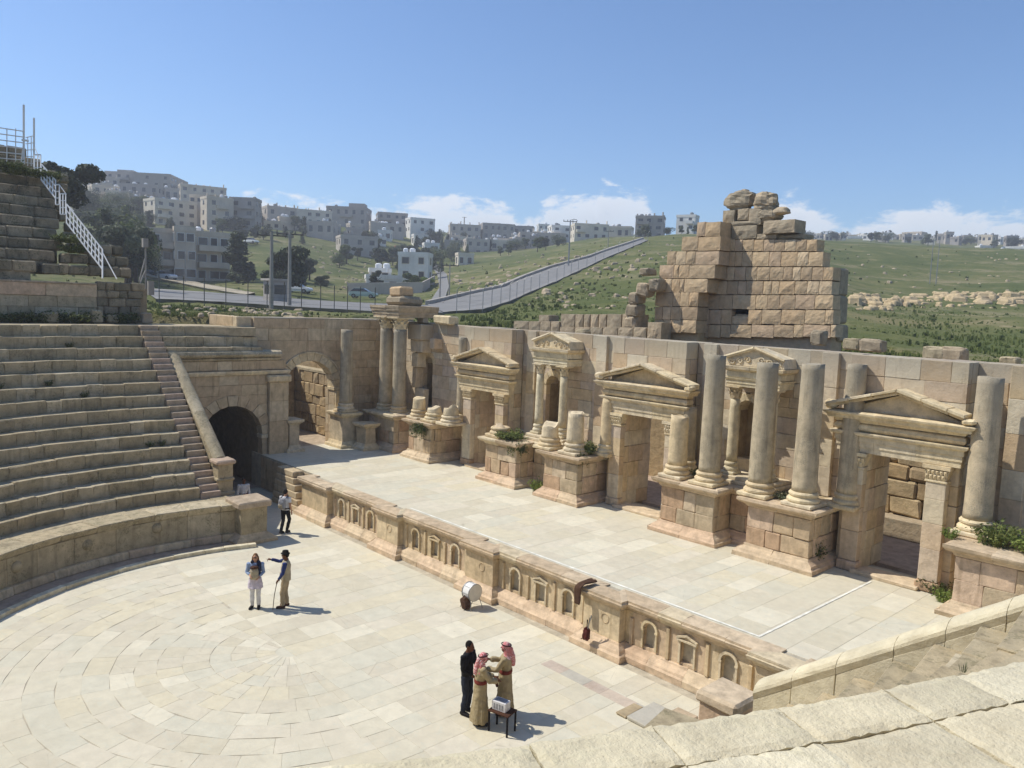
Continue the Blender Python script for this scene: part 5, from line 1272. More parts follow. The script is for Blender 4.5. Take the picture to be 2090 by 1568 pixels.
def lobes(kind, seed):
    g = random.Random(seed); out = []
    if kind == 'round':
        for k in range(13): a = g.uniform(0, 2*PI); r = g.uniform(.05, .28); out.append((r*math.cos(a), r*math.sin(a), g.uniform(.35, .86), g.uniform(.12, .2), g.uniform(.10, .15)))
    elif kind == 'tall':
        for k in range(14): f = k/13; a = g.uniform(0, 2*PI); r = .10*(1-f*.7); out.append((r*math.cos(a), r*math.sin(a), .14+.82*f, .17*(1-f*.62)+g.uniform(0, .03), .09))
    elif kind == 'pine':
        for k in range(12): f = k/11; a = g.uniform(0, 2*PI); r = g.uniform(.1, .26)*(1-f*.5); out.append((r*math.cos(a), r*math.sin(a), .38+.58*f, g.uniform(.10, .17), g.uniform(.05, .08)))
    else:
        for k in range(9): a = g.uniform(0, 2*PI); r = g.uniform(.1, .5); out.append((r*math.cos(a), r*math.sin(a), g.uniform(.25, .7), g.uniform(.22, .34), g.uniform(.2, .3)))
    return out
CROWN = {}
for kind, n, sz in (('round', 3400, .032), ('tall', 2600, .028), ('pine', 2200, .030), ('bush', 2200, .032)):
    for m in ('leaf_dark', 'leaf_mid', 'leaf_grey', 'leaf_bright'):
        for s in (1, 2): CROWN[(kind, m, s)] = (kind, n, sz, m, s)
_CM = {}
def crown(kind, m, s):
    k = (kind, m, s)
    if k not in _CM: _CM[k] = crown_mesh('crown', lobes(kind, s*7+len(kind)), CROWN[k][1], CROWN[k][2], s*3+len(m), m)
    return _CM[k]
_TR = {}
def trunk_mesh(kind):
    if kind not in _TR:
        mb = MB(); mb.tube([(0, 0, -.06), (.01, 0, .2), (-.01, .01, .45), (0, 0, .7)], [.035, .026, .02, .008], 7)
        for k in range(5): a = k*1.3; z = .3+.07*k; mb.tube([(0, 0, z), (.08*math.cos(a), .08*math.sin(a), z+.08), (.2*math.cos(a), .2*math.sin(a), z+.16)], [.014, .010, .004], 5)
        me = bpy.data.meshes.new('trunk'); me.from_pydata(mb.v, [], mb.f); me.materials.append(MATS['bark']); _TR[kind] = me
    return _TR[kind]
TN = [0]
def tree(px, pyt, pyb, d, kind, m, label, wide=1.0, group=None, name='tree', trunk=True, pos=None):
    TN[0] += 1; b0 = at_dist(px, pyb, d) if pos is None else np.array(pos[:3]); H = at_dist(px, pyt, d)[2]-b0[2] if pos is None else pos[3]
    t = thing(name, b0, label, 'tree' if trunk else 'shrub', group)
    s = 1+TN[0] % 2; rz = TN[0]*1.7
    for nm, me in ((('trunk', trunk_mesh(kind)),) if trunk else ())+(('crown', crown(kind, m, s)),):
        o = bpy.data.objects.new(nm, me); COL.objects.link(o); o.parent = t; o.scale = (H*wide, H*wide, H); o.rotation_euler = (0, 0, rz); WLOC[o.name] = Vector(b0)
    return t
tree(137, 316, 470, 92, 'round', 'leaf_dark', 'big dark tree rising behind the upper seating stair rail', 1.1)
tree(100, 352, 470, 96, 'round', 'leaf_dark', 'smaller dark tree left of the big one behind the rail', .8)
tree(486, 478, 580, 142, 'tall', 'leaf_dark', 'dark cypress-like tree right of the sand apartment house', 1.5)
tree(578, 498, 612, 112, 'round', 'leaf_dark', 'wide dark tree behind the twin power poles', 1.15)
tree(768, 553, 602, 140, 'pine', 'leaf_dark', 'small pine before the low villa', 1.1)
tree(842, 556, 604, 148, 'round', 'leaf_mid', 'round green tree at the right of the villa', 1.1)
tree(872, 562, 602, 150, 'round', 'leaf_bright', 'yellow-green bushy tree by the lane', 1.3)
tree(655, 560, 595, 150, 'round', 'leaf_mid', 'lone small tree on the meadow', 1.2)
SG = 'dark trees between the hillside houses'
g = random.Random(77)
TREG = ((165, 290, 190, 300, 30, 4, 7, 'on the far left slope'), (200, 300, 105, 190, 24, 5, 9, 'in the grove left of the sand apartment house'), (300, 460, 230, 280, 14, 3, 5, 'above the sand apartment house'), (470, 690, 220, 300, 16, 3, 6, 'on the slope above the twin power poles'), (690, 900, 190, 300, 34, 3, 6, 'around the middle slope villas'), (560, 660, 125, 165, 7, 3, 5, 'at the meadow edge left of the villa'), (880, 1000, 250, 340, 12, 4, 6, 'above the side lane'), (1000, 1160, 250, 330, 12, 3, 5, 'below the long grey terrace'), (1300, 1480, 215, 280, 12, 2, 4, 'on the crest left of the ruined tower'), (1640, 2090, 400, 520, 26, 3, 6, 'of the far town on the right'))
for (x0, x1, d0, d1, n, h0, h1, where) in TREG:
    for k, px in enumerate(sorted(g.uniform(x0, x1) for _ in range(n))):
        d = g.uniform(d0, d1); gp = ground_at(px, d); kind = g.choice(('round', 'round', 'tall', 'bush')); m = g.choice(('leaf_dark', 'leaf_dark', 'leaf_mid', 'leaf_grey'))
        tree(px, 0, 0, d, kind, m, ORD(k+1)+' from the left of the trees '+where, g.uniform(.8, 1.3), 'trees '+where, pos=(*gp, g.uniform(h0, h1)))
# scrub, weeds and loose rocks over the slopes
def scatter_scrub(name, n, region, mat, seed, size=(.25, .7), leaves=9):
    g = random.Random(seed); V = []; F = []; rn = []
    for k in range(n):
        x0, x1, d0, d1 = g.choice(region); px = g.uniform(x0, x1); d = math.exp(g.uniform(math.log(d0), math.log(d1))); p = ground_at(px, d)
        if (p[0] > -47.5 and p[1] < 31.2) or on_road(px, project(p)[1]): continue
        s = g.uniform(*size)*(1+d/300)
        for q in range(leaves):
            a = g.uniform(0, 2*PI); r = s*g.uniform(0, .8); c = (p[0]+r*math.cos(a), p[1]+r*math.sin(a), p[2]); h = s*g.uniform(.5, 1.1); w = s*.35; b_ = g.uniform(0, PI)
            i = len(V); V += [(c[0]-w*math.cos(b_), c[1]-w*math.sin(b_), c[2]-.1), (c[0]+w*math.cos(b_), c[1]+w*math.sin(b_), c[2]-.1), (c[0]+w*.5*math.cos(b_)+g.uniform(-w, w)*.6, c[1]+g.uniform(-w, w)*.6, c[2]+h), (c[0]-w*.6*math.cos(b_), c[1]-w*.5*math.sin(b_), c[2]+h*.8)]; F.append((i, i+1, i+2, i+3)); rn.append(g.random())
    o = mesh_obj(name, V, F, mat, origin=(0, 0, 0)); at = o.data.attributes.new('rnd', 'FLOAT', 'FACE'); at.data.foreach_set('value', rn); stuff(o); o['label'] = 'low green weeds and scrub growing over the slopes'; o['category'] = 'scrub'
scatter_scrub('scrub', 1700, [(0, 900, 52, 260), (300, 900, 52, 90), (900, 2090, 45, 230), (900, 1400, 45, 120)], 'leaf_mid', 1, (.06, .24))
scatter_scrub('meadow_grass', 6000, [(300, 900, 50, 75), (950, 1350, 45, 90), (1700, 2100, 42, 110), (320, 640, 48, 62)], 'grass_blade', 2, (.04, .12), 7)
def scatter_rocks(name, n, regions, mat, seed, label):
    g = random.Random(seed); mb = MB()
    for k in range(n):
        x0, x1, y0, y1, s0, s1 = g.choice(regions); px = g.uniform(x0, x1); py = g.uniform(y0, y1); p, d = terrain_hit(px, py)
        if (p[0] > -47.5 and p[1] < 31.4) or on_road(px, py): continue
        s = g.uniform(s0, s1); a = g.uniform(0, PI); P = []
        for z in (-.4, g.uniform(.35, .9)):
            for y in (-.5, .5):
                for x in (-.8, .8):
                    k2 = (1 if z < 0 else g.uniform(.5, .95)); xx, yy = x*s*k2, y*s*k2; P.append((p[0]+xx*math.cos(a)-yy*math.sin(a), p[1]+xx*math.sin(a)+yy*math.cos(a), p[2]+z*s*.7))
        mb.hexa(P, .18*s, .12*s)
    o = mb.obj(name, mat, origin=(0, 0, 0)); stuff(o); o['label'] = label; o['category'] = 'rocks'
scatter_rocks('scree', 420, [(930, 1120, 560, 605, .4, 1.1), (1000, 1300, 520, 560, .3, .9), (1300, 1480, 495, 540, .2, .5), (1080, 1300, 560, 640, .15, .5), (1720, 2090, 515, 600, .2, .7), (700, 760, 565, 590, .3, .7), (600, 760, 500, 560, .3, .9)], 'ruin_grey', 1, 'pale loose rocks scattered over the grassy slopes')
scatter_rocks('rock_outcrop', 170, [(1740, 2090, 606, 622, .5, 1.7), (1900, 2090, 598, 612, .4, 1.2), (1740, 1850, 614, 634, .4, 1.2), (1800, 2090, 600, 630, .3, .8)], 'rubble', 2, 'long pale rock outcrop crossing the green field on the right')
scatter_rocks('rubble_mound', 130, [(330, 640, 630, 652, .15, .45), (500, 620, 620, 650, .2, .5)], 'ruin_grey', 3, 'small stones on the weedy mound behind the side wall')
# ---------------- poles, booth, cars
def pole(px, pyt, pyb, d, label, r=.14, arms=0, mat='pole_concrete', lamp=False, name='power_pole'):
    b0 = at_dist(px, pyb, d); H = at_dist(px, pyt, d)[2]-b0[2]; t = thing(name, b0, label, 'pole'); mb = MB(); mb.tube([(b0[0], b0[1], b0[2]-1), (b0[0], b0[1], b0[2]+H)], [r*1.15, r*.7], 8); mb.obj('shaft', mat, t)
    az = math.atan2(b0[1], b0[0]); vx = (math.sin(az), -math.cos(az))
    for k in range(arms):
        z = b0[2]+H-.25-.8*k; mb = MB(); mb.tube([(b0[0]-vx[0]*1.1, b0[1]-vx[1]*1.1, z), (b0[0]+vx[0]*1.1, b0[1]+vx[1]*1.1, z)], .06, 5); mb.obj('crossarm', 'dark_steel', t)
        for s in (-1, -.4, .4, 1):
            mb = MB(); mb.lathe([(.05, 0), (.07, .06), (.04, .12), (.06, .18), (.02, .24)], (b0[0]+vx[0]*1.05*s, b0[1]+vx[1]*1.05*s, z+.05), 6); mb.obj('insulator', 'dark_steel', t)
    if lamp:
        mb = MB(); z = b0[2]+H; mb.tube([(b0[0], b0[1], z-.05), (b0[0]+vx[0]*.5, b0[1]+vx[1]*.5, z+.12), (b0[0]+vx[0]*1.0, b0[1]+vx[1]*1.0, z+.1)], .05, 5); mb.obj('lamp_arm', 'steel', t)
    return t
pole(553.5, 474, 634, 64, 'left one of the twin concrete power poles', .17, 1); pole(590.5, 472, 624, 70, 'right one of the twin concrete power poles', .17, 1)
pole(1160, 449, 545, 128, 'tall lamp pole standing beside the hill road', .12, 1, 'steel', True, 'lamp_pole'); pole(916, 538, 622, 98, 'slim pole by the side lane, right', .1, 1); pole(897, 548, 625, 95, 'slim pole by the side lane, left', .1)
pole(378, 518, 572, 140, 'street lamp before the sand apartment house', .09, 0, 'steel', True, 'street_lamp'); pole(1240, 470, 520, 175, 'thin pole near the top of the hill road', .1, 1)
pole(1898, 488, 572, 150, 'lattice-like slim mast on the right field, left', .07, 0, 'steel'); pole(1911, 486, 570, 150, 'slim mast on the right field, right', .07, 0, 'steel'); pole(947, 443, 470, 380, 'pylon on the skyline right of the white cubic house', .3, 1)
# camera mast with braces at the end of the upper seating
mast = thing('camera_mast', at_dist(298, 628, 50), 'slim white mast with box and two braces behind the seating', 'mast'); mp = at_dist(298, 628, 50); mt = at_dist(297, 492, 50)
mb = MB(); mb.tube([tuple(mp), tuple(mt)], .05, 8); mb.obj('shaft', 'pole_concrete', mast)
for (xa, ya, xb, yb) in ((284, 575, 296, 528), (285, 580, 297, 552)): mb = MB(); mb.tube([tuple(at_dist(xa, ya, 49.6)), tuple(at_dist(xb, yb, 50))], .04, 6); mb.obj('brace', 'pole_concrete', mast)
q = at_dist(296, 496, 49.9); mb = MB(); mb.box(q[0]-.14, q[0]+.14, q[1]-.14, q[1]+.14, q[2]-.25, q[2]+.25); mb.obj('box', 'pole_concrete', mast)
q = at_dist(307, 588, 49.9); mb = MB(); mb.box(q[0]-.16, q[0]+.16, q[1]-.16, q[1]+.16, q[2]-.4, q[2]+.4); mb.obj('cabinet', 'pole_concrete', mast)
q = ground_at(563, 82); bo = thing('guard_booth', q, 'small dark guard booth beside the power poles', 'booth')
mb = MB(); mb.box(q[0]-.9, q[0]+.9, q[1]-.9, q[1]+.9, q[2]-.5, q[2]+2.2); mb.obj('wall', 'f_bare', bo); mb = MB(); mb.box(q[0]-1.1, q[0]+1.1, q[1]-1.1, q[1]+1.1, q[2]+2.2, q[2]+2.4); mb.obj('roof', 'concrete', bo)
mb = MB(); mb.box(q[0]-.6, q[0]+.6, q[1]-.93, q[1]-.88, q[2]+.9, q[2]+1.8); mb.box(q[0]+.88, q[0]+.93, q[1]-.6, q[1]+.6, q[2]+.9, q[2]+1.8); mb.obj('window', 'window_glass', bo)
plain('car_white', (228, 228, 226), .25, .02, 1, 0, .6); plain('car_grey', (130, 138, 146), .25, .02, 1, .3, .6); plain('car_green', (150, 172, 160), .25, .02, 1, .1, .6); plain('tyre', (30, 30, 30), .8)
def car(px, d, yaw, mat, label):
    b0 = ground_at(px, d); t = thing('parked_car', b0, label, 'car', 'cars parked beyond the theatre'); ca, sa = math.cos(yaw), math.sin(yaw)
    def T(p): return (b0[0]+p[0]*ca-p[1]*sa, b0[1]+p[0]*sa+p[1]*ca, b0[2]+p[2]+.05)
    def loft(secs):
        V = []; F = []; m = len(secs[0])
        for s in secs: V += [T(p) for p in s]
        for i in range(len(secs)-1):
            for k in range(m): F.append((i*m+k, i*m+(k+1) % m, (i+1)*m+(k+1) % m, (i+1)*m+k))
        F += [list(range(m))[::-1], [(len(secs)-1)*m+k for k in range(m)]]; return V, F
    def sec(x, w, z0, z1): return [(x, -w, z0), (x, -w, (z0+z1)/2), (x, -w*.9, z1), (x, w*.9, z1), (x, w, (z0+z1)/2), (x, w, z0)]
    v, f = loft([sec(-2.1, .72, .4, .75), sec(-1.95, .84, .28, .9), sec(-1.2, .86, .25, .95), sec(.9, .86, .25, .95), sec(1.9, .8, .28, .8), sec(2.1, .7, .4, .62)]); mesh_obj('body', v, f, mat, t)
    v, f = loft([sec(-1.85, .76, .9, .96), sec(-1.3, .70, .92, 1.42), sec(.1, .70, .92, 1.46), sec(.95, .76, .9, .97)]); cb = mesh_obj('cabin', v, f, 'window_glass', t)
    v, f = loft([sec(-1.28, .64, 1.40, 1.45), sec(.08, .64, 1.44, 1.49)]); mesh_obj('roof', v, f, mat, t)
    for x in (-1.3, 1.3):
        for y in (-.8, .8):
            mb = MB(); mb.tube([T((x, y-.1, .3)), T((x, y+.1, .3))], .32, 12); w_ = mb.obj('wheel', 'tyre', t); mb = MB(); mb.tube([T((x, y-.11, .3)), T((x, y+.11, .3))], .18, 10); mb.obj('rim', 'steel', w_)
car(310, 146, .3, 'car_grey', 'grey car parked left beside the sand apartment house'); car(338, 144, .35, 'car_white', 'white car parked right of the grey one'); car(607, 118, .7, 'car_white', 'white car by the power poles'); car(742, 120, .75, 'car_green', 'pale green car behind the corner entablature'); car(513, 225, .4, 'car_white', 'white pickup far up the left slope')

# ---------------- dusty spring air
b = bpy.data.materials.new('haze_air'); b.use_nodes = True; nt = b.node_tree; nt.nodes.clear(); out = nt.nodes.new('ShaderNodeOutputMaterial'); pv = nt.nodes.new('ShaderNodeVolumePrincipled')
pv.inputs['Color'].default_value = (.92, .93, .96, 1); pv.inputs['Density'].default_value = .0008; pv.inputs['Anisotropy'].default_value = .2; nt.links.new(pv.outputs[0], out.inputs['Volume']); MATS['haze_air'] = b
hz = MB().box(-1300, 700, -700, 1300, -14, 84).obj('haze', 'haze_air', origin=(0, 0, 0)); stuff(hz)
# ================================================================ RUINED TOWER WALL BEHIND THE STAGE
def vnoise(p, s):
    from mathutils import noise
    return noise.noise(Vector(p)*s)
def rustic(parent, x0, x1, z0, z1, y, mat, rng, depth=.7, boss=.06, name='stone_block'):
    nx, nz = 6, 5; V = []; F = []; m = .06; s = rng.random()*99
    for j in range(nz+1):
        for i in range(nx+1):
            u, v = i/nx, j/nz; X = x0+.012+(x1-x0-.024)*u; Z = z0+.012+(z1-z0-.024)*v; e = min(i, nx-i, j, nz-j)
            d = 0.0 if e == 0 else (boss*.55 if e == 1 else boss)*(1+.9*vnoise((X+s, Z, s), 3.0)); V.append((X+rng.uniform(-.008, .008), y-d+rng.uniform(-.006, .006), Z+rng.uniform(-.008, .008)))
    n = len(V)
    for j in range(nz):
        for i in range(nx): k = j*(nx+1)+i; F.append((k, k+1, k+nx+2, k+nx+1))
    per = list(range(nx+1))+[j*(nx+1)+nx for j in range(1, nz+1)]+[nz*(nx+1)+i for i in range(nx-1, -1, -1)]+[j*(nx+1) for j in range(nz-1, 0, -1)]
    for k in per: V.append((V[k][0], y+depth, V[k][2]))
    for q in range(len(per)): q2 = (q+1) % len(per); F.append((per[q], n+q, n+q2, per[q2]))
    F.append([n+q for q in range(len(per))]); return mesh_obj(name, V, F, mat, parent)
def boulder(name, c, dims, mat, parent, seed, flat=.5, rough=.22, n=20, m=14):
    V = []; F = []
    for j in range(m+1):
        t = PI*j/m
        for i in range(n):
            a = 2*PI*i/n; p = (math.sin(t)*math.cos(a), math.sin(t)*math.sin(a), math.cos(t)); k = 1+rough*vnoise((p[0]+seed*3.1, p[1], p[2]), 1.4)+rough*.5*vnoise((p[0], p[1]+seed*5.7, p[2]), 3.5)
            q = [math.copysign(abs(w)**flat, w) for w in p]; V.append((c[0]+q[0]*k*dims[0]/2, c[1]+q[1]*k*dims[1]/2, c[2]+q[2]*k*dims[2]/2))
    for j in range(m):
        for i in range(n): F.append((j*n+i, j*n+(i+1) % n, (j+1)*n+(i+1) % n, (j+1)*n+i))
    return mesh_obj(name, V, F, mat, parent)
RY, RYB = 32.0, 32.9
tw = thing('ruined_tower', (-19, RY, 8), 'tall ruined wall of rough orange blocks rising behind the stage', 'ruin')
def zr(x, y): return (1280+x/4.18, 380+y/4.18)
def rb_(x0, x1, y0, y1, Y, mat='ruin_stone', boss=.04, depth=.7):
    a = on_y(*zr(x0, (y0+y1)/2), Y); b_ = on_y(*zr(x1, (y0+y1)/2), Y); xm = (x0+x1)/2; t_ = on_y(*zr(xm, y0), Y); u_ = on_y(*zr(xm, y1), Y)
    return rustic(tw, a[0], b_[0], u_[2], t_[2], Y, mat, RNG, depth, boss*RNG.uniform(.5, 1.4))
LEFT = [(305, 430, (595, 665, 795)), (430, 552, (465, 605, 797)), (555, 672, (340, 415, 502, 582, 785)), (672, 788, (275, 398, 442, 527, 750)), (790, 908, (222, 303, 380, 447, 486, 685)), (905, 1028, (240, 390, 452, 528, 606)), (1030, 1142, (235, 302, 372, 462, 600)), (1142, 1252, (232, 308, 382, 460, 588))]
for (y0, y1, xs) in LEFT:
    for k in range(len(xs)-1): rb_(xs[k], xs[k+1], y0, y1, RY, 'ruin_stone' if y0 > 300 else 'ruin_grey', depth=1.3)
RIGHT = [(455, 557, (860, 920, 985, 1082, 1165, 1255, 1345, 1442, 1530, 1620)), (560, 686, (800, 860, 920, 980, 1066, 1210, 1312, 1450, 1547, 1672)), (690, 806, (770, 850, 915, 1010, 1107, 1217, 1332, 1412, 1482, 1577, 1672, 1758)), (810, 926, (720, 850, 945, 1015, 1160, 1232, 1297, 1430, 1535, 1637, 1748)), (928, 1052, (640, 785, 900, 1096, 1196, 1300, 1434, 1600, 1758)), (1055, 1180, (620, 700, 800, 890, 1032, 1148, 1314, 1515, 1690, 1760)), (1165+18, 1292, (610, 690, 795, 880, 1060, 1250, 1420, 1500, 1735, 1780))]
for (y0, y1, xs) in RIGHT:
    for k in range(len(xs)-1):
        if y0 == 1055 and xs[k] == 890: rb_(xs[k], xs[k+1], 1110, y1, RYB+.1, 'ruin_stone', .03); continue
        rb_(xs[k], xs[k+1], y0, y1, RYB, 'ruin_stone', .028)
def span(x0, x1, y0, y1, Y0, Y1, mat='core', nm='rubble_core'):
    a = on_y(*zr(x0, y1), Y0); b_ = on_y(*zr(x1, y0), Y0); MB().box(a[0], b_[0], Y0, Y1, a[2], b_[2]).obj(nm, mat, tw)
for (y0, y1, xs) in RIGHT: span(xs[0]+30, xs[-1]-40, y0, y1+30, RYB+.35, RYB+1.3, 'ruin_stone')
for (y0, y1, xs) in LEFT: span(xs[0]+30, xs[-1]-30, y0+6, y1+20, RY+.62, RYB+1.0, 'ruin_stone')
span(250, 600, 1252, 1345, RY+.3, RYB+1.0, 'ruin_stone'); span(600, 1740, 1292, 1345, RYB+.25, RYB+1.3, 'ruin_stone')
for k, (y0, y1) in enumerate(((690, 930), (930, 1180), (1180, 1330))):     # deep right flank
    a = on_y(*zr(1752, (y0+y1)/2), RYB); t_ = on_y(*zr(1752, y0), RYB); u_ = on_y(*zr(1752, y1), RYB); block('flank_block', box8(a[0]-.9, a[0]-.05+RNG.uniform(0, .1), RYB+.72, RYB+1.6, u_[2], t_[2]-.01), 'ruin_grey', tw, .08, .05)
TOPS = [((890, 1105, 335, 452), RYB), ((885, 1140, 295, 334), RYB), ((1105, 1275, 405, 452), RYB), ((1160, 1430, 287, 402), RYB-.2), ((1275, 1500, 408, 454), RYB+.2), ((815, 915, 205, 315), RYB), ((940, 1036, 190, 292), RYB+.1), ((1036, 1142, 188, 330), RYB), ((860, 890, 315, 452), RYB+.3)]
for (x0, x1, y0, y1), Y in TOPS: rb_(x0, x1, y0, y1, Y, 'ruin_grey', .05, 1.0)
for (xc, yc, w, h, lab) in ((965, 128, 215, 135, 1), (1188, 128, 165, 128, 2), (1215, 236, 150, 112, 3)):
    c = on_y(*zr(xc, yc), RYB+.4); k = (RYB*1.0)/1604/4.18*1.33; boulder('top_boulder', c, (w*k*1.02, .9, h*k), 'ruin_grey', tw, lab, .75, .34)
c = on_y(*zr(1310, 215), RYB+.3); boulder('top_boulder', c, (.9, .5, .35), 'ruin_grey', tw, 9, .8)
c = on_y(*zr(1005, 60), RYB+.4); boulder('top_boulder', c, (.35, .35, .35), 'ruin_grey', tw, 8, .6)
# fallen and leaning stones left of the tower
ls = thing('leaning_stones', on_y(1310, 660, 31.6), 'stack of leaning stones at the left foot of the ruined tower', 'stones')
for k, (x0, x1, y0, y1) in enumerate(((40, 130, 905, 1008), (22, 130, 1008, 1115), (105, 215, 825, 945), (215, 305, 790, 900), (130, 225, 700, 765), (0, 105, 1112, 1225))):
    a = on_y(*zr(x0, y1), 31.6); b_ = on_y(*zr(x1, y0), 31.6); c = (a+b_)/2; boulder('stone', c, (b_[0]-a[0], .8, b_[2]-a[2]), 'ruin_grey', ls, 30+k, .45, .18)
def z3(x, y): return (1000+x/1.917, 360+y/1.917)
lw = thing('low_ruin_wall', on_y(1220, 690, 31.0), 'low remains of a rusticated wall left of the ruined tower', 'ruin')
for (y0, y1, xs, Y) in ((540, 600, (275, 332, 366, 392, 424, 456, 515, 583), 31.5), (568, 600, (92, 150, 196, 237, 272), 31.4), (592, 622, (272, 330, 390, 440, 500, 560, 612), 31.2), (543, 572, (190, 232), 31.6), (572, 622, (615, 672), 31.2)):
    for k in range(len(xs)-1):
        a = on_y(*z3(xs[k], y1), Y); b_ = on_y(*z3(xs[k+1], y0), Y); rustic(lw, a[0], b_[0], a[2]-.3, b_[2], Y, 'ruin_grey', RNG, .8, .06)
LB = [(1743, 703, 26, 14, 'left block of the pair at the right foot of the ruined tower'), (1780, 706, 36, 15, 'right block of the pair at the right foot of the ruined tower'), (1912, 722, 32, 16, 'left one of two loose blocks on the wall at the right'), (1946, 724, 36, 17, 'right one of two loose blocks on the wall at the right'), (2062, 738, 22, 10, 'small pale block on the wall near the right edge'), (1672, 690, 20, 18, 'small stone leaning at the tower foot'), (1190, 680, 22, 9, 'small stone on the stage wall behind the shrine'), (820, 652, 50, 7, 'flat stones lying on the side wall top'), (600, 650, 50, 6, 'flat pale slab lying behind the side wall')]
for k, (px, py, w, h, lab) in enumerate(LB):
    Y = 30.5 if px > 1000 else None; c = on_y(px, py, Y) if Y else on_x(px, py, -40.5); s = np.linalg.norm(c-CAM)/1604; t = thing('loose_block', (c[0], c[1], c[2]-h*s), lab, 'stone'); boulder('block', c, (w*s*1.25, .6, h*s*1.6), 'ruin_grey' if k % 2 else 'seat_stone', t, 50+k, .4, .15)

# ================================================================ STAIR RAIL AND FENCE AT THE UPPER LEFT
def z7(x, y): return (x/3.921, 200+y/3.921)
rail = thing('stair_rail', at_dist(*z7(820, 1440), 41.2), 'white metal stair handrail climbing the ruined upper seating', 'handrail')
def dz_(y): return 41.0+(1400-y)/1000*6.0
def rod(pts, r=.034, nm='rail', mat='white_paint', par=None):
    mb = MB(); mb.tube([tuple(at_dist(*z7(x, y), dz_(y) if d is None else d)) for (x, y, d) in [(p+(None,))[:3] for p in pts]], r, 6); return mb.obj(nm, mat, par or rail)
def panel(x0, yt0, yb0, x1, yt1, yb1, nv, nr=4):
    for k in range(nr): f = k/(nr-1); rod([(x0, yt0+(yb0-yt0)*f), (x1, yt1+(yb1-yt1)*f)], .036 if k in (0, nr-1) else .028)
    for k in range(nv+1): f = k/nv; rod([(x0+(x1-x0)*f, yt0+(yt1-yt0)*f), (x0+(x1-x0)*f, yb0+(yb1-yb0)*f)], .026, 'upright')
panel(532, 850, 1000, 820, 1215, 1372, 10); rod([(820, 1215), (820, 1445)], .035, 'post'); rod([(822, 1240), (935, 1450)], .028, 'brace'); rod([(532, 850), (590, 905)], .02, 'brace')
panel(330, 530, 655, 445, 662, 805, 5); panel(445, 695, 855, 475, 695, 855, 1); panel(482, 768, 932, 526, 768, 932, 2); panel(275, 455, 612, 326, 455, 608, 2); rod([(278, 400), (325, 500)], .022, 'brace'); rod([(478, 700), (530, 772)], .022, 'brace')
tf = thing('top_fence', at_dist(*z7(60, 470), 47.5), 'white rail fence with two tall posts on top of the seating', 'fence')
def rod2(pts, r=.03, nm='rail'):
    mb = MB(); mb.tube([tuple(at_dist(*z7(x, y), 47.5)) for (x, y) in pts], r, 6); return mb.obj(nm, 'white_paint', tf)
for k in range(6): rod2([(-120, 222+50*k), (190, 268+46*k)], .028)
for x in (-60, 55, 125): rod2([(x, 245), (x, 510)], .024, 'upright')
rod2([(190, 55), (190, 530)], .05, 'tall_post'); rod2([(272, 160), (272, 565)], .045, 'tall_post'); rod2([(172, 335), (230, 345)], .05, 'bracket'); rod2([(170, 520), (190, 350)], .03, 'brace')
for k in range(5): rod2([(205, 318+50*k), (270, 303+56*k)], .022)
for x in (222, 250): rod2([(x, 310), (x, 545)], .02, 'upright')

# ================================================================ WEEDS
WN = [0]
def weed(c, r, h, n, mat, label, leafy=True, name='weed_clump', hang=0.0):
    WN[0] += 1; g = random.Random(WN[0]*5); V = []; F = []; rn = []
    for k in range(n):
        a = g.uniform(0, 2*PI); q = r*math.sqrt(g.random())*.55; b0 = Vector((c[0]+q*math.cos(a), c[1]+q*math.sin(a), c[2]-.02)); lean = Vector((math.cos(a), math.sin(a), 0))*r*g.uniform(.1, .7); top = b0+lean+Vector((0, 0, h*g.uniform(.45, 1.0)-hang*g.random()))
        w = Vector((-math.sin(a), math.cos(a), 0))*(.0015 if not leafy else .014*min(1, r*3))
        mid = (b0+top)/2+Vector((0, 0, h*.12)); i = len(V); V += [b0-w, b0+w, mid+w, mid-w, top]; F += [(i, i+1, i+2, i+3), (i+3, i+2, i+4)]; rn += [g.random()]*2
        if leafy:
            for q in range(5):
                f = g.uniform(.3, 1.0); p = b0.lerp(top, f)+Vector((g.uniform(-1, 1), g.uniform(-1, 1), g.uniform(-.5, .7)))*r*.16; s = g.uniform(.025, .055)*min(1.6, .25+r*2); u = Vector((g.gauss(0, 1), g.gauss(0, 1), g.gauss(0, .6))).normalized(); v = u.cross(Vector((g.gauss(0, 1), g.gauss(0, 1), g.gauss(0, 1)))).normalized()
                i = len(V); V += [p-u*s, p+v*s*.5, p+u*s, p-v*s*.5]; F.append((i, i+1, i+2, i+3)); rn.append(g.random())
    o = mesh_obj(name, [tuple(p) for p in V], F, mat, origin=c); at = o.data.attributes.new('rnd', 'FLOAT', 'FACE'); at.data.foreach_set('value', rn); o['kind'] = 'thing'; return tag(o, label, 'plant')
def wz(px, py, z): q = on_z(px, py, z); return (q[0], q[1], z)
def wy(px, py, Y): q = on_y(px, py, Y); return tuple(q)
weed(wy(860, 872, 22.85), .55, .5, 120, 'leaf_mid', 'green creeper hanging on the front of the left end podium', hang=.9)
weed((-25.2, 23.3, ZP), .7, .38, 190, 'grass_blade', 'grass growing thick on the podium left of the niche shrine')
weed((-24.3, 23.0, 3.3), .5, .6, 90, 'leaf_mid', 'dark bush in the notch of the podium below the shrine', hang=.6)
weed(wz(1099, 1004, ZS), .42, .62, 80, 'leaf_bright', 'light green plant at the foot of the podium below the shrine')
weed(wz(1122, 1013, ZS), .3, .4, 40, 'leaf_mid', 'small weed beside the light green plant at the podium foot')
weed(wz(1020, 985, ZS), .22, .4, 30, 'leaf_bright', 'small weed on the plinth left of the shrine podium')
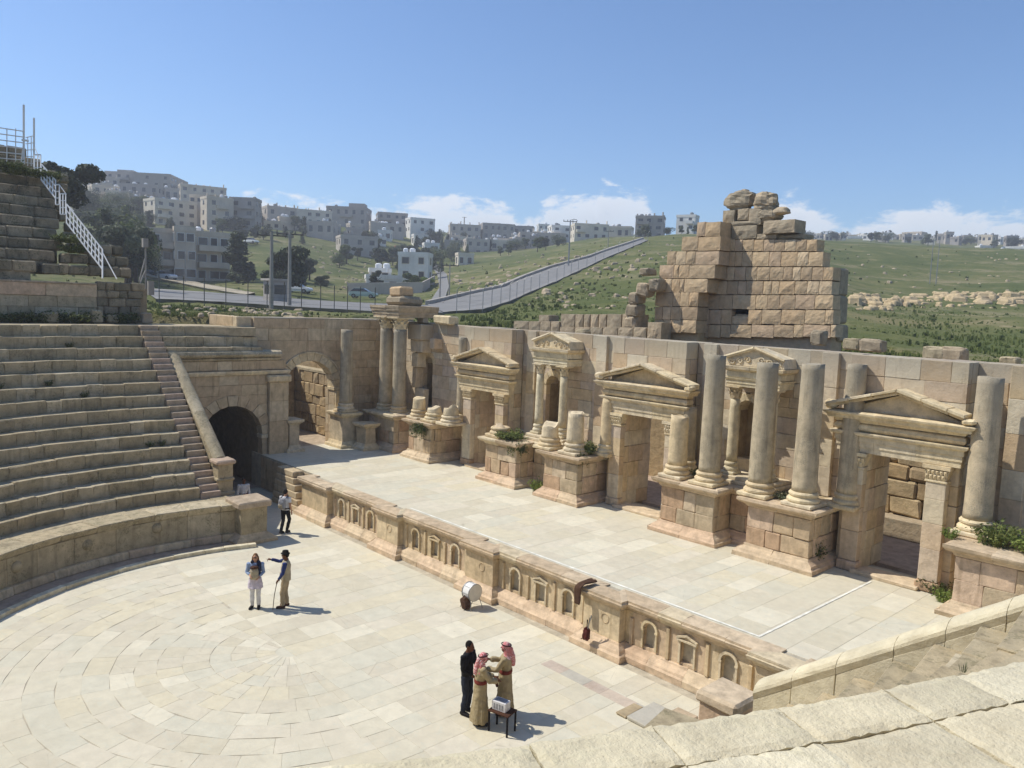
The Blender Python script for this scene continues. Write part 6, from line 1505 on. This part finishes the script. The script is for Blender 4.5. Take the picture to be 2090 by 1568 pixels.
weed((-20.95, 23.6, ZP), .5, .5, 160, 'grass_blade', 'tall grass on the podium corner left of the central doorway')
weed((-20.75, 23.1, ZP-.1), .35, .5, 60, 'leaf_mid', 'hanging weed at the podium edge left of the central doorway', hang=.7)
weed(wz(1374, 1066, ZS+.3), .28, .5, 60, 'leaf_mid', 'bushy weed on the plinth right of the central doorway')
weed(wz(1400, 1095, ZS), .2, .4, 40, 'leaf_mid', 'narrow weed on the plinth below the broken column')
weed((-12.0, 23.4, ZP), .45, .3, 110, 'leaf_grey', 'grey-green tuft between the two tall granite columns')
weed((-15.5, 23.7, ZP), .4, .4, 80, 'leaf_mid', 'weed behind the broken half-height column')
weed(wy(1662, 1130, 23.5), .35, .6, 70, 'leaf_mid', 'dark creeper on the shaded flank of the right podium', hang=.5)
weed(wz(1905, 1207, ZS), .45, .42, 130, 'leaf_mid', 'bush at the foot of the right doorway jamb')
weed(wz(1925, 1228, ZS), .3, .4, 70, 'leaf_bright', 'light weed in front of the right doorway bush')
weed((-6.2, 23.6, ZP), .6, .6, 120, 'grass_blade', 'tall yellow-green weeds on the podium at the right edge')
weed((-5.2, 23.4, ZP), .6, .5, 100, 'leaf_bright', 'flowering weeds at the far right of the right edge podium')
weed((-7.2, 23.2, ZP), .25, .3, 50, 'leaf_bright', 'small weed at the left corner of the right edge podium')
for k, (px, py, r, h) in enumerate(((70, 645, .9, .5), (150, 645, 1.1, .55), (245, 640, .8, .5), (20, 648, .7, .4))):
    q = circle_x(px, py, UW-.35, OC); weed((q[0], q[1], 7.92), r, h, 200, 'leaf_mid', ['dark weeds at the foot of the gallery wall, second from the left edge', 'broad dark weeds below the pink gallery wall', 'dark weeds before the patched end of the gallery wall', 'dark weeds at the foot of the gallery wall at the left edge'][k])
for k, (px, py, r, z) in enumerate(((100, 352, 24.9+2.4, 16.0), (30, 340, 24.9+3, 16.6), (70, 345, 27.5, 16.3), (150, 500, 23.3, 11.9), (140, 480, 24, 12.3), (20, 330, 28.9, 16.7))):
    q = at_dist(px, py, 46 if k < 3 or k == 5 else 43); weed((q[0], q[1], q[2]-.35), .7, .4, 110, 'leaf_mid', ['weeds on the upper seating below the top fence, right', 'weeds on the upper seating below the top fence, left', 'weeds on the upper seating below the top fence, middle', 'weeds beside the long rail run, lower', 'weeds beside the long rail run, upper', 'small bush at the left end of the top fence'][k])
q = wz(1966, 1362, 7.93); weed(q, .03, .05, 14, 'leaf_grey', 'dry grass tuft on the near ledge stones', False)
for k in range(7):
    f = k/6; q = wz(2000+85*f, 1385+45*f, 7.92); o = weed(q, .03, .012, 60, 'leaf_mid', ORD(k+1)+' patch from the left in the strip of green moss on the near ledge', True, 'moss_patch'); o['group'] = 'moss in the near joints'
g = random.Random(3)
for k, a in enumerate(sorted(g.uniform(PI-.06, PI+.55) for _ in range(9))):
    i = g.randrange(1, 13); r, z = ROWS[i]; q = (OX+(r-.02)*math.cos(a), OY+(r-.02)*math.sin(a), z-.44); o = weed(q, .2, .25, 40, 'leaf_mid', ORD(k+1)+' from the right of the small dark weeds between the lower seating rows', name='seat_weed'); o['group'] = 'weeds between the seats'

# ================================================================ PEOPLE
for nm, c in (('skin_light', (196, 150, 122)), ('skin_dark', (112, 76, 56)), ('cloth_robe', (166, 150, 116)), ('cloth_black', (34, 33, 35)), ('cloth_jean', (48, 52, 64)), ('cloth_white', (222, 220, 218)), ('cloth_blue', (50, 62, 110)), ('cloth_lightblue', (150, 168, 196)), ('cloth_khaki', (170, 152, 122)), ('cloth_stone', (176, 164, 138)), ('cloth_red', (122, 58, 48)), ('cloth_navy', (44, 52, 74)), ('cloth_maroon', (84, 40, 36)), ('hair_dark', (28, 24, 22)), ('hair_brown', (122, 88, 58)), ('shoe_dark', (40, 38, 38)), ('cloth_lilac', (206, 196, 206)), ('leather_brown', (78, 52, 38)), ('pack_grey', (150, 150, 152)), ('cloth_brown', (84, 62, 48))):
    plain(nm, c, .9, .12, 9, 0, .15)
b = NB('keffiyeh'); gn = b.N('ShaderNodeTexChecker'); gn.inputs['Scale'].default_value = 42; tcn = b.N('ShaderNodeTexCoord'); b.L(tcn.outputs['Object'], gn.inputs['Vector']); gn.inputs['Color1'].default_value = lin((186, 50, 56)); gn.inputs['Color2'].default_value = lin((228, 206, 200))
b.fin(b.mix(b.map(b.noise(7, 3), .4, .6), gn.outputs[0], lin((204, 128, 126))), .9, .1)
FOLD = bpy.data.textures.new('cloth_folds', 'CLOUDS'); FOLD.noise_scale = .11; FOLD.noise_depth = 2
def rings(mb, R, n=16, caps=True):
    V = []; F = []
    for (x, y, z, rx, ry) in R:
        for k in range(n): a = 2*PI*k/n; V.append((x+rx*math.cos(a), y+ry*math.sin(a), z))
    for i in range(len(R)-1):
        for k in range(n): F.append((i*n+k, i*n+(k+1) % n, (i+1)*n+(k+1) % n, (i+1)*n+k))
    if caps: F += [list(range(n))[::-1], [(len(R)-1)*n+k for k in range(n)]]
    mb.add(V, F)
def ell(mb, c, r, n=12, m=8): rings(mb, [(c[0], c[1], c[2]+r[2]*math.cos(PI-PI*j/m), max(1e-3, r[0]*math.sin(PI*j/m)), max(1e-3, r[1]*math.sin(PI*j/m))) for j in range(m+1)], n)
def limb(mb, pts, rs, n=10):
    P = [Vector(p) for p in pts]; mb.tube([P[0]+(P[0]-P[1]).normalized()*rs[0]*.5]+P+[P[-1]+(P[-1]-P[-2]).normalized()*rs[-1]*.5], [rs[0]*.6]+list(rs)+[rs[-1]*.6], n)
def person(feet, yaw, H, label, joints, skin, garments, extra=None):
    """local frame: x to the person's right, y forward, z up, for a 1.75 m figure"""
    s = H/1.75; t = thing('person', feet, label, 'person'); t.rotation_euler = (0, 0, yaw-PI/2); t.scale = (s, s, s)
    J = dict(head=(0, .02, 1.62), neck=(0, 0, 1.47), chest=(0, 0, 1.28), pelvis=(0, 0, .95), shR=(.19, 0, 1.42), shL=(-.19, 0, 1.42), elR=(.24, -.02, 1.14), elL=(-.24, -.02, 1.14), wrR=(.24, .06, .90), wrL=(-.24, .06, .90), hipR=(.09, 0, .92), hipL=(-.09, 0, .92), knR=(.10, .03, .50), knL=(-.10, .03, .50), anR=(.10, -.02, .09), anL=(-.10, -.02, .09), toeR=(.12, .15, .035), toeL=(-.12, .15, .035)); J.update(joints)
    def put(nm, mb, mat, vox=.012, parent=None, smooth=True, remesh=True):
        me = bpy.data.meshes.new(nm); me.from_pydata([tuple(v) for v in mb.v], [], mb.f); me.materials.append(MATS[mat]); o = bpy.data.objects.new(nm, me); COL.objects.link(o); o.parent = t; WLOC[o.name] = Vector(feet)
        if remesh:
            m = o.modifiers.new('r', 'REMESH'); m.mode = 'VOXEL'; m.voxel_size = vox; m.use_smooth_shade = True; sm = o.modifiers.new('s', 'SMOOTH'); sm.iterations = 2; sm.factor = .4
            if nm not in ('body', 'hair', 'shoes'):
                dm = o.modifiers.new('d', 'DISPLACE'); dm.texture = FOLD; dm.strength = .035; dm.mid_level = .5; dm.texture_coords = 'LOCAL'
        elif smooth: me.polygons.foreach_set('use_smooth', [True]*len(me.polygons))
        return o
    mb = MB(); h = Vector(J['head'])
    ell(mb, h, (.075, .095, .115)); ell(mb, h+Vector((0, .035, -.06)), (.052, .06, .06)); limb(mb, [h+Vector((0, .09, .01)), h+Vector((0, .115, -.02))], [.012, .016], 8)
    for e in (-1, 1): ell(mb, h+Vector((e*.078, -.005, -.005)), (.012, .022, .032), 8, 6)
    limb(mb, [J['neck'], h-Vector((0, .01, .06))], [.058, .054])
    c, p = J['chest'], J['pelvis']
    rings(mb, [(p[0], p[1], p[2]-.08, .10, .08), (p[0], p[1], p[2], .155, .105), ((p[0]+c[0])/2, (p[1]+c[1])/2, (p[2]+c[2])/2-.02, .135, .095), (c[0], c[1], c[2], .165, .11), (J['neck'][0], J['neck'][1], J['neck'][2]-.05, .15, .085), (J['neck'][0], J['neck'][1], J['neck'][2], .06, .055)])
    for S, e in (('R', 1), ('L', -1)):
        sh, el_, wr = Vector(J['sh'+S]), Vector(J['el'+S]), Vector(J['wr'+S]); limb(mb, [sh, sh.lerp(el_, .5), el_, el_.lerp(wr, .4), wr], [.055, .046, .038, .036, .026])
        f = (wr-el_).normalized(); side = f.cross(Vector((0, 0, 1))); side = side.normalized() if side.length > .1 else Vector((1, 0, 0)); up_ = side.cross(f)
        pal = wr+f*.05; limb(mb, [wr, pal, wr+f*.085], [.024, .034, .03], 8)
        pt = J.get('point'+S)
        for k in range(4):
            o_ = side*(-.027+.018*k); ln = (.075, .085, .08, .062)[k]; a = wr+f*.085+o_; cr = .35 if not (pt and k == 0) else 0.0
            if pt and k > 0: cr = 1.1
            m1 = a+f*ln*.5*math.cos(cr)-up_*ln*.5*math.sin(cr); m2 = m1+f*ln*.5*math.cos(cr*1.8)-up_*ln*.5*math.sin(cr*1.8); limb(mb, [a-f*.02, a, m1, m2], [.0105, .0105, .0095, .008], 6)
        th = wr+f*.03+side*(-.03); limb(mb, [th, th+f*.035-side*.03, th+f*.065-side*.035-up_*.01], [.012, .011, .009], 6)
        hp, kn, an, to = Vector(J['hip'+S]), Vector(J['kn'+S]), Vector(J['an'+S]), Vector(J['toe'+S]); limb(mb, [hp, hp.lerp(kn, .4), kn, kn.lerp(an, .35), an], [.088, .078, .055, .056, .038]); limb(mb, [an+Vector((0, -.04, -.045)), (an+to)/2+Vector((0, 0, -.02)), to], [.038, .042, .03])
    body = put('body', mb, skin, .0095)
    fe = MB()
    for e in (-1, 1): ell(fe, h+Vector((e*.03, .086, .012)), (.013, .008, .007), 8, 6)
    put('eyes', fe, 'hair_dark', remesh=False); mo = MB(); ell(mo, h+Vector((0, .092, -.062)), (.022, .008, .006), 8, 6); put('mouth', mo, 'cloth_red', remesh=False)
    def shoes(mat):
        m_ = MB()
        for S in 'RL': an, to = Vector(J['an'+S]), Vector(J['toe'+S]); limb(m_, [an+Vector((0, -.05, -.04)), (an+to)/2+Vector((0, 0, -.015)), to+Vector((0, .02, 0))], [.05, .052, .042]); limb(m_, [an+Vector((0, 0, .03)), an-Vector((0, 0, .04))], [.048, .05])
        put('shoes', m_, mat)
    def trousers(mat, k=1.0):
        m_ = MB(); rings(m_, [(p[0], p[1], p[2]-.10, .16, .12), (p[0], p[1], p[2]+.02, .17, .12), (p[0], p[1], p[2]+.10, .155, .11)])
        for S in 'RL': hp, kn, an = Vector(J['hip'+S]), Vector(J['kn'+S]), Vector(J['an'+S]); limb(m_, [hp, hp.lerp(kn, .4), kn, kn.lerp(an, .4), an+Vector((0, 0, .02))], [.098*k, .09*k, .07*k, .07*k, .062*k])
        put('trousers', m_, mat)
    def shirt(mat, nm='shirt', sleeve=1.0, hem=.0, k=1.0, arms=True, open_=False):
        m_ = MB(); rings(m_, [(p[0], p[1], p[2]-.02-hem, .175*k+hem*.15, .125*k+hem*.12), (p[0], p[1], p[2]+.05, .168*k, .122*k), ((p[0]+c[0])/2, (p[1]+c[1])/2, (p[2]+c[2])/2, .158*k, .118*k), (c[0], c[1], c[2], .188*k, .13*k), (J['neck'][0], J['neck'][1], J['neck'][2]-.045, .165, .10), (J['neck'][0], J['neck'][1], J['neck'][2]-.005, .075, .068)])
        if arms:
            for S in 'RL':
                sh, el_, wr = Vector(J['sh'+S]), Vector(J['el'+S]), Vector(J['wr'+S])
                if sleeve >= 1: limb(m_, [sh, sh.lerp(el_, .5), el_, el_.lerp(wr, .5), el_.lerp(wr, .92)], [.074*k, .066*k, .056*k, .05*k, .046*k])
                else: limb(m_, [sh, sh.lerp(el_, .4), sh.lerp(el_, sleeve)], [.074, .066, .062])
        return put(nm, m_, mat)
    def robe(mat, belt='cloth_red'):
        n = 26; V = []; F = []; R = []
        for (z, rx, ry) in ((.10, .25, .22), (.30, .235, .205), (.60, .205, .175), (.95, .185, .15), (1.10, .165, .135), (1.28, .195, .14), (1.40, .175, .115), (1.455, .08, .075)):
            cx = p[0]+(c[0]-p[0])*max(0, (z-.9)/.4); cy = p[1]+(c[1]-p[1])*max(0, (z-.9)/.4); fold = .10*max(0, (1.0-z))
            for k in range(n): a = 2*PI*k/n; q = 1+fold*math.sin(7*a+z*2)*.9+fold*.6*math.sin(11*a+1); V.append((cx+rx*q*math.cos(a), cy+ry*q*math.sin(a), z))
        m8 = 8
        for i in range(m8-1):
            for k in range(n): F.append((i*n+k, i*n+(k+1) % n, (i+1)*n+(k+1) % n, (i+1)*n+k))
        F += [list(range(n))[::-1], [(m8-1)*n+k for k in range(n)]]; m_ = MB(); m_.add(V, F)
        for S in 'RL': sh, el_, wr = Vector(J['sh'+S]), Vector(J['el'+S]), Vector(J['wr'+S]); limb(m_, [sh, sh.lerp(el_, .5), el_, el_.lerp(wr, .5), el_.lerp(wr, .88)], [.078, .072, .066, .066, .072])
        put('robe', m_, mat, .011)
        m_ = MB(); rings(m_, [(p[0], p[1], 1.03, .182, .152), (p[0], p[1], 1.05, .190, .158), (p[0], p[1], 1.10, .186, .155), (p[0], p[1], 1.12, .178, .148)], 20, False); put('belt', m_, belt, remesh=False)
    def scarf(back=.34):
        m_ = MB(); ell(m_, h+Vector((0, -.012, .02)), (.094, .112, .118)); rings(m_, [(h.x, h.y-.05, h.z-.24, .16, .11), (h.x, h.y-.045, h.z-.15, .105, .09), (h.x, h.y-.03, h.z-.02, .096, .09)])
        limb(m_, [h+Vector((0, -.10, 0)), h+Vector((.02, -.15, -.18)), h+Vector((.04, -.18, -back))], [.06, .075, .06]); limb(m_, [h+Vector((.07, -.06, -.1)), h+Vector((.13, -.10, -.3)), h+Vector((.14, -.08, -.42))], [.04, .045, .03])
        o = put('headscarf', m_, 'keffiyeh', .011); m_ = MB(); m_.tube([(h.x+.098*math.cos(a), h.y-.012+.115*math.sin(a), h.z+.075+.015*math.sin(a)) for a in np.linspace(0, 2*PI, 20)], .011, 6); put('head_cord', m_, 'hair_dark', remesh=False)
    def hair(mat, long=0):
        m_ = MB(); ell(m_, h+Vector((0, -.02, .025)), (.084, .098, .108))
        if long:
            for e in (-1, 1): limb(m_, [h+Vector((e*.07, -.02, .02)), h+Vector((e*.085, -.01, -.12)), h+Vector((e*.09, .02, -.24))], [.035, .04, .03])
        put('hair', m_, mat)
    for gname, a in garments: dict(shoes=shoes, trousers=trousers, shirt=shirt, robe=robe, scarf=scarf, hair=hair)[gname](**a)
    if extra: extra(J, put, h)
    return t
def G(px, py): q = on_z(px, py, 0); return (q[0], q[1], 0.0)
CAMD = math.atan2(-.68, .73)       # yaw of a figure facing the viewer
IMR = math.atan2(.73, .68)         # yaw of a figure facing image right
IML = IMR+PI
def w_extra(J, put, h):
    m = MB(); rings(m, [(0.0, .17, .98, .12, .07), (0, .19, 1.05, .14, .09), (0, .19, 1.25, .13, .085), (0, .17, 1.33, .10, .06)]); put('front_pack', m, 'cloth_stone'); m = MB(); rings(m, [(0, .19, 1.33, .12, .08), (0, .2, 1.36, .13, .09), (0, .18, 1.40, .11, .07)]); put('pack_flap', m, 'leather_brown')
    m = MB(); limb(m, [(-.12, .08, 1.48), (-.14, .13, 1.3), (-.12, .14, 1.1)], [.06, .06, .05]); limb(m, [(.1, .06, 1.49), (.0, -.08, 1.5), (-.12, .06, 1.48)], [.05, .06, .06]); put('scarf', m, 'cloth_navy')
    m = MB(); ell(m, h+Vector((0, .088, .014)), (.062, .018, .018)); put('sunglasses', m, 'hair_dark', remesh=False)
    m = MB(); rings(m, [(0, -.0, .66, .24, .19), (0, 0, .8, .215, .16), (0, 0, .98, .19, .14)]); put('tunic_skirt', m, 'cloth_lilac')
person(G(521, 1241), CAMD+.15, 1.72, 'woman in white tunic and sunglasses with a beige pack on her front', dict(elR=(.25, .02, 1.16), wrR=(.14, .18, 1.12), elL=(-.25, .02, 1.16), wrL=(-.15, .17, 1.08), knR=(.09, .03, .5), anR=(.09, .0, .09), toeR=(.14, .15, .035)), 'skin_light', [('trousers', dict(mat='cloth_white')), ('shirt', dict(mat='cloth_lightblue', hem=.1)), ('shoes', dict(mat='shoe_dark')), ('hair', dict(mat='hair_brown', long=1))], w_extra)
def m_extra(J, put, h):
    m = MB(); rings(m, [(h.x, h.y, h.z+.055, .125, .135), (h.x, h.y, h.z+.07, .13, .14), (h.x, h.y, h.z+.075, .088, .10), (h.x, h.y, h.z+.15, .082, .092), (h.x, h.y, h.z+.165, .06, .07)], 20); put('hat', m, 'hair_dark', remesh=False)
    m = MB(); m.tube([(-.2, .22, .88), (-.2, .30, .45), (-.2, .34, .0)], .011, 6); m.tube([(-.2, .14, .89), (-.2, .2, .91), (-.2, .24, .87)], .013, 6); put('walking_stick', m, 'leather_brown', remesh=False)
    m = MB(); rings(m, [(0, 0, .86, .19, .15), (0, 0, .98, .19, .15), (0, .01, 1.14, .18, .148), (0, 0, 1.3, .20, .148), (0, 0, 1.43, .17, .11), (0, 0, 1.47, .09, .085)]); put('vest', m, 'cloth_stone')
    m = MB(); rings(m, [(0, .16, .95, .06, .02), (0, .165, 1.08, .06, .02)]); put('vest_pocket', m, 'cloth_khaki', remesh=False)
person(G(583, 1239), IML+.1, 1.76, 'man in hat and beige vest pointing, leaning on a walking stick', dict(elR=(.24, .24, 1.36), wrR=(.20, .48, 1.42), pointR=1, elL=(-.26, .05, 1.14), wrL=(-.21, .18, .93), anL=(-.12, .06, .09), toeL=(-.14, .22, .035), knL=(-.11, .08, .5)), 'skin_dark', [('trousers', dict(mat='cloth_khaki', k=1.08)), ('shirt', dict(mat='cloth_blue')), ('shoes', dict(mat='leather_brown')), ('hair', dict(mat='hair_dark'))], m_extra)
def b_extra(J, put, h):
    m = MB(); rings(m, [(0, -.2, 1.02, .13, .07), (0, -.22, 1.08, .16, .10), (0, -.22, 1.3, .155, .10), (0, -.2, 1.42, .12, .07)]); put('backpack', m, 'pack_grey'); m = MB(); rings(m, [(0, -.32, 1.06, .10, .03), (0, -.33, 1.2, .10, .03)]); put('pack_pocket', m, 'cloth_stone')
    m = MB()
    for e in (-1, 1): m.tube([(e*.11, -.13, 1.42), (e*.12, 0, 1.485), (e*.12, .12, 1.38), (e*.13, .13, 1.2), (e*.15, .0, 1.06)], .016, 6)
    put('pack_straps', m, 'cloth_navy', remesh=False); m = MB(); rings(m, [(0, 0, .98, .19, .145), (0, 0, 1.03, .19, .145)]); put('waist_jacket', m, 'cloth_black')
person(G(582, 1088), CAMD+PI-.35, 1.80, 'man in white shirt and dark trousers walking away with a backpack', dict(knR=(.08, .16, .53), anR=(.06, .02, .10), toeR=(.06, .18, .035), knL=(-.08, -.02, .50), anL=(-.05, -.20, .13), toeL=(-.05, -.05, .035), elL=(-.27, .02, 1.15), wrL=(-.26, .1, .93)), 'skin_light', [('trousers', dict(mat='cloth_black')), ('shirt', dict(mat='cloth_white', sleeve=.55)), ('shoes', dict(mat='shoe_dark')), ('hair', dict(mat='hair_dark'))], b_extra)
def h_extra(J, put, h):
    m = MB(); rings(m, [(0, 0, .98, .185, .14), (0, 0, 1.06, .185, .14)]); put('sash', m, 'cloth_red', remesh=False)
HP = on_x(497, 1000, -31.9)
person((-31.9, float(HP[1]), 0), CAMD+.6, 1.72, 'man in white with a red sash half hidden behind the parapet pillar', {}, 'skin_dark', [('trousers', dict(mat='cloth_khaki')), ('shirt', dict(mat='cloth_white')), ('shoes', dict(mat='shoe_dark')), ('hair', dict(mat='hair_dark'))], h_extra)
person(G(951, 1456), IMR-.5, 1.78, 'man in black sweater and dark jeans listening to the robed men', dict(elL=(-.24, .06, 1.14), wrL=(-.12, .2, 1.05), elR=(.25, .04, 1.14), wrR=(.14, .2, 1.02), head=(.0, .05, 1.61)), 'skin_dark', [('trousers', dict(mat='cloth_jean')), ('shirt', dict(mat='cloth_black')), ('shoes', dict(mat='shoe_dark')), ('hair', dict(mat='hair_dark'))])
def bag_extra(J, put, h):
    m = MB(); rings(m, [(.08, .2, .62, .07, .03), (.08, .21, .7, .09, .04), (.08, .2, .84, .08, .03)]); put('pouch', m, 'cloth_red'); m = MB(); m.tube([(.06, .17, .84), (.02, .16, 1.08), (-.12, .1, 1.35)], .01, 5); put('strap', m, 'cloth_red', remesh=False)
person(G(978, 1478), IMR+.25, 1.70, 'robed man in red and white headscarf with his back to the viewer', dict(elR=(.22, .16, 1.14), wrR=(.10, .36, 1.08), elL=(-.22, .1, 1.14), wrL=(-.08, .32, 1.1), head=(.0, .05, 1.6)), 'skin_dark', [('trousers', dict(mat='cloth_brown')), ('robe', dict(mat='cloth_robe')), ('shoes', dict(mat='shoe_dark')), ('scarf', dict())])
person(G(1029, 1457), IML-.15, 1.74, 'robed man in red and white headscarf gesturing with both hands', dict(elR=(.24, .16, 1.2), wrR=(.16, .40, 1.22), elL=(-.24, .18, 1.16), wrL=(-.12, .42, 1.12)), 'skin_dark', [('trousers', dict(mat='cloth_brown')), ('robe', dict(mat='cloth_robe')), ('shoes', dict(mat='leather_brown')), ('scarf', dict(back=.42))], bag_extra)

# ================================================================ SMALL THINGS IN THE ORCHESTRA
def frame(o, yaw):
    ca, sa = math.cos(yaw), math.sin(yaw); return lambda x, y, z: (o[0]+x*ca-y*sa, o[1]+x*sa+y*ca, o[2]+z)
tb = G(1024, 1492); T = frame(tb, IMR-.55); tab = thing('small_table', tb, 'small dark folding table beside the robed men', 'table')
def fbox(T, x0, x1, y0, y1, z0, z1): return [T(x, y, z) for z in (z0, z1) for y in (y0, y1) for x in (x0, x1)]
block('tabletop', fbox(T, -.27, .27, -.2, .2, .47, .50), 'leather_brown', tab, .006, .001)
for x in (-.24, .24):
    for y in (-.17, .17): block('leg', fbox(T, x-.018, x+.018, y-.018, y+.018, 0, .47), 'hair_dark', tab, .003, .001)
bx = thing('donation_box', (tb[0], tb[1], .50), 'white lettered box standing on the small table', 'box'); 
block('case', fbox(T, -.22, .14, -.11, .11, .50, .71), 'cloth_white', bx, .01, .002); block('slot_panel', fbox(T, -.223, -.218, -.08, .08, .54, .67), 'pack_grey', bx, .002, 0); block('papers', fbox(T, -.17, .09, -.08, .07, .711, .722), 'pack_grey', bx, .003, .004)
for k in range(4): block('marking', fbox(T, -.17+.07*k, -.13+.07*k, -.114, -.11, .54, .66), 'pack_grey', bx, .001, 0)
dp = G(962, 1240); dr = thing('bass_drum', dp, 'white bass drum on a low stand beside the stage front', 'drum'); T = frame(dp, CAMD+.75)
def disc(mb, T, x0, x1, r, zc, n=28, r2=None):
    V = []; F = []
    for x, rr_ in ((x0, r), (x1, r2 or r)):
        for k in range(n): a = 2*PI*k/n; V.append(T(x, rr_*math.cos(a), zc+rr_*math.sin(a)))
    for k in range(n): F.append((k, (k+1) % n, n+(k+1) % n, n+k))
    F += [list(range(n))[::-1], [n+k for k in range(n)]]; mb.add(V, F)
plain('drum_skin', (214, 206, 190), .6, .06, 5); plain('drum_shell', (232, 230, 224), .35, .04, 4)
mb = MB(); disc(mb, T, -.15, .15, .265, .52); mb.obj('shell', 'drum_shell', dr)
for x in (-.19, .16): mb = MB(); disc(mb, T, x*.9, x*.9+.025, .278, .52); mb.obj('hoop', 'steel', dr)
for x in (-.196, .191): mb = MB(); disc(mb, T, x*.9, x*.9+.005, .262, .52); mb.obj('drumhead', 'drum_skin', dr)
for k in range(8): a = 2*PI*k/8; mb = MB(); mb.tube([T(-.15, .273*math.cos(a), .52+.273*math.sin(a)), T(.15, .273*math.cos(a), .52+.273*math.sin(a))], .008, 5); mb.obj('tension_rod', 'steel', dr)
for (x, y) in ((-.2, -.2), (-.2, .2), (.2, -.2), (.2, .2)): mb = MB(); mb.tube([T(x*.8, y*.9, .33), T(x*1.1, y*1.1, .12), T(x*1.25, y*1.2, .0)], .012, 6); mb.obj('stand_leg', 'steel', dr)
bgp = T(.0, -.22, 0); bg_ = thing('cloth_bag', bgp, 'crumpled brown cloth bag hanging under the drum', 'bag'); boulder('cloth', (bgp[0], bgp[1], .2), (.32, .26, .4), 'cloth_brown', bg_, 71, .8, .5)
# draped jacket and bagpipe at the stage edge
jk = on_y(1186, 1195, 16.1); jt = thing('draped_jacket', (jk[0], 16.2, 1.6), 'dark brown cloth draped over the edge of the stage', 'cloth'); V = []; F = []; g = random.Random(6)
for j in range(13):
    for i in range(7):
        f = j/12; u = (i-3)/3; off = .05*math.sin(i*1.9+j*.7)+.02*math.sin(i*3.3)
        if f < .45: p = (jk[0]+u*.13+.10*(.45-f), 16.62-f*1.15, 1.73+.05+off*.5)
        else: p = (jk[0]+u*.13*(1-.35*(f-.45))-.05, 16.07-abs(off)*.8, 1.75-(f-.45)*1.0)
        V.append(p)
for j in range(12):
    for i in range(6): k = j*7+i; F.append((k, k+1, k+8, k+7))
o = mesh_obj('cloth', V, F, 'cloth_brown', jt, smooth=True); so = o.modifiers.new('s', 'SOLIDIFY'); so.thickness = .05; ss = o.modifiers.new('u', 'SUBSURF'); ss.levels = 1; ss.render_levels = 1
bp = on_y(1197, 1287, 15.95); bt = thing('bagpipe', (bp[0], 15.9, .3), 'bagpipe with dark red bag resting on the stage plinth', 'bagpipe')
boulder('bag', (bp[0]-.02, 15.97, .48), (.20, .18, .36), 'cloth_maroon', bt, 81, .8, .4)
for k, (dx, dz, r) in enumerate(((.10, .5, .016), (.05, .42, .013), (-.04, .34, .015))): mb = MB(); mb.tube([(bp[0], 15.97, .55), (bp[0]+dx*.6, 15.99, .55+dz*.6), (bp[0]+dx, 16.02, .55+dz)], [r, r*.8, r*1.3], 7); mb.obj('pipe', 'hair_dark' if k else 'steel', bt)
mb = MB(); mb.tube([(bp[0]-.05, 15.94, .4), (bp[0]-.16, 15.92, .32)], .014, 6); mb.obj('chanter', 'leather_brown', bt)
# raised slabs lying near the right end
sb = thing('raised_slab', (-10.2, 14.7, 0), 'pair of thick pale slabs lying raised on the orchestra paving', 'slab')
block('slab', box8(-10.2, -9.62, 14.3, 15.2, 0, .17), 'coping_stone', sb, .02, .01); block('slab', box8(-10.78, -10.21, 14.0, 15.05, 0, .10), 'paving_grey', sb, .02, .01); block('slab', box8(-11.1, -10.8, 14.0, 14.7, 0, .06), 'dirt', sb, .02, .01)
